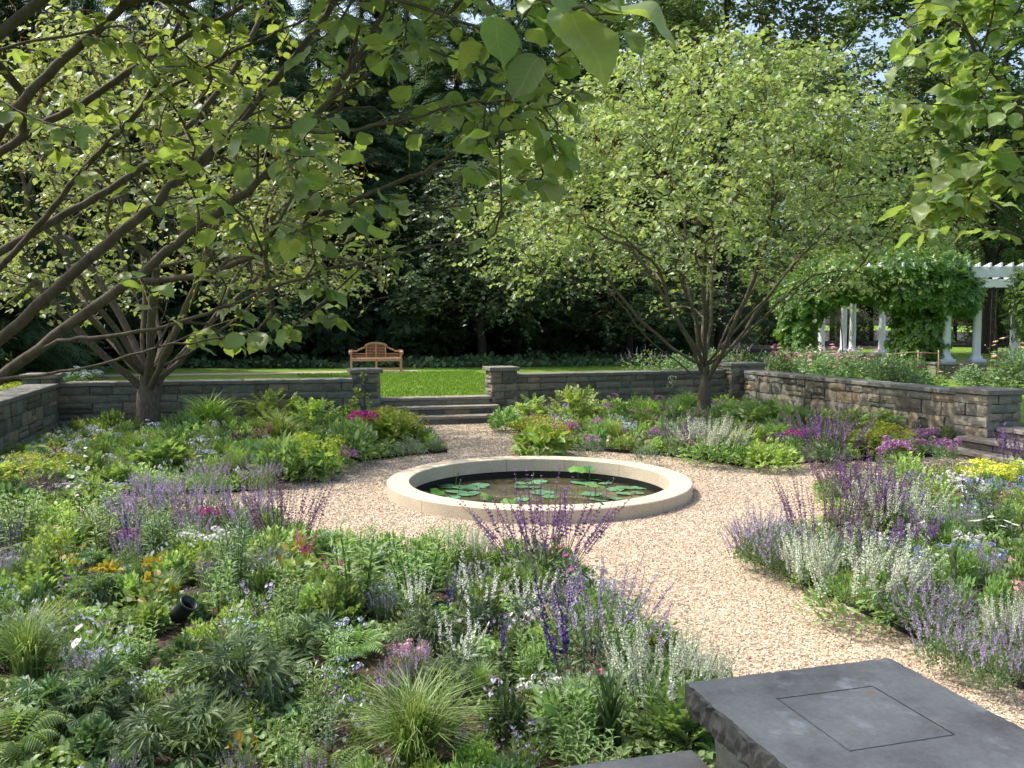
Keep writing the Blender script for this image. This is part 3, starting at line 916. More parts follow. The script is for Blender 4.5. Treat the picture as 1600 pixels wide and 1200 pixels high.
    P = np.stack([np.clip(r * np.cos(a) * .6 + cx, -1.2, 1.2), r * np.sin(a) * .75, np.full(n, .004)], -1)
    g.scatter(T_PETAL, P, frames(np.stack([np.cos(a * 7), np.sin(a * 7), a * 0], -1), np.tile([0, 0, 1.], (n, 1))), rng.uniform(.008, .02, n), 0)
    struct(obj('floating_petals', g.mesh('floating_petals', ['cream_flower']), None, (OX, OY, -.125)), 'stuff')
    for px, py, h in ((716, 772, 22), (712, 760, 20), (830, 758, 18), (915, 748, 8), (947, 768, 16)):
        b = on(px, py, -.12); L = h * b[1] / FPX
        g = Geo(); g.tube([(0, 0, -.03), (.01, 0, L * .6), (.035, .01, L)], .0045, 4); g.scatter(T_OCTA, [(.035, .01, L)], np.eye(3)[None], np.array([[.011, .011, .02]]), 0)
        tag(obj('lotus_stalk', g.mesh('lotus_stalk', ['stem']), None, b), 'thin bare lotus stalk sticking out of the pond water', 'stalk', 'bare stalks standing in the pond')
pond()

# ------------------------------------------------------------------ bench, pergola, small furniture
def bench():
    b = on(588, 580, LAWN_Z)
    o = thing('garden_bench', 'carved teak garden bench with arched slatted back at the forest edge', 'bench', b, None, TH * .6)
    wd, D = 1.76, .55
    def bx(name, c, h, R=None):
        me = bevbox(name, 2 * h[0], 2 * h[1], 2 * h[2], min(h) * .25, ('teak',))
        return obj(name, me, o, loc=c)
    hx = wd / 2 - .06
    for sx in (-hx, 0, hx):
        bx('leg', (sx, -.24, .20), (.032, .03, .20)); bx('leg', (sx, .24, .34 if sx else .2), (.032, .03, .34 if sx else .2))
    bx('seat_rail', (0, -.255, .385), (hx + .03, .015, .04)); bx('seat_rail', (0, .25, .385), (hx + .03, .015, .04))
    bx('stretcher', (0, -.22, .10), (hx, .018, .022)); bx('stretcher', (-hx, 0, .10), (.018, .22, .022)); bx('stretcher', (hx, 0, .10), (.018, .22, .022))
    for i in range(6): bx('seat_slat', (0, -.23 + i * .088, .435), (hx + .03, .036, .011))
    for sx in (-hx, hx):
        bx('arm', (sx, -.02, .64), (.042, .28, .018)); bx('arm_post', (sx, -.24, .52), (.028, .028, .115))
        g = Geo(); g.lathe([(.0, -.045), (.055, -.045), (.06, 0), (.055, .045), (0, .045)], 14)
        me = g.mesh('arm_scroll', ['teak']); q = obj('arm_scroll', me, o, (sx + (.03 if sx > 0 else -.03), -.26, .63)); q.rotation_euler = (0, math.pi / 2, 0)
    def top(x):
        x = abs(x)
        if x < .36: return .72 + .22 * math.sqrt(max(0, 1 - (x / .46) ** 2)) 
        if x < .60: return .71 + .075 * (.5 + .5 * math.cos((x - .36) / .24 * math.pi)) + .0
        return .665 + .02 * (x > .75)
    xs = np.linspace(-wd / 2 - .01, wd / 2 + .01, 61)
    g = Geo()
    V, F = [], []
    for x in xs:
        z = top(x)
        for dy in (-.022, .022):
            for dz in (-.03, .03): V.append((x, .27 + dy, z + dz))
    for i in range(len(xs) - 1):
        a = 4 * i
        for p, q in ((0, 1), (1, 3), (3, 2), (2, 0)): F += [(a + p, a + 4 + p, a + 4 + q), (a + p, a + 4 + q, a + q)]
    g.add(V, F); me = g.mesh('top_rail', ['teak'])
    bm = bmesh.new(); bm.from_mesh(me); bmesh.ops.recalc_face_normals(bm, faces=bm.faces[:]); bm.to_mesh(me); bm.free()
    obj('top_rail', me, o)
    for x in (-hx, -.32, 0, .32, hx): bx('back_post', (x, .272, (.42 + top(x)) / 2), (.022, .02, (top(x) - .42) / 2))
    for i in range(9):
        z = .475 + i * .052
        lim = hx if z < .63 else .34 if z < .8 else .34
        if z > top(.0) - .04: break
        if z > .62: lim = max(.12, min(.34, math.sqrt(max(0, 1 - max(0, (z - .72) / .22) ** 2)) * .44))
        bx('back_slat', (0, .275, z), (lim, .009, .011))
bench()

def column_geo(h, r):
    g = Geo()
    g.lathe([(r * 1.55, .08), (r * 1.55, .11), (r * 1.42, .15), (r * 1.2, .16), (r * 1.15, .20), (r * 1.0, .22), (r, h * .33), (r * .93, h * .66), (r * .84, h - .17), (r * .95, h - .165), (r * .95, h - .13), (r * .86, h - .125), (r * .88, h - .09), (r * 1.12, h - .05), (r * 1.12, h - .045)], 22)
    return g
def pergola():
    o = thing('garden_pergola', 'white columned pergola on a stone base behind the rose bed at right', 'pergola', at(1500, 560, 29) * [1, 1, 0] + [0, 0, LAWN_Z])
    base = np.array(o.location)
    rng = np.random.default_rng(8)
    zt, H = .97, 2.46
    r = .116
    shaft = column_geo(H, r).mesh('column', ['white_paint'])
    pl = bevbox('plinth', r * 3.5, r * 3.5, .08, .006, ('white_paint',)); ab = bevbox('abacus', r * 2.7, r * 2.7, .045, .005, ('white_paint',))
    near = [(1478, 26.0), (1525, 26.0), (1586, 25.6), (1650, 25.2)]; far = [(1283, 33.2), (1317, 33.2), (1331, 32.4), (1377, 33.0), (1582, 33.5), (1655, 33.2)]
    e = np.eye(3)
    for px, Y in near + far:
        p = at(px, 560, Y); p[2] = zt
        c = obj('column', shaft, o, p - base)
        obj('plinth', pl, c, (0, 0, .04)); obj('abacus', ab, c, (0, 0, H - .0225))
    # stone base walls under the two rows
    for (a, b, Ya, Yb) in ((1462, 1543, 25.8, 25.8), (1563, 1700, 25.5, 25.0), (1262, 1400, 33.0, 32.8), (1560, 1700, 33.3, 33.1)):
        A, B = at(a, 560, Ya - .28), at(b, 560, Yb - .28)
        A[2] = B[2] = 0; L = np.linalg.norm(B - A); t = (B - A) / L; nr = np.cross(t, [0, 0, 1.])
        core(o, A, t, nr, L, .5, LAWN_Z - .1, zt - .06)
        stone_face(o, A, t, nr, L, LAWN_Z - .02, zt - .06, rng, .13, .2, .25, .55)
        R = np.stack([t, -nr, np.array([0, 0, 1.])], -1)
        obj('base_coping', bevbox('base_coping', L + .08, .6, .06, .008, ('bluestone',), .003, 4, rng), o, mat=M4(R, A + t * L / 2 - nr * .25 + np.array([0, 0, zt - .03]) - base))
    zb = zt + H
    def beam(a, Ya, b, Yb, z, hh, th_, name='beam'):
        A, B = at(a, 560, Ya), at(b, 560, Yb); A[2] = B[2] = z
        L = np.linalg.norm(B - A); t = (B - A) / L; nr = np.cross(t, [0, 0, 1.]); R = np.stack([t, -nr, np.array([0, 0, 1.])], -1)
        # beam with scroll-cut end
        pts = [(0, hh), (0, hh * .55), (.09, hh * .42), (.16, hh * .12), (.24, 0), (L, 0), (L, hh)]
        bm = bmesh.new()
        f0 = bm.faces.new([bm.verts.new((x, -th_ / 2, zz)) for x, zz in pts])
        ext = bmesh.ops.extrude_face_region(bm, geom=[f0])
        for v in ext['geom']:
            if isinstance(v, bmesh.types.BMVert): v.co.y += th_
        bmesh.ops.recalc_face_normals(bm, faces=bm.faces[:])
        me = bpy.data.meshes.new(name); bm.to_mesh(me); bm.free(); me.materials.append(MATS['white_paint'])
        obj(name, me, o, mat=M4(R, A - base))
        return A, t, nr
    for dy in (-.14, .14):
        beam(1492, 26 + dy, 1720, 25 + dy, zb, .30, .06)
        beam(1215, 33.4 + dy, 1720, 33.0 + dy, zb, .30, .06)
        beam(1335, 27.0 + dy, 1500, 26.2 + dy, zb + .001, .29, .06)
    raf = bevbox('rafter', .05, 9.0, .13, .006, ('white_paint',))
    for i in range(22):
        px = 1350 + i * 17
        p = at(px, 560, 26.2); q = at(px - 40, 560, 33.4)
        d = unit(np.array([q[0] - p[0], q[1] - p[1], 0])); 
        c = p + d * 3.6; c[2] = zb + .30 + .03
        obj('rafter', raf, o, mat=M4(np.stack([np.cross(d, [0, 0, 1.]), d, np.array([0, 0, 1.])], -1), c - base))
pergola()

def bamboo_frame():
    p = on(1450, 597, LAWN_Z); t = thing('bamboo_trellis', 'thin bamboo frame standing beside the roses in front of the pergola vine', 'trellis', p)
    f = p[1] / FPX
    for dx in (-17 * f, 15 * f):
        g = Geo(); g.tube([(dx, 0, -.05), (dx + .01, 0, .5), (dx, 0, 50 * f)], .014, 6, cap=True); obj('post', g.mesh('post', ['bamboo']), t)
    for (x0, x1, z0, z1) in ((-72, 16, 45, 45), (-17, 18, 20, 20)):
        g = Geo(); g.tube([(x0 * f, -.02, z0 * f - (.04 if x0 < -40 else 0)), (-25 * f if x0 < -40 else 0, -.02, z1 * f + .035), (x1 * f, -.02, z1 * f)], .012, 6, cap=True); obj('rail', g.mesh('rail', ['bamboo']), t)
bamboo_frame()
def rust_arch():
    p = on(1549, 580, LAWN_Z); f = p[1] / FPX
    t = thing('rusty_garden_arch', 'tall thin rusty metal arch between two white pergola columns', 'arch', p)
    for x in (-3.5, 3.5):
        g = Geo(); g.tube([(x * f, 0, 0), (x * f, 0, 125 * f)], .012, 5); obj('post', g.mesh('post', ['rust']), t)
    g = Geo(); g.tube([(-14 * f, 0, 128 * f), (0, 0, 131 * f), (5 * f, 0, 126 * f)], .012, 5); obj('top_bar', g.mesh('top_bar', ['rust']), t)
    for k in range(7):
        g = Geo(); g.tube([(-3.5 * f, 0, (8 + k * 18) * f), (3.5 * f, 0, (8 + k * 18) * f)], .008, 4); obj('rung', g.mesh('rung', ['rust']), t)
rust_arch()
def stake():
    p = on(1319, 560, LAWN_Z); p = at(1319, 556, 28); f = p[1] / FPX; p[2] = LAWN_Z
    g = Geo(); g.tube([(0, 0, 0), (-4 * f, 0, 1.2), (-10 * f, 0, 2.0)], [.025, .02, .012], 5)
    tag(obj('wooden_stake', g.mesh('wooden_stake', ['rust']), None, p), 'leaning brown wooden stake among the white pergola columns', 'stake')
stake()
def spotlight():
    p = on(286, 984, BED_Z)
    t = thing('garden_spotlight', 'black cylindrical garden spotlight tilted up among low leaves in the front left bed', 'spotlight', p)
    R = Matrix.Rotation(math.radians(42), 4, Vector((.25, .9, 0)).normalized())
    g = Geo(); g.lathe([(0, -.075), (.048, -.075), (.056, -.06), (.058, .065), (.064, .07), (.064, .082), (.055, .082), (.053, .03), (0, .03)], 24)
    h = obj('housing', g.mesh('housing', ['black_metal']), t); h.matrix_basis = Matrix.Translation((0, 0, .13)) @ R
    g = Geo(); g.lathe([(0, .036), (.052, .036)], 24); q = obj('lens', g.mesh('lens', ['liner']), h)
    g = Geo(); g.tube([(0, 0, -.06), (0, 0, .1)], .012, 8); obj('stake', g.mesh('stake', ['black_metal']), t)
    g = Geo(); g.box((0, 0, .075), (.03, .008, .03)); obj('bracket', g.mesh('bracket', ['black_metal']), t)
spotlight()

# ------------------------------------------------------------------ trees
class Tree:
    """limbs grow one by one from the nearest suitable place on the tree to each twig tip; radius follows the number of tips carried"""
    def __init__(s, rng): s.rng = rng; s.p, s.par, s.pl, s.d, s.chains, s.cnt = [], [], [], [], [], None
    def path(s, parent, pts, keep=True):
        ids = []
        for q in pts:
            q = np.asarray(q, float)
            if parent < 0: pl, d = 0.0, np.array([0, 0, 1.])
            else:
                v = q - s.p[parent]; L = np.linalg.norm(v); pl = s.pl[parent] + L; d = v / max(L, 1e-6)
            s.p.append(q); s.par.append(parent); s.pl.append(pl); s.d.append(d); parent = len(s.p) - 1; ids.append(parent)
        if keep: s.chains.append(ids)
        return ids
    def nearest(s, q): return int(np.argmin(np.linalg.norm(np.array(s.p) - q, axis=1)))
    def grow(s, tips, first=0, step=.3, kpl=.35, sag=0.0, jit=.05):
        tips = np.asarray(tips)
        order = np.argsort(np.linalg.norm(tips - s.p[first], axis=1))
        s.tips = []
        for q in tips[order]:
            P = np.array(s.p[first:]); D = np.array(s.d[first:]); v = q - P; L = np.linalg.norm(v, axis=1) + 1e-6
            cosang = np.sum(v * D, 1) / L
            cost = L * (1 + .55 * (cosang < .35) + .8 * (cosang < -.1)) + kpl * np.array(s.pl[first:])
            k = int(np.argmin(cost)) + first
            L = np.linalg.norm(q - s.p[k]); n = max(2, int(L / step))
            a = np.array(s.p[k]); c = a + s.d[k] * L * .45 + np.array([0, 0, sag * L])
            pts = []
            for i in range(1, n + 1):
                t = i / n
                b = (1 - t) ** 2 * a + 2 * t * (1 - t) * c + t * t * q
                if i < n: b = b + s.rng.normal(size=3) * jit * min(1, L)
                pts.append(b)
            ids = s.path(k, pts); s.tips.append(ids)
    def finish(s, g, r0, expo=.48, kmin=4, kmax=9, m=0, rmax=None, flare=None):
        n = len(s.p); cnt = np.zeros(n)
        haschild = np.zeros(n, bool)
        for i in range(n):
            if s.par[i] >= 0: haschild[s.par[i]] = True
        cnt[~haschild] = 1
        for i in range(n - 1, -1, -1):
            if s.par[i] >= 0: cnt[s.par[i]] += cnt[i]
        s.rad = r0 * cnt ** expo
        if rmax: s.rad = np.minimum(s.rad, rmax)
        for ids in s.chains:
            if s.par[ids[0]] >= 0: chain = [s.par[ids[0]]] + ids
            else: chain = ids
            r = s.rad[chain].copy()
            if s.par[ids[0]] >= 0: r[0] = min(r[0], r[1] * 1.25)
            r[-1] *= .6 if not haschild[chain[-1]] else 1
            if len(chain) < 2: continue
            k = kmax if r.max() > .035 else 6 if r.max() > .014 else kmin
            P = np.array([s.p[i] for i in chain])
            if flare and s.par[ids[0]] < 0: r = r * (1 + flare * np.exp(-(P[:, 2] - P[0, 2]) / .18))
            g.tube(P, r, k, m)

def canopy_leaves(g, tr, n_tip, L, tm, rng, spread=.18, back=.55, droop=.25, m=0, tiltn=.55, centre=None, per=5, twl=.3):
    """leaves in sprays: small twigs off the last stretch of each branch, each with a few leaves set along it"""
    P, D, N, S, C = [], [], [], [], []
    for ids in tr.tips:
        pts = np.array([tr.p[i] for i in ids])
        cl = np.concatenate([[0], np.cumsum(np.linalg.norm(np.diff(pts, axis=0), axis=1))])
        nt = max(1, int(round(n_tip / per * rng.uniform(.6, 1.4)))); tone = rng.normal(.5, .13)
        for j in range(nt):
            s_ = np.clip(cl[-1] - abs(rng.normal()) * back, 0, cl[-1])
            b = np.array([np.interp(s_, cl, pts[:, q]) for q in range(3)]) + rng.normal(size=3) * spread * np.array([1, 1, .7])
            out = unit(b - (tr.p[0] if centre is None else centre))
            d = unit(out * [.7, .7, .2] + rng.normal(size=3) * [.7, .7, .45]); k = per
            t = np.linspace(0, 1, k); q = b + d * (t * twl)[:, None] + np.array([0, 0, -1.]) * (t * t * twl * .25)[:, None]
            side = unit(np.cross(d, [0, 0, 1.])) * np.where(np.arange(k) % 2, 1, -1)[:, None]
            dd = side * .8 + d * .5 + rng.normal(size=(k, 3)) * .28; dd[:, 2] -= droop
            nn = rng.normal(size=(k, 3)) * tiltn * .8; nn[:, 2] += 1
            P.append(q); D.append(dd); N.append(nn); S.append(L * rng.uniform(.5, 1.3, k)); C.append(np.full(k, tone))
    P, D, N, S, C = map(np.concatenate, (P, D, N, S, C))
    g.scatter(tm, P, frames(D, N), S, m, np.clip(C + rng.normal(0, .16, len(P)), 0, 1))
    return len(P)

def crown_tips(rng, n, base, prof, cone=.35, z_c=1.6, lump=.14, thin=0):
    """points in a crown given by radius over height, thicker near the outside, above a bare vase of limbs"""
    zs = np.array([p[0] for p in prof]); rs_ = np.array([p[1] for p in prof])
    ph = rng.uniform(0, 6.28, 6)
    out = []
    while len(out) < n:
        z = rng.uniform(zs[0], zs[-1]); a = rng.uniform(0, 2 * np.pi)
        R = np.interp(z, zs, rs_) * (1 + lump * (math.sin(3 * a + ph[0] + z) + .7 * math.sin(5 * a + ph[1] - 1.7 * z) + .5 * math.sin(2.3 * z + ph[2])) / 1.6)
        if rng.random() > (R / rs_.max()) ** 1.2 + .05: continue
        r = R * math.sqrt(rng.uniform(.16, 1)) if rng.random() < .68 else R * rng.uniform(.88, 1.04)
        if z < z_c + cone * max(0, r - .5): continue
        if thin and rng.random() > np.clip((z - thin) / 2.0, .10, 1): continue
        out.append((base[0] + r * math.cos(a), base[1] + r * math.sin(a), z))
    return np.array(out)

def court_tree(label, base, fork_z, seed, prof, trunk_r, lean=(0, 0), n_tips=900, n_leaf=33, thin=2.6):
    rng = np.random.default_rng(seed)
    t = thing('snowbell_tree', label, 'tree', base, None)
    tr = Tree(rng)
    b = np.array([0, 0, 0.]); fz = fork_z - base[2]
    pts = [b, (lean[0] * .3, lean[1] * .3, fz * .35), (lean[0] * .6 + .02, lean[1] * .6, fz * .7), (lean[0], lean[1], fz)]
    ids = tr.path(-1, pts)
    # scaffold limbs
    nl = 16
    for i in range(nl):
        a = 2 * np.pi * i * .618 * 1.0 + rng.uniform(-.25, .25); el = rng.uniform(.62, 1.25) if i % 3 else rng.uniform(.42, .6)
        L = rng.uniform(2.6, 3.9)
        q = np.array(tr.p[ids[-1 - (i % 2)]]); pp = []
        for k in range(1, 9):
            el2 = el + .05 * k * (1 if el < .8 else -.2); a += rng.normal() * .07
            q = q + np.array([math.cos(a) * math.cos(el2), math.sin(a) * math.cos(el2), math.sin(el2)]) * L / 8 + rng.normal(size=3) * .03
            pp.append(q)
        tr.path(ids[-1 - (i % 2)], pp)
    tips = crown_tips(rng, n_tips, (0, 0), [(z - base[2], r) for z, r in prof], .28, 1.55, .13, thin)
    tr.grow(tips, 3, .28, .30, .05, .035)
    g = Geo(); tr.finish(g, trunk_r / (n_tips ** .52), .52, 4, 10, 0, None, .45)
    # split trunk from limbs by height of the chain start is not needed: one wooden skeleton, mossy low down
    obj('trunk', g.mesh('trunk', ['bark']), t)
    g = Geo(); n = canopy_leaves(g, tr, n_leaf, .112, T_OVATE, rng, .17, .42, .5)
    # pale hanging seed strings between the leaves
    o = obj('crown', g.mesh('crown', ['tree_leaf']), t)
    g = Geo(); P = np.array([tr.p[i[-1]] for i in tr.tips]); P = np.repeat(P, 5, 0) + rng.normal(size=(len(P) * 5, 3)) * .25
    d = rng.normal(size=(len(P), 3)) * .5; d[:, 2] -= .4
    g.scatter(T_BLADE, P, frames(d, rdir(len(P), rng)), np.stack([np.full(len(P), .012), rng.uniform(.08, .2, len(P)), np.full(len(P), .05)], -1), 0)
    o2 = obj('seed_strings', g.mesh('seed_strings', ['leaf_bronze']), o); struct(o2, 'stuff')
    print('tree leaves', n)
    return t
RB = at(1100, 655, 18.5); RB[2] = BED_Z - .03
court_tree('broad vase-shaped tree with bright leaves standing in front of the far right wall', RB, 1.2, 5,
           [(2.3, 3.6), (2.9, 4.3), (3.8, 4.7), (4.8, 4.6), (5.7, 4.0), (6.6, 3.0), (7.3, 1.9), (7.8, .7)], .17)
LB = at(232, 670, 16.2); LB[2] = BED_Z - .03
court_tree('shaded vase-shaped tree with mossy trunk in front of the left wall, behind the near branches', LB, 1.15, 9,
           [(2.0, 3.3), (2.7, 4.0), (3.6, 4.2), (4.8, 3.9), (5.8, 3.2), (6.8, 2.2), (7.4, 1.0)], .27, (0, 0), 640, 21, 1.6)

def leaf_parts(tree, bmesh_list, P, R, S, name='leaf', most=300):
    """the leaves that show largest become parts; returns the mask of those left over"""
    x, y, d = proj(P + np.array(tree.location))
    vis = (d > .4) & (x > -20) & (x < 1620) & (y > -20) & (y < 1200)
    size = np.where(vis, S / np.maximum(d, .3), 0)
    top = np.argsort(-size)[:most]; top = top[size[top] > 0]
    for k in top:
        obj(name, bmesh_list[k % len(bmesh_list)], tree, mat=M4(R[k], P[k], (S[k],) * 3))
    m = np.ones(len(P), bool); m[top] = False
    return m
def leaf_meshes(mat):
    out = []
    for i in range(5):
        g = Geo(); tv = T_BIG[0].copy(); r = np.random.default_rng(i)
        tv[:, 2] += .05 * np.sin(tv[:, 1] * 7 + i) + .10 * r.normal() * tv[:, 0]; tv[:, 0] *= r.uniform(.88, 1.12)
        g.add(tv, T_BIG[1], 0, .2 + .15 * i, True)
        out.append(g.mesh('leaf', [mat]))
    return out
def veined():
    m = MATS['near_leaf'].copy(); m.name = 'veined_leaf'; nt = m.node_tree
    hsv = next(n for n in nt.nodes if n.type == 'HUE_SAT')
    sp = nt.nodes.new('ShaderNodeSeparateXYZ'); nt.links.new(coord(nt), sp.inputs[0])
    ax = math_n(nt, 'ABSOLUTE', sp.outputs[0])
    w = math_n(nt, 'SUBTRACT', sp.outputs[1], math_n(nt, 'MULTIPLY', ax, .75))
    pp = math_n(nt, 'ABSOLUTE', math_n(nt, 'SUBTRACT', math_n(nt, 'FRACT', math_n(nt, 'MULTIPLY', w, 7.5)), .5))
    v1 = ramp(nt, pp, [(.0, (.85, .85, .85)), (.07, (0, 0, 0))]); v2 = ramp(nt, ax, [(.006, (1, 1, 1)), (.02, (0, 0, 0))])
    v = mixc(nt, 1.0, v1, v2, 'LIGHTEN')
    n = noise(nt, coord(nt), 5, 4, .6)
    c = mixc(nt, .55, hsv.outputs[0], ramp(nt, n, [(.3, (.75, .78, .7)), (.7, (1.15, 1.12, 1.1))]), 'MULTIPLY')
    c2 = mixc(nt, math_n(nt, 'MULTIPLY', v, .6), c, (.36, .42, .18))
    b = nt.nodes['Principled BSDF']; nt.links.new(c2, b.inputs['Base Color'])
    bump(nt, b, v, -.25, .02)
    MATS['veined_leaf'] = m
veined()
NEAR_LEAVES = leaf_meshes('veined_leaf')

def near_tree(label, base, fork, explicit, env, other_prof, seed, leafL, n_side, extra_leaves=(), hid_k=(13, 19), hid_s=1.9, shade=None, dens=1.0):
    rng = np.random.default_rng(seed)
    t = thing('snowbell_tree', label, 'tree', base)
    b0 = np.array(base, float)
    tr = Tree(rng)
    trunk = [b0 * 0, (fork - b0) * .35 + [.03, 0, 0], (fork - b0) * .7, fork - b0]
    tid = tr.path(-1, trunk)
    tips, rads = [], {}
    for (start, pts, r_a, r_b, dens_) in explicit:
        W_ = [at(px, py, Y) - b0 for px, py, Y in pts]
        # smooth the limb
        Q = np.array(W_); s = np.linspace(0, len(Q) - 1, (len(Q) - 1) * 3 + 1)
        Qs = np.stack([np.interp(s, np.arange(len(Q)), Q[:, j]) for j in range(3)], -1)
        for _ in range(9): Qs[1:-1] = (Qs[:-2] + 2 * Qs[1:-1] + Qs[2:]) / 4
        Qs[1:-1] += rng.normal(size=Qs[1:-1].shape) * .003
        if start == 'trunk':
            f = np.array(tr.p[tid[-1]]); gap = Qs[0] - f; dirn = unit(Qs[1] - Qs[0]); L = np.linalg.norm(gap)
            c = Qs[0] - dirn * L * .45
            link_pts = [(1 - u) ** 2 * f + 2 * u * (1 - u) * c + u * u * Qs[0] for u in np.linspace(.12, .9, 6)]
            allp = link_pts + list(Qs); par = tid[-1]
        else:
            par = tr.nearest(Qs[0]); allp = list(Qs[1:])
        ids = tr.path(par, allp)
        n = len(ids)
        for i, k in enumerate(ids): rads[k] = .86 * (r_a + (r_b - r_a) * i / max(1, n - 1))
        m = int(dens_ * dens * np.sum(np.linalg.norm(np.diff(Qs, axis=0), axis=1)))
        for _ in range(m):
            u = rng.uniform(.12, 1) ** .8 * (len(Qs) - 1); i = int(min(u, len(Qs) - 2)); fr = u - i
            q = Qs[i] * (1 - fr) + Qs[i + 1] * fr; d = unit(Qs[i + 1] - Qs[i])
            off = rdir(1, rng)[0]; off = off + d * rng.uniform(.6, 1.7); off = unit(off); off[2] = off[2] * .8 + .05
            tips.append(q + off * rng.uniform(.25, .85))
    tips = np.array(tips)
    x, y, d = proj(tips + b0)
    ok = env(x, y) & (d > 1.3)
    tips = tips[ok]
    # the rest of the crown, outside the picture
    oth = crown_tips(rng, n_side, (0, 0), [(z - b0[2], r) for z, r in other_prof], .25, 1.5, .1)
    x, y, d = proj(oth + b0)
    hid = ~((d > .2) & (x > -260) & (x < 1860) & (y > -160)) & (np.linalg.norm(oth + b0 - [0, 0, EYE], axis=1) > 1.7)
    oth = oth[hid]
    if shade is not None:                                    # extra unseen boughs, added towards the sun to shade the slab
        q = shade + np.array(SUN_DIR)[None] * rng.uniform(1.9, 4.6, (560, 1)) + rng.normal(size=(560, 3)) * [.42, .42, .22] - b0
        x, y, d = proj(q + b0)
        oth = np.concatenate([oth, q[~((d > .2) & (x > -100) & (x < 1700) & (y > -110))]])
    allt = np.concatenate([tips, oth])
    tr.grow(allt, 3, .16, .22, .0, .02)
    n = len(tr.p)
    g = Geo()
    cnt_r = None
    tr.finish(Geo(), .0028, .5)
    tr.rad = np.maximum(tr.rad, .0022)
    for k, r in rads.items(): tr.rad[k] = r
    for k in tid: tr.rad[k] = .16
    for ids in tr.chains:
        first = tr.par[ids[0]] < 0
        chain = ids if first else [tr.par[ids[0]]] + ids
        r = tr.rad[chain].copy()
        if not first: r[0] = min(r[0], r[1] * 1.3)
        if len(chain) < 2: continue
        g.tube(np.array([tr.p[i] for i in chain]), r, 12 if r.max() > .02 else 7 if r.max() > .008 else 5)
    obj('trunk', g.mesh('trunk', ['near_bark']), t)
    # leaves, alternately along each twig
    P, D, N, S = [], [], [], []
    pet = Geo()
    for ids in tr.tips:
        pts = np.array([tr.p[i] for i in ids]); cl = np.concatenate([[0], np.cumsum(np.linalg.norm(np.diff(pts, axis=0), axis=1))])
        far = proj((pts[-1] + b0)[None])
        inside = far[2][0] > 0 and -60 < far[0][0] < 1660 and far[1][0] > -60
        k = rng.integers(6, 10) if inside else rng.integers(*hid_k)
        for j in range(k):
            s_ = cl[-1] - min(cl[-1], .52) * (j / k) ** 1.1
            q = np.array([np.interp(s_, cl, pts[:, c]) for c in range(3)])
            tw = unit(pts[-1] - pts[-2]); side = unit(np.cross(tw, [0, 0, 1.])) * (1 if j % 2 else -1)
            d = side * rng.uniform(.4, 1.0) + tw * (1.0 if j == 0 else rng.uniform(.2, .8)) + rng.normal(size=3) * .25; d[2] -= rng.uniform(.1, .75)
            d = unit(d); L = leafL * rng.uniform(.55, 1.2) * (1.1 if j < 3 else .85)
            nn = rng.normal(size=3) * .4 + [0, 0, 1]
            stub = q + d * .025
            if inside: pet.tube([q, stub], .0016, 3)
            P.append(stub); D.append(d); N.append(nn); S.append(L)
    for (bx, by, tx, ty, Y, wr) in extra_leaves:
        a, b_ = at(bx, by, Y) - b0, at(tx, ty, Y - .02) - b0
        P.append(a); D.append(b_ - a); N.append(np.array([rng.normal() * .25 , -wr, 1 - wr * .5])); S.append(np.linalg.norm(b_ - a) / 1.03)
    P, D, N, S = map(np.array, (P, D, N, S))
    R = frames(D, N)
    left = leaf_parts(t, NEAR_LEAVES, P, R, S)
    if pet.n: struct(obj('leaf_stalks', pet.mesh('leaf_stalks', ['stem']), t), 'stuff')
    x, y, d = proj(P + b0)
    seen = (d > .3) & (x > -80) & (x < 1680) & (y > -80)
    g = Geo(); rr = np.clip(rng.normal(.45, .2, len(P)), 0, 1)
    m1 = left & seen; g.scatter(T_BIG, P[m1], R[m1], S[m1], 0, rr[m1], True)
    m2 = left & ~seen; g.scatter(T_OVATE, P[m2], R[m2], S[m2] * hid_s, 0, rr[m2])  # unseen leaves, enlarged to set how much shade the crown casts
    struct(obj('leaves', g.mesh('leaves', ['near_leaf']), t), 'stuff')
    # dry flower strings
    g = Geo(); tp = np.array([tr.p[i[-1]] for i in tr.tips]); tp = tp[rng.uniform(size=len(tp)) < .5]
    x, y, d = proj(tp + b0); tp = tp[(d > .3) & (x > -50) & (x < 1650) & (y > -50)]
    for q in tp:
        d = unit(rng.normal(size=3) * .6 - [0, 0, .5]); L = rng.uniform(.08, .17)
        pp = [q + d * L * s + np.array([0, 0, -.1 * L * s * s]) for s in np.linspace(0, 1, 4)]
        g.tube(pp, .0013, 3, 0)
        e = np.array([pp[1], pp[2], pp[3], (pp[2] + pp[3]) / 2])
        g.scatter(T_LANCE, e, frames(rdir(4, rng, -.5), rdir(4, rng)), np.tile([[.004, .018, .01]], (4, 1)), 0)
    struct(obj('seed_strings', g.mesh('seed_strings', ['leaf_gold']), t), 'stuff')
    print('near tree tips', len(tips), len(oth), 'leaves', len(P))
    return t
def env_left(x, y):
    return (y < np.interp(x, [-200, 0, 300, 480, 560, 640, 750, 850, 900, 960, 1040], [575, 555, 545, 535, 460, 415, 395, 320, 230, 110, 50])) & (x < 930)
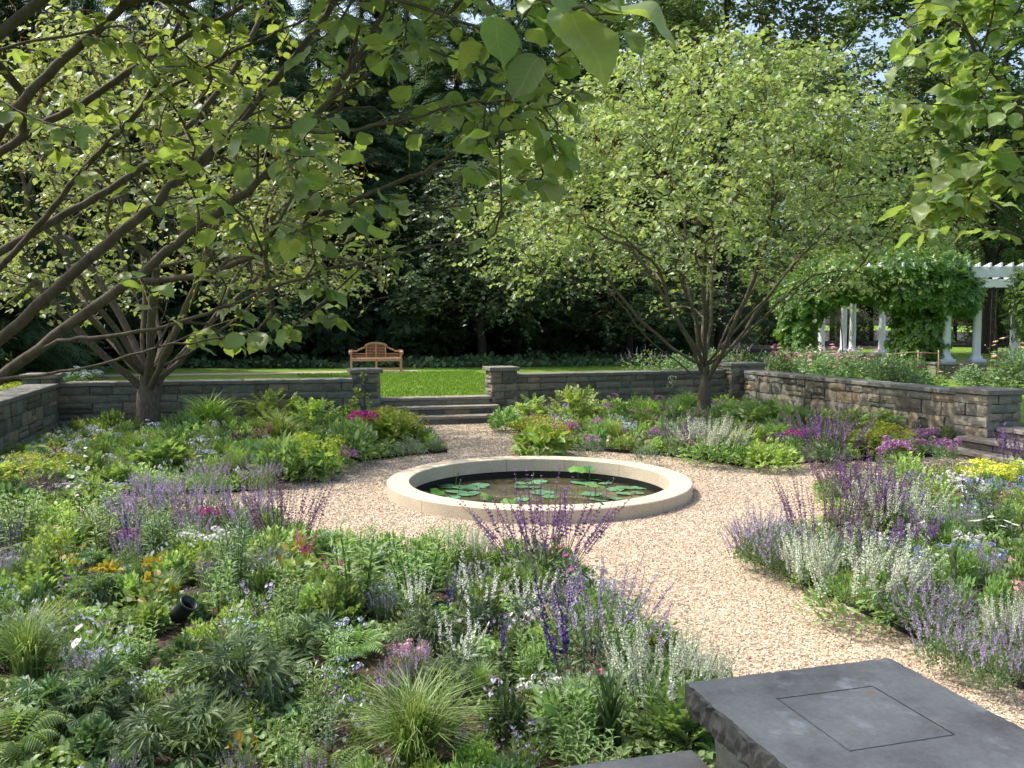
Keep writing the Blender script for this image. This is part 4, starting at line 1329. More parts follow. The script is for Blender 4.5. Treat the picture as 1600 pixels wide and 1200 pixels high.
LIMBS_L = [
    ('trunk', [(0, 530, 3.2), (100, 445, 3.2), (165, 380, 3.2), (235, 325, 3.22), (280, 280, 3.25), (330, 238, 3.25), (380, 183, 3.3), (425, 135, 3.3), (475, 72, 3.35), (525, 5, 3.4), (560, -60, 3.45)], .026, .012, 14),
    ('trunk', [(-10, 600, 3.0), (60, 545, 3.0), (130, 485, 3.0), (215, 440, 3.0), (260, 392, 3.0), (300, 355, 3.0), (360, 325, 2.98), (405, 285, 2.95), (440, 245, 2.95), (480, 205, 2.9), (512, 158, 2.9), (547, 108, 2.88), (580, 60, 2.85), (600, 15, 2.85), (625, -40, 2.8)], .024, .007, 16),
    ('near', [(215, 440, 3.0), (300, 437, 2.95), (370, 420, 2.9), (430, 380, 2.85), (490, 345, 2.8), (560, 307, 2.75), (620, 285, 2.7), (680, 262, 2.65), (740, 222, 2.6), (780, 188, 2.6)], .013, .004, 20),
    ('near', [(60, 545, 3.0), (105, 523, 2.95), (160, 528, 2.9), (210, 525, 2.9), (290, 500, 2.85), (340, 485, 2.8), (400, 460, 2.75), (470, 430, 2.7), (560, 410, 2.65), (640, 393, 2.6), (720, 374, 2.6)], .0095, .003, 15),
    ('trunk', [(20, 590, 2.75), (80, 582, 2.7), (130, 579, 2.7), (200, 558, 2.65), (270, 535, 2.6), (345, 528, 2.6), (420, 520, 2.6)], .008, .0025, 9),
    ('trunk', [(-40, 270, 3.3), (0, 203, 3.3), (34, 160, 3.3), (78, 111, 3.3), (111, 83, 3.3), (155, 44, 3.35), (202, 5, 3.35), (240, -40, 3.4)], .026, .016, 12),
    ('trunk', [(-30, 262, 3.7), (0, 236, 3.7), (51, 202, 3.7), (118, 169, 3.72), (159, 142, 3.75), (189, 118, 3.75), (250, 84, 3.8), (304, 50, 3.8), (354, 22, 3.85), (405, 0, 3.9), (450, -40, 3.9)], .022, .011, 12),
    ('trunk', [(-20, 440, 4.0), (25, 395, 4.0), (72, 338, 3.95), (112, 288, 3.9), (142, 246, 3.85), (189, 208, 3.8), (219, 175, 3.8), (246, 128, 3.8), (260, 88, 3.8), (287, 20, 3.8), (300, -40, 3.8)], .018, .010, 10),
    ('near', [(233, 162, 3.8), (280, 128, 3.75), (321, 101, 3.7), (388, 67, 3.65), (472, 33, 3.6), (530, 5, 3.55)], .0095, .004, 12),
    ('trunk', [(-20, 405, 4.2), (67, 352, 4.3), (130, 318, 4.35), (192, 290, 4.4), (253, 236, 4.45), (304, 192, 4.5), (337, 152, 4.55), (388, 84, 4.6), (412, 15, 4.7), (425, -40, 4.8)], .026, .013, 10),
    ('trunk', [(-30, 80, 2.7), (0, 47, 2.7), (67, 0, 2.7), (110, -40, 2.75)], .022, .016, 8),
    ('trunk', [(-20, 82, 2.9), (60, 58, 2.9), (130, 52, 2.85), (190, 40, 2.85)], .008, .004, 8),
    ('near', [(512, 158, 2.9), (560, 130, 2.75), (600, 95, 2.65), (650, 62, 2.55), (700, 25, 2.45), (735, -10, 2.4)], .007, .003, 20),
    ('near', [(547, 108, 2.88), (560, 40, 2.6), (570, -20, 2.4)], .006, .004, 6),
    ('near', [(570, -20, 2.4), (660, 14, 2.3), (720, 36, 2.25), (790, 58, 2.2), (840, 95, 2.15), (868, 135, 2.15)], .006, .002, 22),
    ('near', [(480, 205, 2.9), (560, 210, 2.75), (640, 185, 2.6), (720, 160, 2.5), (800, 150, 2.4), (850, 168, 2.35)], .007, .0025, 18),
    ('near', [(740, 222, 2.6), (790, 205, 2.55), (835, 195, 2.5), (880, 205, 2.45)], .004, .002, 14),
    ('near', [(570, -20, 2.4), (700, -45, 1.9), (800, -25, 1.55), (880, 12, 1.4), (930, 22, 1.35), (985, 18, 1.35)], .006, .0022, 5),
]
BIGL = [(893, 22, 952, 126, 1.35, .9), (940, 8, 1068, 54, 1.36, .35), (978, 50, 1004, 86, 1.42, .5), (868, -6, 900, 30, 1.4, .6), (840, -10, 812, 22, 1.5, .5), (905, -18, 975, 6, 1.33, .4), (872, 10, 888, 60, 1.5, .8), (842, 90, 800, 150, 2.0, .7), (770, 30, 790, 100, 2.0, .7)]
FLB = np.array([-3.2, 3.5, BED_Z - .03])
near_tree('near tree whose dark branches and big leaves fill the upper left of the view', FLB, np.array([-3.05, 3.4, 1.15]), LIMBS_L, env_left,
          [(2.2, 3.2), (2.9, 3.9), (3.6, 4.2), (4.6, 4.1), (5.6, 3.4), (6.6, 2.2), (7.2, .9)], 17, .060, 560, BIGL, (7, 10), 1.6, np.array([.8, 2.2, NZ]), 1.5)
def env_right(x, y):
    lim = np.interp(y, [-100, 0, 20, 60, 150, 170, 215, 235, 290, 310, 350, 395], [1400, 1400, 1385, 1400, 1385, 1400, 1440, 1455, 1440, 1395, 1395, 1470])
    return (x > lim + 15) & (y < 385)
LIMBS_R = [
    ('trunk', [(1720, 345, 4.5), (1650, 250, 4.35), (1600, 184, 4.2), (1566, 135, 4.1), (1546, 101, 4.05), (1512, 67, 4.0), (1490, 8, 4.0), (1470, -50, 4.0)], .016, .007, 24),
    ('near', [(1600, 184, 4.2), (1555, 172, 4.05), (1492, 145, 3.95), (1462, 116, 3.9), (1425, 95, 3.9)], .006, .003, 26),
    ('trunk', [(1720, 330, 4.3), (1640, 285, 4.2), (1600, 263, 4.1), (1549, 236, 4.0), (1510, 225, 3.9), (1470, 215, 3.9)], .010, .003, 26),
    ('trunk', [(1720, 420, 4.2), (1620, 372, 4.0), (1532, 352, 3.9), (1465, 324, 3.8), (1425, 330, 3.8)], .010, .003, 26),
    ('near', [(1546, 101, 4.05), (1520, 30, 3.9), (1450, 20, 3.85), (1420, 40, 3.8)], .005, .002, 24),
    ('trunk', [(1750, 120, 4.4), (1640, 60, 4.3), (1590, 20, 4.2), (1560, -30, 4.2)], .012, .006, 22),
    ('near', [(1620, 372, 4.0), (1570, 330, 4.0), (1540, 300, 3.9), (1480, 290, 3.9)], .005, .002, 18),
]
FRB = np.array([6.8, 5.9, BED_Z - .03])
near_tree('near tree at the right edge with large sunlit leaves hanging into the view', FRB, np.array([6.7, 5.8, 1.2]), LIMBS_R, env_right,
          [(2.2, 3.2), (2.9, 4.0), (3.8, 4.4), (4.8, 4.1), (5.8, 3.3), (6.8, 2.2), (7.4, .9)], 23, .086, 150, (), (5, 7), 1.1, None, 1.35)

# background trees: a few built, then copied with their parts
def deciduous(label, seed, H, R, trunk_h, tr_r, leaf, n_tips, n_leaf, mat='oak_leaf', flat_=1.0, group=None, cat='tree', name='broadleaf_tree', lump=.2, tm=T_QUICK):
    rng = np.random.default_rng(seed)
    t = thing(name, label, cat, (0, 0, LAWN_Z), group)
    tr = Tree(rng)
    ids = tr.path(-1, [(0, 0, -.2), (.05, 0, trunk_h * .4), (0, .08, trunk_h * .75), (.1, 0, trunk_h), (.0, .1, trunk_h * 1.25), (.15, 0, trunk_h + (H - trunk_h) * .35), (0, 0, trunk_h + (H - trunk_h) * .6)])
    prof = [(trunk_h, R * .55), (trunk_h + (H - trunk_h) * .25, R), (trunk_h + (H - trunk_h) * .5, R * .95), (trunk_h + (H - trunk_h) * .8, R * .6), (H, R * .12)]
    tips = crown_tips(rng, n_tips, (0, 0), prof, .1, trunk_h * .9, lump)
    tr.grow(tips, 2, .8, .3, .0, .08)
    g = Geo(); tr.finish(g, tr_r / n_tips ** .5, .5, 4, 8, 0, None, .35)
    obj('trunk', g.mesh('trunk', ['dark_bark']), t)
    g = Geo(); canopy_leaves(g, tr, n_leaf, leaf, tm, rng, .6, .8, .2, 0, .6, None, 10, .7)
    obj('crown', g.mesh('crown', [mat]), t)
    return t
def hemlock(label, seed, H, R, low, group):
    rng = np.random.default_rng(seed)
    t = thing('hemlock_tree', label, 'tree', (0, 0, LAWN_Z), group)
    g = Geo(); zs = np.linspace(-.2, H, 9); g.tube(np.stack([zs * 0, zs * 0, zs], -1), np.interp(zs, [0, H], [.32, .03]), 9)
    P, D, N, S = [], [], [], []
    z = low
    while z < H - .3:
        for _ in range(5):
            a = rng.uniform(0, 6.28); L = R * (1 - ((z - low * .6) / (H * 1.02 - low * .6)) ** 1.25) * rng.uniform(.7, 1.1) + .25
            dz = rng.uniform(.05, .28)
            s = np.linspace(0, 1, 7)
            q = np.stack([np.cos(a) * L * s, np.sin(a) * L * s, z + L * (dz * s - .42 * s ** 2.2)], -1)
            g.tube(q, np.interp(s, [0, 1], [.045 * L / R + .01, .008]), 4)
            m = int(24 * L) + 6
            u = rng.uniform(.15, 1, m) ** .75
            b = np.stack([np.interp(u, s, q[:, j]) for j in range(3)], -1)
            side = rng.choice([-1, 1], m); ang = a + side * rng.uniform(.3, 1.25, m)
            b[:, :2] += (np.stack([np.cos(ang), np.sin(ang)], -1) * (rng.uniform(0, .35, m) * L * (1 - .6 * u))[:, None])
            b[:, 2] += rng.normal(size=m) * .08
            P.append(b); D.append(np.stack([np.cos(ang), np.sin(ang), rng.uniform(-.7, .05, m)], -1))
            nn = rng.normal(size=(m, 3)) * .3; nn[:, 2] += 1; N.append(nn); S.append(rng.uniform(.35, .75, m))
        z += rng.uniform(.32, .5)
    obj('trunk', g.mesh('trunk', ['dark_bark']), t)
    P, D, N, S = map(np.concatenate, (P, D, N, S))
    g = Geo(); g.scatter(T_FEATHER, P, frames(D, N), S, 0, np.clip(rng.normal(.45, .2, len(P)), 0, 1))
    obj('crown', g.mesh('crown', ['hemlock']), t)
    print('hemlock sprays', len(P))
    return t
def dup(root, loc, rz, s, label=None, group=None):
    r = root.copy(); link(r); r.location = loc; r.rotation_euler = (0, 0, rz); r.scale = (s if hasattr(s, '__len__') else (s, s, s))
    if label: r['label'] = label
    if group: r['group'] = group
    for ch in root.children:
        c = ch.copy(); link(c); c.parent = r
        for gch in ch.children:
            d = gch.copy(); link(d); d.parent = c
    return r
def place(proto_used, root, px, Y, rz, s, label=None, group=None):
    p = at(px, 560, Y); loc = (p[0], p[1], LAWN_Z)
    if id(root) not in proto_used:
        proto_used[id(root)] = 1
        root.location = loc; root.rotation_euler = (0, 0, rz); root.scale = s if hasattr(s, '__len__') else (s, s, s)
        if label: root['label'] = label
        if group: root['group'] = group
        return root
    return dup(root, loc, rz, s, label, group)
used = {}
HEM_L = ['dark hemlock at the left edge beyond the corner pier', 'dark hemlock behind the left end of the far wall', 'dark hemlock just left of the left tree trunk, behind the wall', 'dark hemlock behind the left tree crown', 'dark hemlock behind the right half of the left tree crown', 'short dark hemlock left of the bench', 'dark hemlock just left behind the teak bench', 'drooping dark hemlock directly behind the teak bench', 'tall dark hemlock behind the far lawn, right of the bench', 'dark hemlock behind the pale spreading tree', 'tallest dark hemlock rising over the gap between bench and pale tree']
hem = [hemlock('dark hemlock standing among the evergreens behind the bench and far lawn', 51, 17, 4.0, 1.2, 'evergreens behind the far lawn'),
       hemlock('dark hemlock standing among the evergreens behind the bench and far lawn', 52, 21, 4.6, 2.0, 'evergreens behind the far lawn')]
k = 0
for px, Y, s in ((-30, 31, .95), (50, 30, .8), (150, 40, 1.05), (250, 36, .9), (345, 39, 1.0), (430, 35.5, .75), (505, 39, .95), (570, 36.5, .8), (640, 43, 1.1), (715, 40, .85), (690, 50, 1.15), (800, 46, 1.0), (870, 42, .8), (930, 47, .95), (1010, 44, .75), (1075, 50, .9), (560, 52, 1.1), (410, 52, 1.15), (260, 52, 1.1), (80, 50, 1.2)):
    lab = HEM_L[k] if k < len(HEM_L) else 'dark hemlock in the rear row of the evergreens behind the bench'
    place(used, hem[k % 2], px, Y, k * 1.7, s, lab, 'evergreens behind the far lawn' if k < len(HEM_L) else 'rear evergreens'); k += 1
dup(hem[0], (-16.2, 24.5, LAWN_Z), 1.1, .95, 'dark hemlock just outside the left wall, shading the left lawn', None); dup(hem[1], (-20.5, 28.0, LAWN_Z), 2.1, .95, 'tall dark hemlock beyond the left wall', None)
oaks = [deciduous('oak', 61, 20, 5.6, 5.0, .42, .24, 230, 150), deciduous('oak', 62, 23, 6.2, 7.5, .45, .26, 240, 150), deciduous('oak', 63, 15, 4.6, 2.6, .26, .2, 200, 130)]
place(used, oaks[0], 1128, 41, .4, (1.0, 1.0, 1.0), 'tall dark broadleaf tree rising directly behind the crown of the right vase-shaped tree')
place(used, oaks[1], 1408, 46, 1.2, .88, 'tall tree with forked dark limbs against the sky, right of the sky gap')
place(used, oaks[0], 1545, 47, 2.7, 1.05, 'tall dark broadleaf tree behind the pergola beam at the right edge')
place(used, oaks[1], 985, 47, 3.9, .9, 'tall broadleaf tree behind the big hanging leaf at top centre')
place(used, oaks[0], 860, 56, 5.0, 1.05, 'tall broadleaf tree farther back above the far steps')
FAR = 'broadleaf tree in the distant woods beyond the pergola and sunny far lawn'
k = 0
for px, Y, i, s in ((1230, 75, 2, 1.1), (1300, 82, 2, 1.2), (1190, 68, 2, 1.0), (1360, 80, 2, .95), (1430, 74, 2, 1.15), (1490, 82, 2, 1.0), (1560, 76, 2, 1.2), (1630, 80, 2, 1.0), (1700, 70, 2, 1.2), (1780, 60, 0, 1.0), (1100, 78, 2, 1.2), (1020, 80, 2, 1.2), (1480, 62, 2, .9), (1640, 55, 0, .95)):
    place(used, oaks[i], px, Y, k * 2.1 + .5, s, FAR, 'distant woods at right'); k += 1
WOOD = 'broadleaf tree in the deep woods behind the dark evergreens'
for px, Y, i, s in ((-500, 48, 0, 1.1), (-250, 66, 1, 1.0), (0, 68, 0, 1.1), (200, 70, 1, 1.0), (380, 72, 0, 1.1), (520, 74, 1, .9), (640, 76, 0, 1.0), (760, 72, 1, .85), (900, 75, 0, 1.0), (700, 60, 2, 1.0), (820, 62, 2, 1.1), (940, 64, 2, 1.0), (600, 62, 2, 1.1), (480, 60, 2, 1.0)):
    place(used, oaks[i], px, Y, k * 2.1 + .5, s, WOOD, 'deep woods behind the evergreens'); k += 1
dog = deciduous('spreading tree with pale glinting leaves over the far lawn, right of the bench', 71, 8.2, 3.6, 1.9, .24, .15, 200, 110, 'dogwood_leaf', name='dogwood_tree', tm=T_OVATE)
place(used, dog, 752, 35.0, .6, 1.0)
place(used, dog, 985, 36.5, 2.4, (.9, .9, .75), 'low dark spreading tree with crooked trunk behind the right far wall')
place(used, dog, 455, 35.0, 4.0, (.75, .75, .6), 'small leafy understory tree left of the teak bench under the evergreens')
yew = deciduous('bushy dark shrub tree', 73, 4.4, 2.1, .35, .1, .15, 150, 120, 'oak_leaf', name='understory_shrub', cat='shrub')
U = 'dark bushy shrub growing under the forest edge trees'
k = 0
for px, Y, s in ((620, 44, .8), (680, 47, .9), (540, 40, .7), (480, 43, .9), (380, 38, .7), (300, 36, .8), (180, 36, .8), (60, 37, .8), (740, 52, .9), (835, 50, .7), (905, 52, .8), (1010, 44, .7), (1060, 46, .7), (1120, 55, .8), (1200, 66, .8), (1330, 66, .6), (1240, 64, .5), (1440, 66, .7), (1545, 64, .8)):
    place(used, yew, px, Y, k * 1.3, s, U if Y < 60 else 'bushy green shrub on the far sunny lawn behind the pergola', 'forest edge shrubs' if Y < 60 else 'far lawn shrubs'); k += 1

# ------------------------------------------------------------------ flowers and plants
def fmesh(name, fn, mats, n=3):
    out = []
    for i in range(n):
        g = Geo(); fn(g, np.random.default_rng(100 + i)); out.append((g, g.mesh(name, mats), mats))
    return out
def f_spike(H, whorls, per, r0, r1, tilt, fs, m=1, stem=.0022, start=.3, gap=True, tm=T_PETAL, bud=0.0):
    def fn(g, r):
        bend = r.normal(size=2) * .06 * H
        P = np.array([(bend[0] * t * t, bend[1] * t * t, H * t) for t in np.linspace(0, 1, 5)])
        g.tube(P, np.linspace(stem, stem * .5, 5), 3, 0)
        zs = np.linspace(start, 1.0, whorls)
        A, Dd, N, S = [], [], [], []
        for z in zs:
            rr = r0 + (r1 - r0) * (z - start) / (1 - start)
            c = np.array([bend[0] * z * z, bend[1] * z * z, H * z])
            for j in range(per):
                a = r.uniform(0, 6.28); d = np.array([math.cos(a), math.sin(a), tilt + r.normal() * .2])
                A.append(c + (0 if gap else 1) * r.normal(size=3) * .003 + [0, 0, (0 if gap else r.uniform(-.5, .5) * H / whorls)])
                Dd.append(d); N.append([r.normal() * .5, r.normal() * .5, 1]); S.append((rr * .75, rr, rr))
        g.scatter(tm, A, frames(np.array(Dd), np.array(N)), np.array(S) * fs, m)
    return fn
def f_pet(n, L, w, cup, cy=.18):
    def fn(g, r):
        a = np.arange(n) * 6.283 / n + r.uniform(0, 6)
        d = np.stack([np.cos(a), np.sin(a), np.full(n, cup)], -1)
        nn = np.stack([-np.cos(a) * cup, -np.sin(a) * cup, np.ones(n)], -1)
        g.scatter(T_PETAL, np.zeros((n, 3)), frames(d, nn), np.stack([np.full(n, w), L * r.uniform(.85, 1.1, n), np.full(n, L)], -1), 0)
        g.scatter(T_OCTA, [(0, 0, cup * L * .25 + .001)], np.eye(3)[None], np.array([[cy * L, cy * L, cy * L * .6]]), 1)
    return fn
def f_viola(g, r):
    for a, w, L, m in ((1.05, .018, .017, 1), (2.09, .018, .017, 1), (-.25, .016, .013, 0), (3.39, .016, .013, 0), (-1.57, .022, .017, 0)):
        d = np.array([[math.cos(a), 0.02, math.sin(a)]])
        g.scatter(T_PETAL, [(0, 0 if m == 0 else .002, 0)], frames(d, np.array([[0, -1., .1]])), np.array([[w, L, .01]]), m)
    g.scatter(T_OCTA, [(0, -.002, 0)], np.eye(3)[None], np.array([[.003, .002, .003]]), 2)
    g.tube([(0, .004, 0), (0, .012, -.015), (0, .006, -.06)], .0014, 3, 3)
def f_cluster(n, R, fs, flat_=.5, petals=True):
    def fn(g, r):
        for _ in range(n):
            d = rdir(1, r, .5)[0]; c = d * R * np.array([1, 1, flat_])
            k = 5 if petals else 3
            a = np.arange(k) * 6.283 / k + r.uniform(0, 6); f = frames(d[None], np.array([[.3, .5, .2]]))[0]
            dd = np.cos(a)[:, None] * f[:, 0] + np.sin(a)[:, None] * f[:, 2] + .25 * d
            g.scatter(T_PETAL, np.tile(c, (k, 1)), frames(dd, np.tile(d, (k, 1))), np.full((k, 3), fs), 0, np.full(k, r.uniform()))
    return fn
def f_rose(g, r):
    for ring, (n, L, cup) in enumerate(((7, .045, .35), (6, .036, .9), (5, .026, 1.8))):
        a = np.arange(n) * 6.283 / n + ring
        d = np.stack([np.cos(a), np.sin(a), np.full(n, cup)], -1); nn = np.stack([-np.cos(a) * cup, -np.sin(a) * cup, np.ones(n)], -1)
        g.scatter(T_PETAL, np.zeros((n, 3)), frames(d, nn), np.tile([[L * 1.1, L, L]], (n, 1)), 0, np.full(n, .35 + .2 * ring))
def f_globe(g, r):
    d = rdir(70, r); g.scatter(T_PETAL, d * .055, frames(d, rdir(70, r)), np.tile([[.010, .018, .01]], (70, 1)), 0)
    g.scatter(T_BLADE, np.zeros((40, 3)), frames(rdir(40, r), rdir(40, r)), np.tile([[.003, .055, .003]], (40, 1)), 1)
    g.tube([(0, 0, -.45), (0, 0, 0)], .003, 4, 1)
FL = {}
FL['salvia'] = fmesh('flower_spike', f_spike(.34, 13, 4, .020, .009, .5, 1, start=.28), ['dark_stem', 'violet_flower'])
FL['salvia_dark'] = fmesh('flower_spike', f_spike(.34, 13, 4, .018, .008, .5, 1, start=.28), ['dark_stem', 'plum_flower'])
FL['catmint'] = fmesh('flower_spike', f_spike(.30, 10, 6, .019, .009, .45, 1, start=.3, gap=False), ['stem', 'lavender_flower'])
FL['veronica'] = fmesh('flower_spike', f_spike(.24, 26, 5, .016, .006, .5, 1, start=.25, gap=False), ['stem', 'cream_flower'])
FL['white_sage'] = fmesh('flower_spike', f_spike(.22, 12, 5, .018, .010, .5, 1, start=.3, gap=False), ['leaf_grey', 'white_flower'])
FL['indigo'] = fmesh('flower_spike', f_spike(.36, 20, 6, .019, .009, .5, 1, start=.3, gap=False), ['dark_stem', 'indigo_flower'])
FL['blue_spike'] = fmesh('flower_spike', f_spike(.24, 13, 6, .021, .012, .5, 1, start=.3, gap=False), ['stem', 'violet_flower'])
FL['snap'] = fmesh('flower_spike', f_spike(.24, 9, 5, .030, .02, .3, 1, start=.35, gap=False), ['stem', 'magenta_flower'])
FL['plume'] = fmesh('flower_spike', f_spike(.26, 18, 5, .018, .008, .7, 1, start=.3, gap=False), ['stem', 'wine_flower'])
FL['bell'] = fmesh('flower_spike', f_spike(.40, 8, 2, .034, .026, -.1, 1, start=.45, gap=False), ['stem', 'white_flower'])
for nm, a, b in (('viola_white', 'white_flower', 'pale_blue_flower'), ('viola_violet', 'violet_flower', 'indigo_flower'), ('viola_blue', 'pale_blue_flower', 'violet_flower'), ('viola_yellow', 'cream_flower', 'yellow_flower')):
    FL[nm] = fmesh('flower', f_viola, [a, b, 'yellow_flower', 'stem'], 2)
FL['phlox_blue'] = fmesh('flower', f_cluster(5, .02, .009), ['pale_blue_flower'])
FL['forget'] = fmesh('flower', f_cluster(7, .02, .008), ['blue_flower'])
FL['froth'] = fmesh('flower_froth', f_cluster(26, .05, .010, .7, False), ['lime_flower'])
FL['yellow_froth'] = fmesh('flower_froth', f_cluster(22, .045, .013, .5, False), ['bright_yellow_flower'])
FL['mauve_head'] = fmesh('flower_head', f_cluster(18, .035, .012, .6), ['mauve_flower'])
FL['magenta_head'] = fmesh('flower_head', f_cluster(16, .04, .016, .5), ['magenta_flower'])
FL['pink_head'] = fmesh('flower_head', f_cluster(12, .026, .012, .6), ['pink_flower'])
FL['white_head'] = fmesh('flower_head', f_cluster(14, .03, .011, .6), ['white_flower'])
FL['magenta'] = fmesh('flower', f_pet(5, .018, .020, .3), ['magenta_flower', 'yellow_flower'])
FL['daisy'] = fmesh('flower', f_pet(9, .03, .016, .1), ['white_flower', 'yellow_flower'])
FL['orange'] = fmesh('flower', f_pet(6, .014, .012, .4), ['orange_flower', 'yellow_flower'])
FL['yellow'] = fmesh('flower', f_pet(5, .02, .022, .4), ['yellow_flower', 'orange_flower'])
FL['red'] = fmesh('flower', f_pet(6, .022, .022, .5), ['red_flower', 'indigo_flower'])
FL['violet'] = fmesh('flower', f_pet(5, .018, .02, .3), ['violet_flower', 'yellow_flower'])
FL['hellebore'] = fmesh('flower', f_pet(5, .017, .018, 1.3), ['leaf_stripe', 'lime_flower'])
FL['rose_pink'] = fmesh('rose', f_rose, ['pink_flower']); FL['rose_mag'] = fmesh('rose', f_rose, ['magenta_flower']); FL['rose_peach'] = fmesh('rose', f_rose, ['peach_flower'])
FL['globe'] = fmesh('flower_head', f_globe, ['cream_flower', 'stem'])

def mound(g, n, r, h, L, W_, tm, rng, m=0, up=.35, shell=.35, z0=.02, droop=.0):
    """leaves through a dome-shaped clump, denser near its surface"""
    d = rdir(n, rng); d[:, 2] = np.abs(d[:, 2])
    q = rng.uniform(shell, 1, n) ** .6
    P = d * q[:, None] * np.array([r, r, h]) * (1 + .12 * np.sin(d[:, 0:1] * 7 + d[:, 1:2] * 5)) + [0, 0, z0]
    P = P - d * np.array([1, 1, .5]) * L * .5
    D = d + rng.normal(size=(n, 3)) * .55; D[:, 2] += up - droop
    N = d * .6 + rng.normal(size=(n, 3)) * .45; N[:, 2] += .7
    S = L * rng.uniform(.6, 1.25, n)
    g.scatter(tm, P, frames(D, N), np.stack([S * W_, S, S], -1), m, np.clip(rng.normal(.45, .22, n), 0, 1))
def stems(g, n, r, h, lean, rng, m=1, rad=.003, leafL=.06, leafW=.25, tm=T_LANCE, every=.035, lm=0, droop=.2, top=1.0):
    tips = []
    for _ in range(n):
        a = rng.uniform(0, 6.28); q = r * math.sqrt(rng.uniform()) * .55; b = np.array([q * math.cos(a), q * math.sin(a), 0])
        H = h * rng.uniform(.7, 1.05); le = lean * rng.uniform(.3, 1.2)
        P = np.array([b + [math.cos(a) * le * t * t * H, math.sin(a) * le * t * t * H, H * t] for t in np.linspace(0, 1, 6)])
        g.tube(P, np.linspace(rad, rad * .5, 6), 3, m)
        k = max(3, int(H * top / every)); tt = np.linspace(.12, 1, k)
        Q = np.stack([np.interp(tt, np.linspace(0, 1, 6), P[:, j]) for j in range(3)], -1)
        an = np.arange(k) * 2.4 + rng.uniform(0, 6)
        D = np.stack([np.cos(an), np.sin(an), .55 - droop + rng.normal(size=k) * .2 + tt * .35], -1)
        S = leafL * (1.15 - .55 * tt) * rng.uniform(.8, 1.2, k)
        g.scatter(tm, Q, frames(D, np.tile([0, 0, 1.], (k, 1)) + rng.normal(size=(k, 3)) * .2), np.stack([S * leafW * (1 if tm is T_LANCE else 1 / leafW), S, S], -1), lm, np.clip(rng.normal(.5, .2, k), 0, 1))
        tips.append(P)
    return tips
def blades(g, n, r, L, w, rng, m=0, arch=.8, tm=T_ARCH):
    a = rng.uniform(0, 6.28, n); q = r * .35 * np.sqrt(rng.uniform(size=n))
    P = np.stack([q * np.cos(a), q * np.sin(a), np.zeros(n)], -1)
    out = rng.uniform(.15, 1, n) * arch
    a2 = a + rng.normal(size=n) * .5
    D = np.stack([np.cos(a2) * out, np.sin(a2) * out, np.ones(n) * rng.uniform(.6, 1.1, n)], -1)
    N = np.stack([-np.cos(a2), -np.sin(a2), out], -1) * -1
    N = np.stack([-np.cos(a2), -np.sin(a2), out * .9 + .05], -1)
    S = L * rng.uniform(.55, 1.1, n)
    g.scatter(tm, P, frames(D, N), np.stack([w * rng.uniform(.7, 1.2, n), S, S * .9], -1), m, rng.uniform(size=n))
def heads(n, r, h, rng, lean=.35, z0=.6, zj=.15, s=(.8, 1.15), upright=True, rim=False):
    """places of flower heads over the clump: (position, direction, scale)"""
    out = []
    for _ in range(n):
        a = rng.uniform(0, 6.28); q = math.sqrt(rng.uniform(.5 if rim else 0, 1))
        p = np.array([q * r * math.cos(a), q * r * math.sin(a), h * (z0 + (1 - z0) * math.sqrt(max(0, 1 - .8 * q * q))) + rng.normal() * zj * h])
        d = np.array([math.cos(a) * q * lean, math.sin(a) * q * lean, 1]) + rng.normal(size=3) * .10
        out.append((p, unit(d), rng.uniform(*s)))
    return out
def mats_of(hs, rng, face=False):
    res = []
    for p, d, s in hs:
        if face:                                             # faces turned outward and up, any way round
            a = rng.uniform(0, 6.28) if rng.random() < .4 else rng.normal() * .9
            Rz = np.array([[math.cos(a), -math.sin(a), 0], [math.sin(a), math.cos(a), 0], [0, 0, 1]])
            t = rng.uniform(.3, .9); Rx = np.array([[1, 0, 0], [0, math.cos(t), math.sin(t)], [0, -math.sin(t), math.cos(t)]])
            R = Rz @ Rx
        else:
            a = rng.uniform(0, 6.28)
            x = np.array([math.cos(a), math.sin(a), .1]); z = d; y = unit(np.cross(z, x)); x = np.cross(y, z); R = np.stack([x, y, z], -1)
        res.append((R, p, s))
    return res

# kind -> builder(rng) giving (foliage geo, foliage materials, [(flower kind, placements)], nominal radius, nominal height)
K = {}
def kind(fn): K[fn.__name__] = fn; return fn
@kind
def salvia_clump(r):
    g = Geo(); mound(g, 420, .24, .24, .075, .34, T_LANCE, r, up=.5)
    return g, ['leaf_sage', 'stem'], [('salvia', mats_of(heads(60, .24, .24, r, .55, .35, .14, (.8, 1.3)), r))], .36, .56
@kind
def dark_salvia(r):
    g = Geo(); mound(g, 420, .22, .2, .07, .34, T_LANCE, r, up=.5)
    return g, ['leaf_mid', 'stem'], [('salvia_dark', mats_of(heads(42, .22, .2, r, .4, .4, .14, (.8, 1.25)), r))], .31, .5
@kind
def catmint_mound(r):
    g = Geo(); mound(g, 900, .3, .26, .034, .6, T_QUICK, r, up=.3, shell=.2); stems(g, 26, .3, .34, .8, r, 1, .0018, .032, .6, T_QUICK, .022)
    return g, ['leaf_sage', 'stem'], [('catmint', mats_of(heads(62, .32, .2, r, .8, .3, .15, (.45, .95)), r))], .46, .42
@kind
def white_veronica(r):
    g = Geo(); mound(g, 520, .23, .22, .05, .36, T_LANCE, r, up=.4)
    return g, ['leaf_mid', 'stem'], [('veronica', mats_of(heads(60, .22, .2, r, .25, .45, .1, (.75, 1.2)), r))], .25, .42
@kind
def white_sage(r):
    g = Geo(); mound(g, 260, .15, .2, .06, .32, T_LANCE, r, up=.4); stems(g, 9, .12, .28, .3, r, 1, .002, .05, .28)
    return g, ['leaf_grey', 'stem'], [('white_sage', mats_of(heads(15, .14, .2, r, .35, .5, .12, (.55, .95)), r))], .19, .38
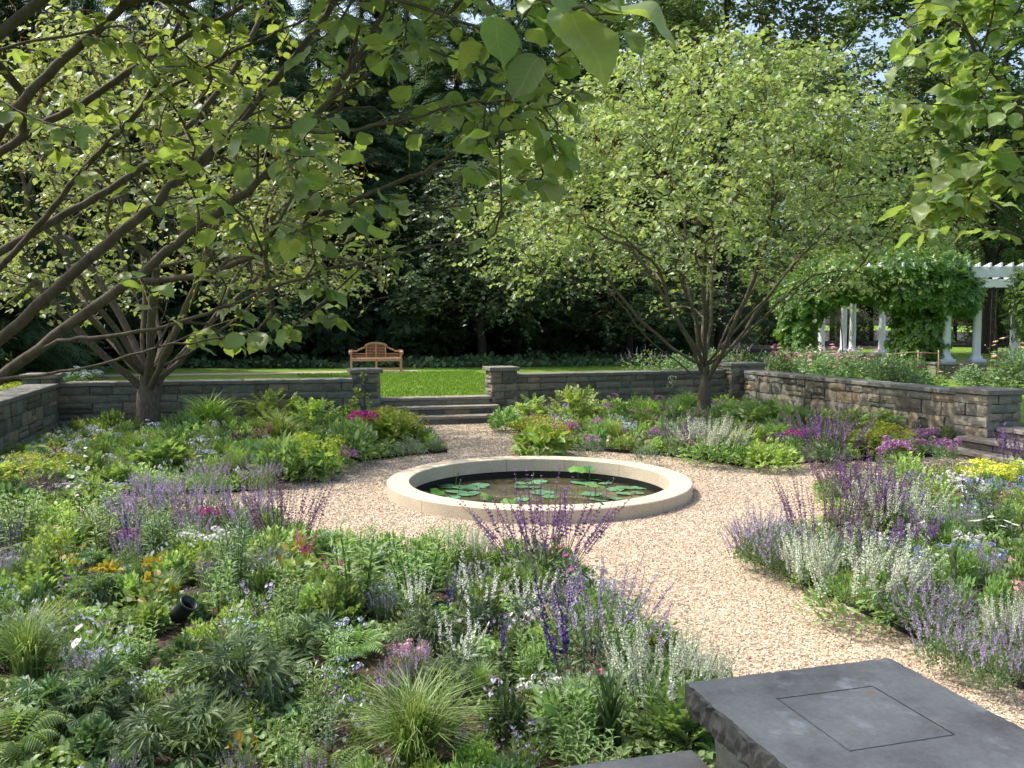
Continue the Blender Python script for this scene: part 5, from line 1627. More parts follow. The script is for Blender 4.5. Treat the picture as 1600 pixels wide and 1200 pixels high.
@kind
def indigo_spikes(r):
    g = Geo(); stems(g, 6, .1, .3, .25, r, 1, .003, .085, .34, T_LANCE, .04); mound(g, 60, .13, .14, .09, .42, T_LANCE, r, up=.3)
    return g, ['leaf_sage', 'dark_stem'], [('indigo', mats_of(heads(4, .06, .26, r, .2, .7, .12, (.7, 1.15)), r))], .14, .55
@kind
def blue_spikes(r):
    g = Geo(); mound(g, 220, .17, .2, .05, .34, T_LANCE, r, up=.5)
    return g, ['leaf_mid', 'stem'], [('blue_spike', mats_of(heads(18, .16, .2, r, .35, .5, .15, (.7, 1.2)), r))], .18, .42
def _viola(nm, n=16):
    def f(r):
        g = Geo(); mound(g, 170, .16, .10, .04, .55, T_QUICK, r, up=.3, shell=.1); stems(g, 10, .15, .12, .5, r, 1, .0016, .035, .5, T_QUICK, .03)
        return g, ['leaf_mid', 'stem'], [(nm, mats_of(heads(n, .16, .13, r, .5, .6, .22, (.75, 1.3)), r, True))], .17, .17
    return f
K['white_violas'] = _viola('viola_white'); K['violet_violas'] = _viola('viola_violet', 13); K['pale_blue_violas'] = _viola('viola_blue'); K['yellow_violas'] = _viola('viola_yellow', 11)
@kind
def blue_phlox(r):
    g = Geo(); mound(g, 150, .15, .16, .05, .3, T_LANCE, r, up=.3, shell=.1); stems(g, 12, .14, .2, .5, r, 1, .0016, .04, .3)
    return g, ['leaf_mid', 'stem'], [('phlox_blue', mats_of(heads(17, .15, .2, r, .4, .7, .12), r))], .17, .24
@kind
def forget_me_nots(r):
    g = Geo(); mound(g, 190, .18, .13, .05, .3, T_LANCE, r, up=.3, shell=.1); stems(g, 12, .16, .17, .5, r, 1, .0014, .035, .3)
    return g, ['leaf_mid', 'stem'], [('forget', mats_of(heads(26, .18, .17, r, .4, .6, .15), r))], .19, .21
@kind
def ladys_mantle(r):
    g = Geo(); mound(g, 300, .25, .2, .085, 1.0, T_OVATE, r, up=.1, shell=.4, droop=.2)
    return g, ['leaf_lime', 'stem'], [('froth', mats_of(heads(42, .25, .25, r, .4, .5, .12, (.6, 1.1)), r))], .28, .32
@kind
def yellow_spurge(r):
    g = Geo(); mound(g, 300, .2, .2, .05, .3, T_LANCE, r, up=.4); stems(g, 16, .18, .25, .4, r, 1, .002, .045, .3)
    return g, ['leaf_lime', 'stem'], [('yellow_froth', mats_of(heads(38, .2, .23, r, .4, .6, .1), r))], .24, .32
@kind
def striped_sedge(r):
    g = Geo(); blades(g, 620, .22, .42, .0050, r, 0, 1.0); blades(g, 160, .16, .34, .0045, r, 0, .4)
    return g, ['leaf_stripe'], [], .3, .34
@kind
def green_grass(r):
    g = Geo(); blades(g, 420, .16, .36, .0042, r, 0, .85)
    return g, ['leaf_mid'], [], .22, .32
@kind
def golden_grass(r):
    g = Geo(); blades(g, 330, .2, .38, .010, r, 0, .95)
    return g, ['leaf_lime'], [], .28, .3
@kind
def hellebore_clump(r):
    g = Geo(); n = 62; d = rdir(n, r, .4); d[:, 2] = np.abs(d[:, 2]) * .6 + .25; P = d * r.uniform(.18, .27, (n, 1)) * [1, 1, 1.05]
    for p in P: g.tube([(p[0] * .12, p[1] * .12, 0), p * [.5, .5, .75], p], .0022, 3, 1)
    D = d * [1, 1, .25] + r.normal(size=(n, 3)) * .25; D[:, 2] -= .05; N = r.normal(size=(n, 3)) * .25 + [0, 0, 1]
    g.scatter(T_PALM, P, frames(D, N), np.stack([r.uniform(.10, .16, n)] * 3, -1), 0, r.uniform(size=n))
    return g, ['leaf_dark', 'stem'], [], .36, .38
@kind
def green_hellebore(r):
    g, m, _, a, b = hellebore_clump(r)
    return g, m, [('hellebore', mats_of(heads(34, .2, .33, r, .6, .8, .1, (.8, 1.2)), r))], a, b
@kind
def phlox_stems(r):
    g = Geo(); stems(g, 15, .16, .46, .18, r, 1, .0035, .10, .24, T_LANCE, .026, 0, .25)
    return g, ['leaf_mid', 'stem'], [], .2, .5
@kind
def leafy_lily(r):
    g = Geo(); stems(g, 7, .12, .5, .12, r, 1, .004, .12, .17, T_LANCE, .014, 0, .3)
    return g, ['leaf_dark', 'stem'], [], .18, .5
@kind
def wood_fern(r):
    g = Geo(); n = 16; a = np.arange(n) * 6.283 / n + r.normal(size=n) * .15
    for k in range(n):
        L = r.uniform(.3, .46); s = np.linspace(0, 1, 9); o = r.uniform(.7, 1.1)
        Q = np.stack([np.cos(a[k]) * L * o * s, np.sin(a[k]) * L * o * s, L * (.95 * s - .75 * s * s)], -1); g.tube(Q, .002, 3, 1)
        t = np.linspace(.12, 1, 17); C = np.stack([np.interp(t, s, Q[:, j]) for j in range(3)], -1)
        for sg in (-1, 1):
            D = np.stack([np.cos(a[k] + sg * 1.25) + 0 * t, np.sin(a[k] + sg * 1.25) + 0 * t, -.15 + 0 * t], -1)
            S = .11 * np.sin(np.pi * (t * .88 + .1)) + .012
            g.scatter(T_LANCE, C, frames(D, np.tile([0, 0, 1.], (17, 1))), np.stack([.024 + 0 * t, S, S], -1), 0, r.uniform(.2, .8, 17))
    return g, ['leaf_mid', 'stem'], [], .4, .26
@kind
def leafy_mound(r):
    g = Geo(); mound(g, 420, .26, .25, .075, .55, T_OVATE, r, up=.25, shell=.3)
    return g, ['leaf_mid', 'stem'], [], .28, .3
@kind
def dark_leafy_mound(r):
    g = Geo(); mound(g, 360, .22, .2, .075, .6, T_OVATE, r, up=.15, shell=.3)
    return g, ['leaf_dark', 'stem'], [], .25, .25
@kind
def lime_leafy_mound(r):
    g = Geo(); mound(g, 520, .26, .24, .055, .5, T_LANCE, r, up=.3, shell=.3)
    return g, ['leaf_lime', 'stem'], [], .28, .3
@kind
def cut_leaf_clump(r):
    g = Geo(); n = 90; d = rdir(n, r, .5); d[:, 2] = np.abs(d[:, 2]); P = d * [.1, .1, .1] * r.uniform(.5, 1.6, (n, 1))
    D = d * [1, 1, .6] + [0, 0, .4] + r.normal(size=(n, 3)) * .2; N = r.normal(size=(n, 3)) * .3 + [0, 0, 1]
    g.scatter(T_COMPOUND, P, frames(D, N), r.uniform(.16, .28, n), 0, r.uniform(size=n))
    return g, ['leaf_mid', 'stem'], [], .3, .34
@kind
def low_groundcover(r):
    g = Geo(); n = 260; a = r.uniform(0, 6.28, n); q = .28 * np.sqrt(r.uniform(size=n)); P = np.stack([q * np.cos(a), q * np.sin(a), r.uniform(.03, .11, n) * (1 - .5 * q / .28)], -1)
    D = rdir(n, r); D[:, 2] = D[:, 2] * .3; N = r.normal(size=(n, 3)) * .3 + [0, 0, 1]
    g.scatter(T_OVATE, P, frames(D, N), np.stack([r.uniform(.04, .075, n)] * 3, -1) * [1.25, 1, 1], 0, r.uniform(size=n))
    return g, ['leaf_mid', 'stem'], [], .3, .13
@kind
def golden_leaf_clump(r):
    g = Geo(); mound(g, 120, .17, .15, .08, 1.1, T_OVATE, r, up=.1, shell=.3)
    return g, ['leaf_gold', 'stem'], [], .18, .2
@kind
def columbine_clump(r):
    g = Geo(); mound(g, 160, .2, .2, .06, 1.0, T_OVATE, r, up=.1, shell=.2); mound(g, 26, .16, .27, .055, 1.0, T_OVATE, r, 1, up=.1, shell=.8)
    return g, ['leaf_mid', 'leaf_gold'], [], .22, .28
@kind
def bush_peony(r):
    g = Geo(); n = 130; d = rdir(n, r, .5); d[:, 2] = np.abs(d[:, 2]); P = d * [.26, .26, .42] * r.uniform(.45, 1, (n, 1))
    for p in P[::4]: g.tube([(p[0] * .2, p[1] * .2, 0), p * [.6, .6, .7], p], .003, 3, 1)
    D = d * [1, 1, .3] + r.normal(size=(n, 3)) * .3 + [0, 0, .15]; N = r.normal(size=(n, 3)) * .3 + [0, 0, 1]
    g.scatter(T_COMPOUND, P, frames(D, N), r.uniform(.15, .24, n), 0, r.uniform(size=n))
    return g, ['leaf_lime', 'stem'], [], .36, .55
@kind
def strap_leaf_clump(r):
    g = Geo(); blades(g, 60, .12, .36, .02, r, 0, .7)
    return g, ['leaf_dark'], [], .24, .32
@kind
def iris_fan(r):
    g = Geo(); blades(g, 11, .08, .5, .035, r, 0, .28, T_BLADE)
    return g, ['leaf_sage'], [], .12, .5
@kind
def silver_mound(r):
    g = Geo(); mound(g, 700, .22, .17, .035, .22, T_LANCE, r, up=.6, shell=.3)
    return g, ['leaf_grey', 'stem'], [], .24, .2
@kind
def silver_artemisia(r):
    g = Geo(); stems(g, 16, .12, .3, .3, r, 1, .0022, .05, .3, T_LANCE, .018)
    return g, ['leaf_grey', 'stem'], [], .16, .3
@kind
def magenta_phlox(r):
    g = Geo(); mound(g, 420, .24, .34, .07, .3, T_LANCE, r, up=.3, shell=.3)
    return g, ['leaf_mid', 'stem'], [('magenta_head', mats_of(heads(15, .17, .36, r, .2, .9, .05), r))], .28, .45
@kind
def pink_snapdragon(r):
    g = Geo(); stems(g, 8, .12, .26, .2, r, 1, .0025, .06, .25)
    return g, ['leaf_mid', 'stem'], [('snap', mats_of(heads(6, .10, .22, r, .25, .8, .15), r))], .16, .42
@kind
def pink_alyssum(r):
    g = Geo(); mound(g, 130, .13, .1, .035, .4, T_LANCE, r, up=.3)
    return g, ['leaf_mid', 'stem'], [('pink_head', mats_of(heads(13, .13, .11, r, .5, .5, .15), r))], .15, .14
@kind
def mauve_stonecrop(r):
    g = Geo(); mound(g, 200, .15, .15, .045, .5, T_OVATE, r, up=.2)
    return g, ['leaf_sage', 'stem'], [('mauve_head', mats_of(heads(18, .15, .2, r, .4, .8, .1), r))], .18, .26
@kind
def magenta_geranium(r):
    g = Geo(); mound(g, 240, .2, .17, .05, 1.0, T_OVATE, r, up=.1)
    return g, ['leaf_mid', 'stem'], [('magenta', mats_of(heads(9, .2, .22, r, .5, .7, .15), r))], .22, .25
@kind
def violet_geranium(r):
    g = Geo(); mound(g, 240, .2, .17, .05, 1.0, T_OVATE, r, up=.1)
    return g, ['leaf_mid', 'stem'], [('violet', mats_of(heads(14, .2, .22, r, .5, .6, .15, (.9, 1.4)), r))], .22, .25
@kind
def white_bellflower(r):
    g = Geo(); stems(g, 6, .12, .36, .15, r, 1, .003, .08, .22); mound(g, 90, .14, .12, .08, .35, T_LANCE, r)
    return g, ['leaf_mid', 'stem'], [('bell', mats_of(heads(4, .08, .3, r, .12, .8, .1), r))], .18, .62
@kind
def white_flower_mound(r):
    g = Geo(); mound(g, 240, .18, .18, .045, .35, T_LANCE, r)
    return g, ['leaf_mid', 'stem'], [('white_head', mats_of(heads(18, .18, .21, r, .4, .6, .12), r))], .2, .27
@kind
def white_daisies(r):
    g = Geo(); mound(g, 150, .15, .15, .05, .3, T_LANCE, r)
    return g, ['leaf_mid', 'stem'], [('daisy', mats_of(heads(9, .14, .24, r, .3, .8, .12), r))], .17, .26
@kind
def orange_flowers(r):
    g = Geo(); mound(g, 70, .1, .07, .035, .5, T_LANCE, r)
    return g, ['leaf_mid', 'stem'], [('orange', mats_of(heads(6, .1, .1, r, .5, .6, .2), r))], .12, .12
@kind
def yellow_flowers(r):
    g = Geo(); mound(g, 130, .15, .15, .05, .4, T_LANCE, r)
    return g, ['leaf_mid', 'stem'], [('yellow', mats_of(heads(7, .14, .2, r, .4, .8, .15), r))], .17, .24
@kind
def red_flowers(r):
    g = Geo(); stems(g, 6, .1, .3, .2, r, 1, .002, .05, .3)
    return g, ['leaf_mid', 'stem'], [('red', mats_of(heads(3, .08, .32, r, .2, .9, .1), r))], .12, .34
@kind
def red_plumes(r):
    g = Geo(); mound(g, 150, .17, .17, .07, .5, T_OVATE, r)
    return g, ['leaf_dark', 'stem'], [('plume', mats_of(heads(7, .13, .18, r, .25, .7, .15), r))], .19, .38
@kind
def rose_bush(r):
    g = Geo(); mound(g, 900, .42, .62, .075, .6, T_OVATE, r, up=.1, shell=.2); stems(g, 9, .4, .66, .35, r, 1, .005, .05, .6, T_QUICK, .05)
    return g, ['leaf_sage', 'stem'], [], .46, .7
def _rose(nm, n):
    def f(r):
        g, m, _, a, b = rose_bush(r)
        return g, m, [(nm, mats_of(heads(n, .42, .62, r, .6, .45, .14, (.7, 1.2)), r))], a, b
    return f
K['pink_rose_bush'] = _rose('rose_pink', 20); K['magenta_rose_bush'] = _rose('rose_mag', 9); K['peach_rose_bush'] = _rose('rose_peach', 10)
@kind
def lavender_shrub(r):
    g = Geo(); mound(g, 480, .36, .5, .06, .4, T_LANCE, r, up=.3, shell=.2)
    return g, ['leaf_sage', 'stem'], [('catmint', mats_of(heads(16, .34, .42, r, .4, .5, .12, (.4, .7)), r))], .4, .62
@kind
def pale_hydrangea(r):
    g = Geo(); mound(g, 200, .3, .34, .1, .7, T_OVATE, r, up=.1)
    return g, ['leaf_lime', 'stem'], [('white_head', mats_of(heads(20, .3, .36, r, .5, .6, .1, (1.6, 2.4)), r))], .36, .45
@kind
def climber(r):
    g = Geo()
    for q in range(3):
        a = r.uniform(0, 6); P = np.array([(.05 * math.cos(a + 2 * t) * (1 + t), .04 * math.sin(a + 3 * t) * (1 + t), (1.35 - .35 * q) * t) for t in np.linspace(0, 1, 12)]); g.tube(P, .005, 4, 1)
        n = 60; u = r.uniform(.1, 1, n); b = np.stack([np.interp(u, np.linspace(0, 1, 12), P[:, j]) for j in range(3)], -1)
        g.scatter(T_OVATE, b + r.normal(size=(n, 3)) * .02, frames(rdir(n, r), rdir(n, r, .8)), r.uniform(.05, .08, n), 0, r.uniform(size=n))
    return g, ['leaf_lime', 'stem'], [], .14, 1.35
@kind
def broad_leaf_rosette(r):
    g = Geo(); n = 20; a = np.arange(n) * 2.4; el = np.linspace(.25, 1.5, n)
    D = np.stack([np.cos(a), np.sin(a), el], -1); N = np.stack([-np.cos(a) * .8, -np.sin(a) * .8, np.full(n, .8)], -1)
    P = np.stack([0 * a, 0 * a, np.linspace(.03, .28, n)], -1)
    g.scatter(T_LANCE, P, frames(D, N), np.stack([np.full(n, .11), r.uniform(.26, .36, n), np.full(n, .25)], -1), 0, r.uniform(size=n))
    return g, ['leaf_sage', 'stem'], [], .3, .5
@kind
def allium_globe(r):
    g = Geo(); blades(g, 8, .05, .25, .02, r, 0, .8)
    return g, ['leaf_mid'], [('globe', [(np.eye(3), np.array([0, 0, .72]), 1.0), (np.eye(3), np.array([.09, .02, .6]), .8)])], .12, .75
@kind
def pink_foxglove_sage(r):
    g = Geo(); stems(g, 9, .14, .34, .25, r, 1, .002, .05, .25)
    return g, ['leaf_mid', 'stem'], [('mauve_head', mats_of(heads(9, .14, .34, r, .3, .8, .1, (.6, .9)), r))], .18, .4

LIB = {}
def variant(kd, i):
    if (kd, i) not in LIB:
        rng = np.random.default_rng(abs(hash(kd)) % 1000 if False else sum(map(ord, kd)) * 7 + i)
        np.random.seed(i + 3)
        g, m, fls, r, h = K[kd](rng)
        LIB[(kd, i)] = [g.mesh('foliage', m), fls, r, h, {}]
    return LIB[(kd, i)]
def joined(lib, j):
    """the flowers of one clump as one mesh, for clumps too far off to tell the single flowers apart"""
    if j not in lib[4]:
        fk, pl = lib[1][j]; g = Geo(); vs = FL[fk]
        for n, (R, p, s) in enumerate(pl):
            src = vs[n % len(vs)][0]
            for V, F, M, S_ in zip(src.V, src.F, src.M, src.S):
                lo = F.min() if len(F) else 0
            base = g.n
            V = np.concatenate(src.V); F = np.concatenate(src.F)
            g.add((V * s) @ np.asarray(R).T + p, F, np.concatenate(src.M), np.concatenate(src.R))
        lib[4][j] = g.mesh('flowers', vs[0][2])
    return lib[4][j]
CATS = {'grass': 'grass clump', 'sedge': 'grass clump', 'fern': 'fern', 'rose': 'rose bush', 'shrub': 'shrub', 'hydrangea': 'shrub'}
PLACED = []
NPL = [0]
def plant(kd, loc, w, h, label, group=None, single=False, rz=None, var=None):
    """one plant: Empty at its base > foliage, flowers; w, h in metres"""
    NPL[0] += 1
    i = NPL[0] % 3 if var is None else var
    lib = variant(kd, i); rng = np.random.default_rng(NPL[0])
    cat = next((v for k_, v in CATS.items() if k_ in kd), 'flower' if lib[1] else 'plant')
    rz = rng.uniform(0, 6.28) if rz is None else rz
    sxy, sz = w / 2 / lib[2], h / lib[3]
    sxy = min(sxy, sz * 1.5)
    if not lib[1]:
        o = obj(kd, lib[0], None, loc); tag(o, label, cat, group)
        o.rotation_euler = (0, 0, rz); o.scale = (sxy, sxy, sz); return o
    t = thing(kd, label, cat, loc, group, rz); t.scale = (sxy, sxy, sz)
    obj('foliage', lib[0], t)
    for j, (fk, pl) in enumerate(lib[1]):
        vs = FL[fk]
        if single:
            for n, (R, p, s) in enumerate(pl):
                q = (sxy * sxy * sz) ** (1 / 3)
                obj(vs[0][1].name.split('.')[0], vs[n % len(vs)][1], t, mat=M4(R, p, (s * q / sxy, s * q / sxy, s * q / sz)))
        else:
            o = obj(vs[0][1].name.split('.')[0].replace('flower_froth', 'flower_froth') + ('s' if not vs[0][1].name.startswith('flower_froth') else ''), joined(lib, j), t); struct(o, 'stuff')
    return t
MARKS_ALL = []
def hero(kd, px, py, wpx, hpx, label, z=BED_Z, group=None, single=None, rz=None, fp=.8):
    """a plant picked out in the photo by the foot, width and height it shows there"""
    p = on(px, py, z - .01); ppm = FPX / p[1]
    w, h = wpx / ppm, hpx / ppm
    PLACED.append((p[0], p[1], w / 2 * fp)); MARKS_ALL.append((p[0], p[1], label))
    return plant(kd, p, w, h, label, group, (p[1] < 9) if single is None else single, rz)

# ------------------------------------------------------------------ plants one can pick out: (kind, foot x, foot y, width, height in photo pixels, label)
HEROES = [
    # near left bed
    ('striped_sedge', 650, 1196, 250, 125, 'big arching striped sedge tuft at the bottom edge, in front of the mulch'),
    ('hellebore_clump', 375, 1105, 240, 165, 'large dark palm-leaved hellebore right of the black spotlight'),
    ('green_hellebore', 285, 1185, 240, 150, 'hellebore with pale green flower heads at the bottom, left of the striped sedge'),
    ('green_hellebore', 480, 1030, 150, 105, 'hellebore with pale buds between the dark hellebore and the pink snapdragons'),
    ('wood_fern', 15, 1195, 190, 130, 'feathery fern in the bottom left corner'),
    ('green_grass', 45, 1060, 170, 110, 'fine arching grass tuft at the left edge, above the corner fern'),
    ('green_grass', 330, 1195, 130, 90, 'thin grass tuft at the bottom edge beside the green-flowered hellebore'),
    ('strap_leaf_clump', 955, 1165, 150, 130, 'strappy dark green clump just left of the slab pier'),
    ('indigo_spikes', 893, 1150, 130, 205, 'tallest indigo salvia spike over broad leaves, near the strappy clump'),
    ('leafy_mound', 890, 1155, 170, 90, 'broad-leaved sage mound at the foot of the tallest indigo spike'),
    ('indigo_spikes', 788, 1075, 70, 100, 'single thick indigo spike left of the tallest indigo spike'),
    ('indigo_spikes', 700, 1000, 80, 85, 'pair of indigo spikes beside the yellow violas'),
    ('indigo_spikes', 868, 1085, 60, 95, 'short indigo spikes close behind the tallest spike'),
    ('indigo_spikes', 920, 1080, 60, 95, 'short indigo spikes right of the tallest spike'),
    ('white_veronica', 1035, 1125, 190, 135, 'white veronica clump touching the left corner of the bluestone slab'),
    ('white_veronica', 1105, 1090, 90, 80, 'narrow white veronica clump behind the slab corner at the gravel edge'),
    ('cut_leaf_clump', 1065, 1165, 160, 85, 'deeply cut green leaves crowded under the left side of the slab'),
    ('white_sage', 655, 985, 90, 100, 'silvery white sage spikes left of the pair of indigo spikes'),
    ('white_sage', 745, 985, 110, 110, 'tallest white sage spikes behind the indigo spikes in the near bed'),
    ('white_sage', 718, 1055, 110, 95, 'white sage clump in front of the indigo pair, above the mulch'),
    ('white_sage', 825, 975, 110, 75, 'grey-white sage clump in front of the big purple salvia'),
    ('catmint_mound', 935, 1040, 290, 165, 'large catmint mound with purple wands leaning over the gravel'),
    ('magenta_geranium', 880, 925, 110, 70, 'magenta geranium blooms tucked between the big salvia and the catmint mound'),
    ('magenta_geranium', 965, 1085, 100, 60, 'magenta blooms beside the white veronica, left of the slab'),
    ('salvia_clump', 850, 915, 215, 150, 'big purple salvia clump standing in front of the pond rim'),
    ('phlox_stems', 555, 955, 160, 150, 'tall leafy phlox stems at the bed edge left of the pond'),
    ('phlox_stems', 650, 945, 130, 125, 'leafy phlox stems at the bed edge directly below the pond'),
    ('phlox_stems', 695, 905, 110, 95, 'short leafy stems just left of the big purple salvia'),
    ('white_veronica', 735, 895, 80, 75, 'pale veronica spikes at the pond side, left of the big purple salvia'),
    ('yellow_violas', 632, 1000, 70, 40, 'yellow violas in front of the left silvery white sage'),
    ('yellow_violas', 755, 945, 60, 40, 'pale yellow violas behind the white sage in the near bed'),
    ('pink_alyssum', 648, 1045, 80, 45, 'pink tufted flowers on the mulch right of the yellow violas'),
    ('pale_blue_violas', 830, 1185, 100, 55, 'pale blue violas at the bottom edge near the wall coping'),
    ('violet_violas', 555, 1100, 100, 60, 'violet violas on the mulch above the striped sedge'),
    ('pale_blue_violas', 575, 1140, 90, 55, 'pale blue violas behind the striped sedge'),
    ('pale_blue_violas', 770, 1130, 110, 60, 'lilac violas between the sedge and the broad-leaved sage'),
    ('violet_violas', 440, 1160, 60, 50, 'violet violas on bare mulch left of the silver stems'),
    ('silver_artemisia', 505, 1180, 80, 110, 'silver-leaved stems on the mulch at the left of the striped sedge'),
    ('orange_flowers', 388, 1188, 50, 28, 'tiny orange flowers on dark mulch at the bottom edge'),
    ('blue_phlox', 600, 960, 90, 50, 'pale blue phlox at the feet of the tall leafy stems'),
    ('blue_phlox', 550, 1010, 70, 50, 'pale blue phlox alone on the mulch in the middle of the near bed'),
    ('white_violas', 130, 1045, 160, 80, 'white and blue violas left of the black spotlight'),
    ('white_violas', 45, 1110, 70, 45, 'white violas low at the left edge between grass and fern'),
    ('columbine_clump', 235, 960, 120, 65, 'columbine leaves tipped gold behind the spotlight'),
    ('golden_leaf_clump', 252, 905, 70, 40, 'golden leaf tuft above the gold-tipped columbine'),
    ('golden_leaf_clump', 165, 905, 60, 30, 'small golden leaf tuft left of the upper golden tuft'),
    ('columbine_clump', 465, 925, 130, 75, 'columbine with yellowing leaves under the pink snapdragons'),
    ('pink_snapdragon', 475, 905, 60, 60, 'deep pink snapdragon spikes over the yellowing columbine'),
    ('pink_snapdragon', 530, 930, 50, 50, 'smaller pink snapdragon spikes left of the tall phlox stems'),
    ('leafy_lily', 370, 935, 100, 130, 'dark leafy lily stems left of the pink snapdragons'),
    ('leafy_lily', 240, 880, 70, 90, 'thin lily stem between indigo spikes in the left bed'),
    ('indigo_spikes', 205, 885, 90, 75, 'indigo spikes among white violas in the left bed'),
    ('indigo_spikes', 15, 890, 80, 75, 'indigo spikes at the left edge above the white violas'),
    ('white_bellflower', 112, 855, 90, 110, 'white bellflower stems beside the left gravel path'),
    ('catmint_mound', 265, 826, 130, 98, 'lavender catmint along the left path, right of the white bellflower'),
    ('catmint_mound', 325, 832, 130, 100, 'lavender catmint in the middle of the drift along the left path'),
    ('catmint_mound', 385, 842, 130, 95, 'lavender catmint at the right end of the drift, leaning over the gravel'),
    ('catmint_mound', 300, 858, 120, 60, 'low lavender catmint in front of the drift by the left path'),
    ('catmint_mound', 215, 845, 160, 80, 'smaller catmint clump right of the white bellflower'),
    ('dark_salvia', 440, 875, 170, 110, 'dark purple salvia wands at the bed edge left of the phlox stems'),
    ('lime_leafy_mound', 430, 885, 150, 65, 'bright green mound at the foot of the dark salvia wands'),
    ('white_flower_mound', 330, 880, 110, 60, 'white flower mound below the wide catmint drift'),
    ('mauve_stonecrop', 195, 870, 60, 50, 'mauve button flowers beside the indigo spikes'),
    ('magenta_phlox', 325, 840, 60, 55, 'magenta phlox head in the catmint drift'),
    ('pale_blue_violas', 400, 960, 90, 45, 'pale blue violas at the foot of the dark lily stems'),
    ('violet_violas', 130, 935, 90, 40, 'violet violas behind the white violas in the left bed'),
    ('phlox_stems', 40, 868, 100, 100, 'tall leafy stems at the left edge beside the indigo spikes'),
    ('phlox_stems', 165, 872, 90, 85, 'leafy stems left of the indigo spikes among white violas'),
    ('lime_leafy_mound', 85, 880, 110, 70, 'bright leafy mound at the foot of the white bellflower'),
    ('phlox_stems', 250, 868, 80, 80, 'leafy stems behind the golden leaf tuft'),
    ('lime_leafy_mound', 300, 890, 100, 60, 'bright green mound below the middle catmint of the drift'),
    ('phlox_stems', 30, 836, 110, 80, 'leafy stems at the left end of the near bed against the cross path'),
    ('lime_leafy_mound', 75, 830, 120, 52, 'green mound at the left path edge left of the white bellflower'),
    ('phlox_stems', 160, 834, 100, 78, 'leafy stems at the path edge right of the white bellflower'),
    ('catmint_mound', 215, 830, 120, 78, 'catmint at the left end of the drift along the path'),
    ('catmint_mound', 240, 800, 110, 62, 'rear catmint of the drift, on the far path edge'),
    ('leafy_mound', 135, 800, 130, 52, 'green mound on the far edge of the left path'),
    ('dark_leafy_mound', 20, 812, 110, 60, 'dark leafy mound at the far left end of the path'),
    # right bed
    ('salvia_clump', 1372, 840, 150, 135, 'tall purple salvia clump behind the sunny white veronica in the right bed'),
    ('dark_salvia', 1290, 880, 160, 125, 'dark purple salvia wands at the gravel edge of the right bed'),
    ('catmint_mound', 1205, 890, 170, 110, 'catmint mound spilling over the gravel at the tip of the right bed'),
    ('catmint_mound', 1178, 882, 120, 90, 'catmint hanging over the very tip of the right bed'),
    ('catmint_mound', 1238, 905, 120, 75, 'catmint at the gravel edge below the dark purple wands'),
    ('dark_salvia', 1312, 790, 110, 80, 'dark salvia at the back corner of the right bed by the cross path'),
    ('white_veronica', 1395, 850, 140, 85, 'bright white veronica clump below the tall purple salvia'),
    ('white_veronica', 1330, 965, 190, 115, 'widest white veronica clump along the gravel edge of the right bed'),
    ('white_veronica', 1265, 915, 90, 75, 'small white veronica clump at the feet of the dark purple wands'),
    ('blue_spikes', 1370, 890, 80, 70, 'violet blue spikes between the two large white veronicas'),
    ('blue_spikes', 1425, 880, 70, 70, 'violet blue spikes right of the bright white veronica'),
    ('catmint_mound', 1440, 985, 180, 100, 'purple catmint mound right of the widest white veronica'),
    ('catmint_mound', 1480, 1045, 170, 115, 'largest catmint mound of the right bed, low by the gravel near the slab'),
    ('catmint_mound', 1545, 1075, 150, 110, 'lower catmint mound at the gravel edge nearest the slab'),
    ('catmint_mound', 1610, 1060, 140, 120, 'catmint mound at the right edge below the flower meadow'),
    ('white_veronica', 1585, 1040, 110, 110, 'white veronica spikes at the right edge among catmint'),
    ('forget_me_nots', 1525, 900, 120, 55, 'blue forget-me-nots around the iris fan in the right bed'),
    ('forget_me_nots', 1440, 835, 80, 40, 'pale blue flowers right of the tall purple salvia'),
    ('iris_fan', 1490, 925, 50, 100, 'sword-leaved iris fan in the middle of the right bed'),
    ('indigo_spikes', 1512, 835, 60, 80, 'indigo spike below the bright yellow spurge'),
    ('yellow_spurge', 1550, 765, 120, 55, 'bright yellow spurge in front of the right side steps'),
    ('white_daisies', 1552, 860, 80, 50, 'white daisies in the right bed right of the iris fan'),
    ('leafy_lily', 1555, 850, 90, 90, 'dark leafy stems rising behind the white daisies'),
    ('red_flowers', 1588, 800, 40, 55, 'small red flowers at the right edge under the yellow spurge'),
    ('magenta_geranium', 1475, 810, 60, 50, 'pink blooms in leafy green left of the indigo spike in the right bed'),
    ('yellow_violas', 1580, 855, 50, 40, 'yellow violas at the right edge above the white daisies'),
    ('pink_alyssum', 1592, 945, 60, 45, 'pink tuft at the right edge among blue flowers'),
    ('lime_leafy_mound', 1450, 800, 110, 70, 'fresh green mound right of the tall purple salvia'),
    ('lime_leafy_mound', 1420, 760, 90, 60, 'yellow green mound behind the tall purple salvia by the cross path'),
    ('mauve_stonecrop', 1395, 735, 70, 55, 'mauve flower heads peeping over the tall purple salvia'),
    ('white_flower_mound', 1500, 785, 90, 45, 'pale mauve-white flower mound left of the yellow spurge'),
    ('blue_spikes', 1590, 745, 60, 70, 'violet spikes at the right edge in front of the steps'),
    ('leafy_mound', 1560, 1010, 120, 60, 'green leafy mound among catmint near the right edge'),
    # far left bed
    ('ladys_mantle', 615, 700, 110, 70, 'lime frothy mantle plant at the far left bed corner by the steps'),
    ('silver_mound', 642, 714, 60, 34, 'grey lavender cushion at the corner of the far left bed'),
    ('magenta_phlox', 568, 702, 80, 70, 'magenta flowering mound before the left gate pier'),
    ('leafy_mound', 545, 722, 110, 70, 'fresh green mound in front of the magenta flowering mound'),
    ('ladys_mantle', 480, 742, 130, 70, 'lime green mantle clump at the gravel edge left of the pond'),
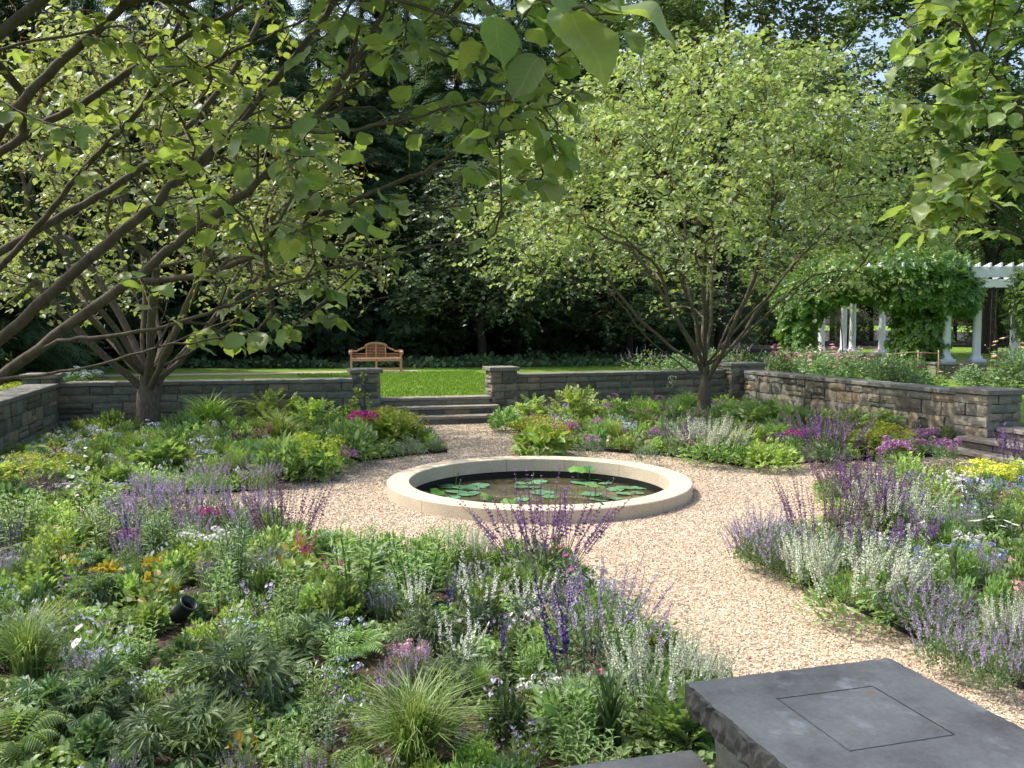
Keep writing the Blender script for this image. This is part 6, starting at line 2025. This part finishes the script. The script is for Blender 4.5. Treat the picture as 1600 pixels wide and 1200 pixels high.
    ('leafy_mound', 510, 745, 60, 38, 'round-leaved green tuft at the gravel edge under the lime mantle clump'),
    ('leafy_mound', 440, 750, 120, 75, 'wide green mound at the left end of the gravel court'),
    ('catmint_mound', 408, 766, 80, 50, 'small catmint at the point where gravel court meets left path'),
    ('mauve_stonecrop', 535, 733, 60, 35, 'dusky mauve flowers at the gravel edge below the green mound'),
    ('pink_snapdragon', 415, 705, 50, 36, 'magenta snapdragons in the middle of the far left bed'),
    ('climber', 557, 690, 40, 115, 'slender leafy climber in front of the left gate pier'),
    ('climber', 578, 672, 26, 62, 'short leafy climber stem right of the slender climber'),
    ('bush_peony', 425, 672, 110, 68, 'bushy cut-leaved shrub before the wall, left of the gate pier'),
    ('bush_peony', 490, 675, 80, 60, 'smaller cut-leaved shrub beside the left gate pier'),
    ('golden_grass', 330, 675, 120, 50, 'yellow green grass clump right of the left tree trunk'),
    ('golden_grass', 440, 700, 100, 48, 'yellow green grass in the middle of the far left bed'),
    ('broad_leaf_rosette', 245, 662, 70, 55, 'large-leaved rosette at the foot of the left tree trunk'),
    ('blue_phlox', 238, 690, 60, 32, 'blue flowers in front of the large-leaved rosette'),
    ('white_flower_mound', 320, 715, 70, 36, 'white frothy flowers left of the magenta snapdragons'),
    ('wood_fern', 25, 735, 130, 75, 'grey green ferns at the left edge below the side wall'),
    ('wood_fern', 85, 665, 110, 50, 'pale fern fronds against the left corner of the walls'),
    ('golden_leaf_clump', 80, 730, 70, 34, 'orange gold leaf clump at the left of the far left bed'),
    ('ladys_mantle', 60, 765, 150, 60, 'lime frothy clump at the left edge by the gravel path'),
    ('dark_salvia', 70, 795, 90, 60, 'dark violet salvia in shade at the left end of the path'),
    ('violet_geranium', 125, 740, 50, 34, 'violet blue blooms left of the cut-leaf clumps'),
    ('yellow_flowers', 104, 668, 40, 30, 'yellow flower against the wall at left'),
    ('cut_leaf_clump', 245, 740, 110, 55, 'cut-leaved green clump behind the catmint drift'),
    ('ladys_mantle', 285, 738, 60, 38, 'small lime mantle behind the catmint drift'),
    ('dark_leafy_mound', 300, 690, 60, 40, 'dark round-leaved clump right of the blue flowers'),
    ('red_plumes', 375, 712, 45, 40, 'dark red plumes left of the magenta snapdragons'),
    ('catmint_mound', 330, 768, 90, 50, 'lavender catmint on the far side of the left path'),
    # far right bed
    ('white_veronica', 1112, 722, 120, 66, 'white veronica clump at the gravel edge under the right tree'),
    ('salvia_clump', 1062, 712, 70, 60, 'small purple salvia left of the far white veronica'),
    ('salvia_clump', 1295, 725, 130, 85, 'large purple salvia before the sunlit right wall'),
    ('magenta_phlox', 1243, 712, 50, 48, 'purple phlox heads left of the large salvia by the right wall'),
    ('lime_leafy_mound', 1200, 730, 120, 50, 'bright green mound between far white veronica and large salvia'),
    ('ladys_mantle', 1375, 712, 120, 55, 'lime frothy clump at the right end of the far right bed'),
    ('silver_artemisia', 1418, 695, 60, 44, 'silver leaved stems before the right wall'),
    ('mauve_stonecrop', 1478, 722, 54, 42, 'mauve pink stonecrop by the lowest right side step'),
    ('mauve_stonecrop', 1450, 702, 50, 34, 'smaller mauve flowers left of the pink stonecrop'),
    ('ladys_mantle', 845, 706, 110, 60, 'lime frothy clump at the left corner of the far right bed'),
    ('leafy_mound', 790, 670, 70, 36, 'small green mound at the right end of the far steps'),
    ('pink_snapdragon', 888, 694, 60, 30, 'pink magenta flowers at the front of the far right bed'),
    ('bush_peony', 900, 668, 80, 72, 'tall cut-leaved shrub against the far right wall'),
    ('bush_peony', 830, 660, 70, 48, 'low cut-leaved shrub beside the right gate pier'),
    ('allium_globe', 1050, 655, 24, 66, 'pale round seed heads standing before the far right wall'),
    ('silver_mound', 920, 715, 60, 30, 'grey mounded plant at the gravel edge behind the pond'),
    ('silver_mound', 1010, 722, 60, 30, 'second grey mound at the gravel edge, right of the tall lotus leaf'),
    ('red_plumes', 1008, 688, 40, 36, 'red plumes in the middle of the far right bed'),
    ('golden_grass', 1010, 668, 80, 40, 'feathery yellow green grass before the far right wall'),
    ('green_grass', 1072, 650, 60, 40, 'spiky green grass left of the right tree trunk'),
    ('bush_peony', 1340, 690, 120, 60, 'cut-leaved shrub at the foot of the sunlit right wall'),
    ('cut_leaf_clump', 1180, 672, 130, 50, 'feathery green clump right of the right tree trunk'),
    ('leafy_mound', 1250, 690, 120, 60, 'mid green leafy mound behind the large purple salvia'),
    ('violet_violas', 990, 694, 50, 28, 'violet blooms behind the grey mounds'),
    ('yellow_violas', 965, 702, 50, 28, 'yellow blooms behind the grey mounds'),
    ('blue_phlox', 885, 682, 50, 30, 'pale blue flowers left of the cut-leaved shrub'),
    ('dark_salvia', 862, 676, 34, 34, 'dark violet spikes between the two cut-leaved shrubs'),
]
_s = on(286, 984, BED_Z)
for dy in (0, -.2, -.4): PLACED.append((_s[0] + dy * .38 * _s[0] / _s[1], _s[1] + dy, .15))
for kd, px, py, w, h, lab in HEROES: hero(kd, px, py, w, h, lab)

# plants of the upper level: roses behind the right wall, shrubs behind the far wall
ROSES = [('pink_rose_bush', 1240, 588, 90, 40), ('magenta_rose_bush', 1215, 590, 80, 42), ('pink_rose_bush', 1290, 594, 100, 46), ('pink_rose_bush', 1340, 600, 100, 48), ('rose_bush', 1385, 604, 90, 50), ('lavender_shrub', 1370, 596, 80, 52), ('rose_bush', 1412, 606, 80, 40), ('pink_rose_bush', 1310, 586, 90, 36), ('magenta_rose_bush', 1432, 604, 46, 48), ('rose_bush', 1265, 582, 90, 40)]
ROSE_L = ['pale pink rose bush nearest the low corner pier', 'rose bush with magenta blooms beside the low corner pier', 'pale pink rose bush in the middle of the rose row behind the right wall', 'largest pale pink rose bush, in front of the pergola columns', 'green rose bush without blooms left of the bamboo trellis', 'lavender blue flowering shrub among the roses behind the right wall', 'low green rose bush at the foot of the bamboo trellis', 'pale pink rose bush in the rear row before the white columns', 'slim rose bush with one magenta bloom inside the bamboo trellis', 'green rose bush in the rear row near the corner pier']
for i, (kd, px, py, w, h) in enumerate(ROSES):
    lab = ROSE_L[i]; h = h * 1.25; w = w * .95
    hero(kd, px, py + 4, w, h, lab, LAWN_Z, 'roses behind the right wall', False)
for kd, px, py, w, h, lab in [('peach_rose_bush', 1520, 602, 80, 36, 'peach rose bush behind the right gate pier'), ('peach_rose_bush', 1590, 606, 110, 76, 'tall peach rose bush at the right edge behind the pier'), ('yellow_flowers', 1465, 606, 50, 30, 'orange yellow flowers just left of the peach roses'), ('leafy_mound', 1440, 606, 60, 30, 'leafy low plant below the bamboo trellis'),
        ('lavender_shrub', 1010, 590, 110, 50, 'lavender blue shrub behind the far wall, left of the right tree'), ('lavender_shrub', 1150, 586, 80, 55, 'lavender blue shrub by the low corner pier'), ('rose_bush', 1060, 588, 90, 40, 'plain green bush behind the far wall by the tree trunk'), ('rose_bush', 1115, 586, 80, 46, 'plain green bush between the tree trunk and the corner pier'),
        ('pale_hydrangea', 112, 606, 60, 30, 'white hydrangea behind the small left corner pier'), ('pale_hydrangea', 140, 600, 44, 24, 'smaller pale hydrangea right of the left corner pier'), ('ladys_mantle', 15, 622, 70, 26, 'lime leafy clump beyond the left wall')]:
    hero(kd, px, py, w, h, lab, LAWN_Z, None, False)

# the rest of the planting, grouped by kind and bed
BEDNAME = {'FL': 'in the shady near bed in front of the pond', 'FR': 'in the sunny bed right of the gravel path', 'BL': 'in the far bed left of the steps', 'BR': 'in the far bed under the right tree'}
LOOK = {'leafy_mound': 'mid green leafy filler mound', 'dark_leafy_mound': 'dark green leafy filler mound', 'lime_leafy_mound': 'yellow green leafy filler mound', 'cut_leaf_clump': 'cut-leaved green filler clump', 'low_groundcover': 'low round-leaved ground cover patch',
        'green_grass': 'thin green grass filler tuft', 'golden_grass': 'yellow green grass filler tuft', 'white_violas': 'low white viola filler', 'violet_violas': 'low violet viola filler', 'pale_blue_violas': 'low pale blue viola filler', 'yellow_violas': 'low yellow viola filler', 'blue_phlox': 'pale blue phlox filler',
        'hellebore_clump': 'dark palm-leaved hellebore filler', 'wood_fern': 'green fern filler', 'phlox_stems': 'leafy upright stems filler', 'white_flower_mound': 'white flowered filler mound', 'forget_me_nots': 'blue forget-me-not filler', 'violet_geranium': 'violet blue geranium filler', 'silver_mound': 'grey leaved filler mound',
        'white_daisies': 'white daisy filler', 'pink_alyssum': 'pink tufted filler', 'yellow_flowers': 'yellow flowered filler', 'bush_peony': 'bushy cut-leaved filler shrub', 'ladys_mantle': 'lime frothy filler clump', 'catmint_mound': 'lavender catmint filler', 'mauve_stonecrop': 'mauve flowered filler', 'white_sage': 'white sage filler', 'pink_foxglove_sage': 'mauve tall filler', 'columbine_clump': 'gold-tipped columbine filler', 'green_hellebore': 'green-flowered hellebore filler'}
LOOK = {k_: v.replace(' filler', '') for k_, v in LOOK.items()}
FILL = {
    'FL': (520, [('leafy_mound', 7, .34, .26), ('dark_leafy_mound', 7, .32, .22), ('cut_leaf_clump', 7, .34, .28), ('low_groundcover', 12, .36, .12), ('green_grass', 2, .28, .22), ('white_violas', 7, .24, .18), ('violet_violas', 4, .22, .16), ('pale_blue_violas', 5, .24, .18), ('yellow_violas', 2, .2, .16), ('blue_phlox', 2.5, .24, .22), ('hellebore_clump', 4, .44, .34), ('phlox_stems', 5, .3, .36), ('white_flower_mound', 1.5, .28, .22), ('columbine_clump', 1, .3, .26), ('catmint_mound', 2.5, .34, .32), ('lime_leafy_mound', 2, .3, .22), ('wood_fern', 2, .44, .24), ('green_hellebore', 2, .4, .34)]),
    'FR': (380, [('forget_me_nots', 9, .3, .24), ('pale_blue_violas', 5, .26, .2), ('white_violas', 4, .26, .2), ('violet_violas', 4, .24, .2), ('lime_leafy_mound', 7, .34, .28), ('leafy_mound', 7, .34, .28), ('catmint_mound', 5, .4, .34), ('white_flower_mound', 5, .3, .26), ('yellow_flowers', 2, .24, .24), ('pink_alyssum', 2, .22, .16), ('phlox_stems', 3, .3, .4), ('violet_geranium', 4, .3, .26), ('white_daisies', 2, .26, .26)]),
    'BL': (420, [('leafy_mound', 10, .48, .34), ('cut_leaf_clump', 9, .5, .36), ('lime_leafy_mound', 8, .48, .32), ('dark_leafy_mound', 4, .42, .26), ('golden_grass', 3, .44, .3), ('green_grass', 3, .4, .32), ('blue_phlox', 4, .34, .3), ('violet_geranium', 3, .4, .3), ('wood_fern', 3, .6, .34), ('bush_peony', 2, .6, .46), ('white_flower_mound', 2, .4, .3), ('low_groundcover', 8, .5, .14), ('white_violas', 3, .3, .2), ('columbine_clump', 2, .4, .3), ('green_hellebore', 3, .5, .34)]),
    'BR': (380, [('leafy_mound', 9, .5, .34), ('cut_leaf_clump', 9, .5, .36), ('lime_leafy_mound', 7, .48, .32), ('green_grass', 3, .4, .34), ('golden_grass', 3, .44, .32), ('blue_phlox', 3, .34, .3), ('violet_geranium', 4, .4, .3), ('white_flower_mound', 3, .4, .3), ('yellow_violas', 3, .3, .24), ('violet_violas', 3, .3, .24), ('silver_mound', 2, .4, .26), ('mauve_stonecrop', 3, .34, .3), ('bush_peony', 3, .6, .46), ('pink_foxglove_sage', 2, .34, .42), ('low_groundcover', 6, .5, .14)]),
}
CUT = (' at the', ' left of', ' right of', ' in the', ' in front', ' beside', ' behind', ' between', ' on ', ' near', ' under', ' touching', ' close', ' tucked', ' standing', ' below', ' alone', ' low ', ' before', ' among', ' along', ' spilling', ' rising', ' peeping', ' crowded', ' directly', ' over', ' of the', ' just', ' by ', ' with', ' leaning', ' against', ' around', ' above', ',', ' where', ' when', ' beyond', ' hanging')
def short(lab):
    k = min([lab.find(c) for c in CUT if lab.find(c) > 0] + [len(lab)])
    return lab[:k]
MARKS = [(x, y, short(l)) for x, y, l in MARKS_ALL]
_c = {}
for m in MARKS: _c[m[2]] = _c.get(m[2], 0) + 1
MARKS = [m for m in MARKS if _c[m[2]] == 1 and 2 <= len(m[2].split()) <= 6]
USED_L = {}
def own_label(look, P, bedname):
    ms = sorted(MARKS, key=lambda m: (m[0] - P[0]) ** 2 + (m[1] - P[1]) ** 2)[:7]
    for m in ms:
        dx, dy = P[0] - m[0], P[1] - m[1]
        rel = ('right of' if dx > 0 else 'left of') if abs(dx) > abs(dy) else ('behind' if dy > 0 else 'in front of')
        l = f'{look} {rel} the {m[2]}'
        if l not in USED_L and len(l.split()) <= 16: USED_L[l] = 1; return l
    return f'{look} {bedname}'
def fill():
    rng = np.random.default_rng(77)
    tot = 0
    trunks = [(RB[0], RB[1]), (LB[0], LB[1]), (FLB[0], FLB[1]), (FRB[0], FRB[1])]
    for b, (n, kinds) in FILL.items():
        wts = np.array([k_[1] for k_ in kinds], float); wts /= wts.sum()
        us = [p[0] for p in BEDS[b]]; vs = [p[1] for p in BEDS[b]]
        made = 0; mine = []
        for _ in range(n * 14):
            if made >= n: break
            u, v = rng.uniform(min(us), max(us)), rng.uniform(min(vs), max(vs))
            kd, _w, w, h = kinds[rng.choice(len(kinds), p=wts)]
            if not in_bed(b, u, v): continue
            ed = bed_dist(b, u, v)
            if ed < w * .3: continue
            P = W(u, v, BED_Z)
            x, y, d = proj(P); x, y, d = x[0], y[0], d[0]
            if d < 1.6 or x < -120 or x > (2300 if b == 'FR' else 1720) or y > (1500 if b == 'FR' else 1290): continue
            low = kd in ('low_groundcover',)
            if any((P[0] - q[0]) ** 2 + (P[1] - q[1]) ** 2 < (q[2] * (.45 if low else .6) + w * .24) ** 2 for q in PLACED): continue
            if any((P[0] - q[0]) ** 2 + (P[1] - q[1]) ** 2 < (w * .29 + q[2] * .29) ** 2 for q in mine): continue
            if any((P[0] - q[0]) ** 2 + (P[1] - q[1]) ** 2 < .06 for q in trunks): continue
            # a bare patch of mulch in the near bed, as in the photo
            if b == 'FL' and (((x - 570) / 110) ** 2 + ((y - 1060) / 85) ** 2 < 1) and rng.random() < .75: continue
            s = rng.uniform(.8, 1.25); hh = h * rng.uniform(.8, 1.25) * (.6 if ed < .35 else 1)
            plant(kd, P - [0, 0, .012], w * s, hh, own_label(LOOK[kd], P, BEDNAME[b]), LOOK[kd] + ' planted ' + BEDNAME[b], P[1] < 5.6)
            mine.append((P[0], P[1], w)); made += 1
        tot += made
        print('fill', b, made)
def edging():
    rng = np.random.default_rng(41)
    kinds = {'FL': [('leafy_mound', .34, .2), ('lime_leafy_mound', .34, .2), ('silver_mound', .3, .16), ('white_flower_mound', .3, .2), ('low_groundcover', .4, .13)],
             'FR': [('leafy_mound', .36, .2), ('silver_mound', .3, .16), ('low_groundcover', .4, .12), ('lime_leafy_mound', .34, .2)],
             'BL': [('leafy_mound', .46, .26), ('silver_mound', .4, .2), ('lime_leafy_mound', .44, .26), ('catmint_mound', .4, .3), ('violet_geranium', .42, .26), ('low_groundcover', .5, .14)],
             'BR': [('leafy_mound', .46, .26), ('silver_mound', .4, .2), ('lime_leafy_mound', .44, .26), ('violet_geranium', .42, .26), ('mauve_stonecrop', .36, .26), ('low_groundcover', .5, .14)]}
    made = []
    for b, pts in BEDS.items():
        for i in range(len(pts)):
            p0, p1 = np.array(pts[i - 1]), np.array(pts[i])
            if min(np.abs(p0).max(), np.abs(p1).max()) > 6.9: continue
            if max(abs(p0[0] - p1[0]), abs(p0[1] - p1[1])) > 3 and (abs(p0[1]) > 7 and abs(p1[1]) > 7): continue
            L = np.linalg.norm(p1 - p0); n = max(1, int(L / .3))
            for k_ in range(n):
                q = p0 + (p1 - p0) * (k_ + rng.uniform(.2, .8)) / n
                if np.abs(q).max() > 7.6: continue
                c = q + (np.array([np.sign(q[0]) * 3.5, np.sign(q[1]) * 3.5]) - q) / np.linalg.norm(np.array([np.sign(q[0]) * 3.5, np.sign(q[1]) * 3.5]) - q) * .12 if abs(q[0]) < 3.6 and abs(q[1]) < 3.6 else q + np.array([np.sign(q[0]) * .12 * (abs(q[0]) < 1.7), np.sign(q[1]) * .12 * (abs(q[1]) < 1.2)])
                P = W(c[0], c[1], BED_Z - .03); x, y, d = proj(P)
                if d[0] < 2.4 or x[0] < -60 or x[0] > 1660 or y[0] > 1260: continue
                if any((P[0] - m[0]) ** 2 + (P[1] - m[1]) ** 2 < .0324 for m in made): continue
                if any((P[0] - m[0]) ** 2 + (P[1] - m[1]) ** 2 < (.55 * m[2]) ** 2 for m in PLACED): continue
                kd, w, h = kinds[b][rng.integers(len(kinds[b]))]
                s_ = rng.uniform(.8, 1.2); made.append((P[0], P[1]))
                plant(kd, P, w * s_, h * s_, own_label(LOOK[kd], P, 'edging the gravel ' + BEDNAME[b]), LOOK[kd] + ' edging the gravel ' + BEDNAME[b], P[1] < 5.6)
    print('edging', len(made))
edging()
fill()

# ground cover under the forest edge
def cover():
    rng = np.random.default_rng(12)
    n = 15000
    px = rng.uniform(-300, 1250, n); Y = rng.uniform(31.8, 38, n) 
    X = (px - 800) / FPX * Y
    ok = Y > 31.8 + .25 * np.maximum(0, X + 2)
    X, Y = X[ok], Y[ok]; n = len(X)
    P = np.stack([X, Y, LAWN_Z + rng.uniform(.0, 1, n) ** 1.5 * (.16 + .16 * np.sin(X * 1.3) * np.sin(Y * .9 + X * .37) + .06)], -1)
    g = Geo(); d = rdir(n, rng, .3)
    g.scatter(T_OVATE, P, frames(d, rdir(n, rng, 1.2)), rng.uniform(.12, .26, n), 0, rng.uniform(size=n))
    struct(obj('ground_cover', g.mesh('ground_cover', ['leaf_dark'])), 'stuff')
cover()

# wisteria on the pergola, one plant with a dense leafy body and hanging sides
def wisteria():
    rng = np.random.default_rng(19)
    b = at(1430, 590, 27.0); b[2] = LAWN_Z
    t = thing('wisteria_vine', 'dense dark green vine covering the left part of the white pergola', 'vine', b)
    f = 27 / FPX
    g = Geo()
    for k in range(5):
        a = rng.uniform(0, 6.28); s = np.linspace(0, 1, 12)
        P = np.stack([.12 * np.cos(a + 7 * s) + (k - 2) * .25 * s, .12 * np.sin(a + 7 * s), 3.0 * s], -1); g.tube(P, np.linspace(.06, .03, 12), 6)
    obj('trunk', g.mesh('trunk', ['bark']), t)
    blobs = [(1440, 445, 27, 75, 45, 1.6), (1390, 432, 28, 60, 34, 1.8), (1340, 436, 29, 55, 28, 1.8), (1290, 446, 30, 45, 28, 1.6), (1250, 470, 30.5, 36, 40, 1.2), (1245, 515, 30.5, 22, 40, 1.0), (1470, 448, 26.4, 40, 38, 1.2), (1500, 462, 26.2, 20, 24, .8), (1436, 515, 27, 34, 58, 1.1), (1424, 560, 27, 30, 34, .9), (1310, 420, 31, 60, 22, 1.8), (1445, 416, 26.6, 48, 22, 1.6), (1390, 414, 27, 50, 20, 1.8), (1340, 420, 28, 45, 18, 1.6)]
    P, D, N = [], [], []
    for px, py, Y, rx, ry, dp in blobs:
        c = at(px, py, Y) - b; n = int(rx * ry * .85)
        d = rdir(n, rng); q = rng.uniform(.25, 1, n) ** .45
        lump = 1 + .18 * np.sin(d[:, 0] * 6 + px) * np.cos(d[:, 2] * 7 + py)
        P.append(c + d * (q * lump)[:, None] * [rx * Y / FPX, dp, ry * Y / FPX])
        dd = d * .5 + rng.normal(size=(n, 3)) * .5; dd[:, 2] -= .7; D.append(dd)
        nn = d * .8 + rng.normal(size=(n, 3)) * .35; nn[:, 2] += .5; N.append(nn)
    P, D, N = map(np.concatenate, (P, D, N))
    n = len(P)
    g = Geo(); g.scatter(T_COMPOUND, P, frames(D, N), rng.uniform(.22, .42, n), 0, np.clip(rng.normal(.5, .2, n), 0, 1))
    o = obj('foliage', g.mesh('foliage', ['vine_leaf']), t)
    print('vine', n)
    t2 = thing('wisteria_vine', 'smaller vine with loose leaves climbing the rightmost white pergola column', 'vine', at(1600, 590, 25.3) * [1, 1, 0] + [0, 0, LAWN_Z])
    n = 900; b2 = np.array(t2.location); d = rdir(n, rng)
    P = at(1608, 470, 25.3) - b2 + d * rng.uniform(.2, 1, (n, 1)) * [.55, .5, 1.25]
    dd = d * .5 + rng.normal(size=(n, 3)) * .5; dd[:, 2] -= .6
    g = Geo(); g.scatter(T_COMPOUND, P, frames(dd, d + [0, 0, .5]), rng.uniform(.18, .34, n), 0, np.clip(rng.normal(.55, .2, n), 0, 1)); obj('foliage', g.mesh('foliage', ['vine_leaf']), t2)
    g = Geo(); s = np.linspace(0, 1, 10); g.tube(np.stack([.05 * np.cos(9 * s), .05 * np.sin(9 * s), 2.6 * s], -1) + [.1, -.2, 0], .025, 5); obj('trunk', g.mesh('trunk', ['bark']), t2)
wisteria()
for me in bpy.data.meshes:
    if me.users == 0: bpy.data.meshes.remove(me)
print('OBJECTS', len(bpy.data.objects), 'TRIS', sum(len(m.polygons) for m in bpy.data.meshes))
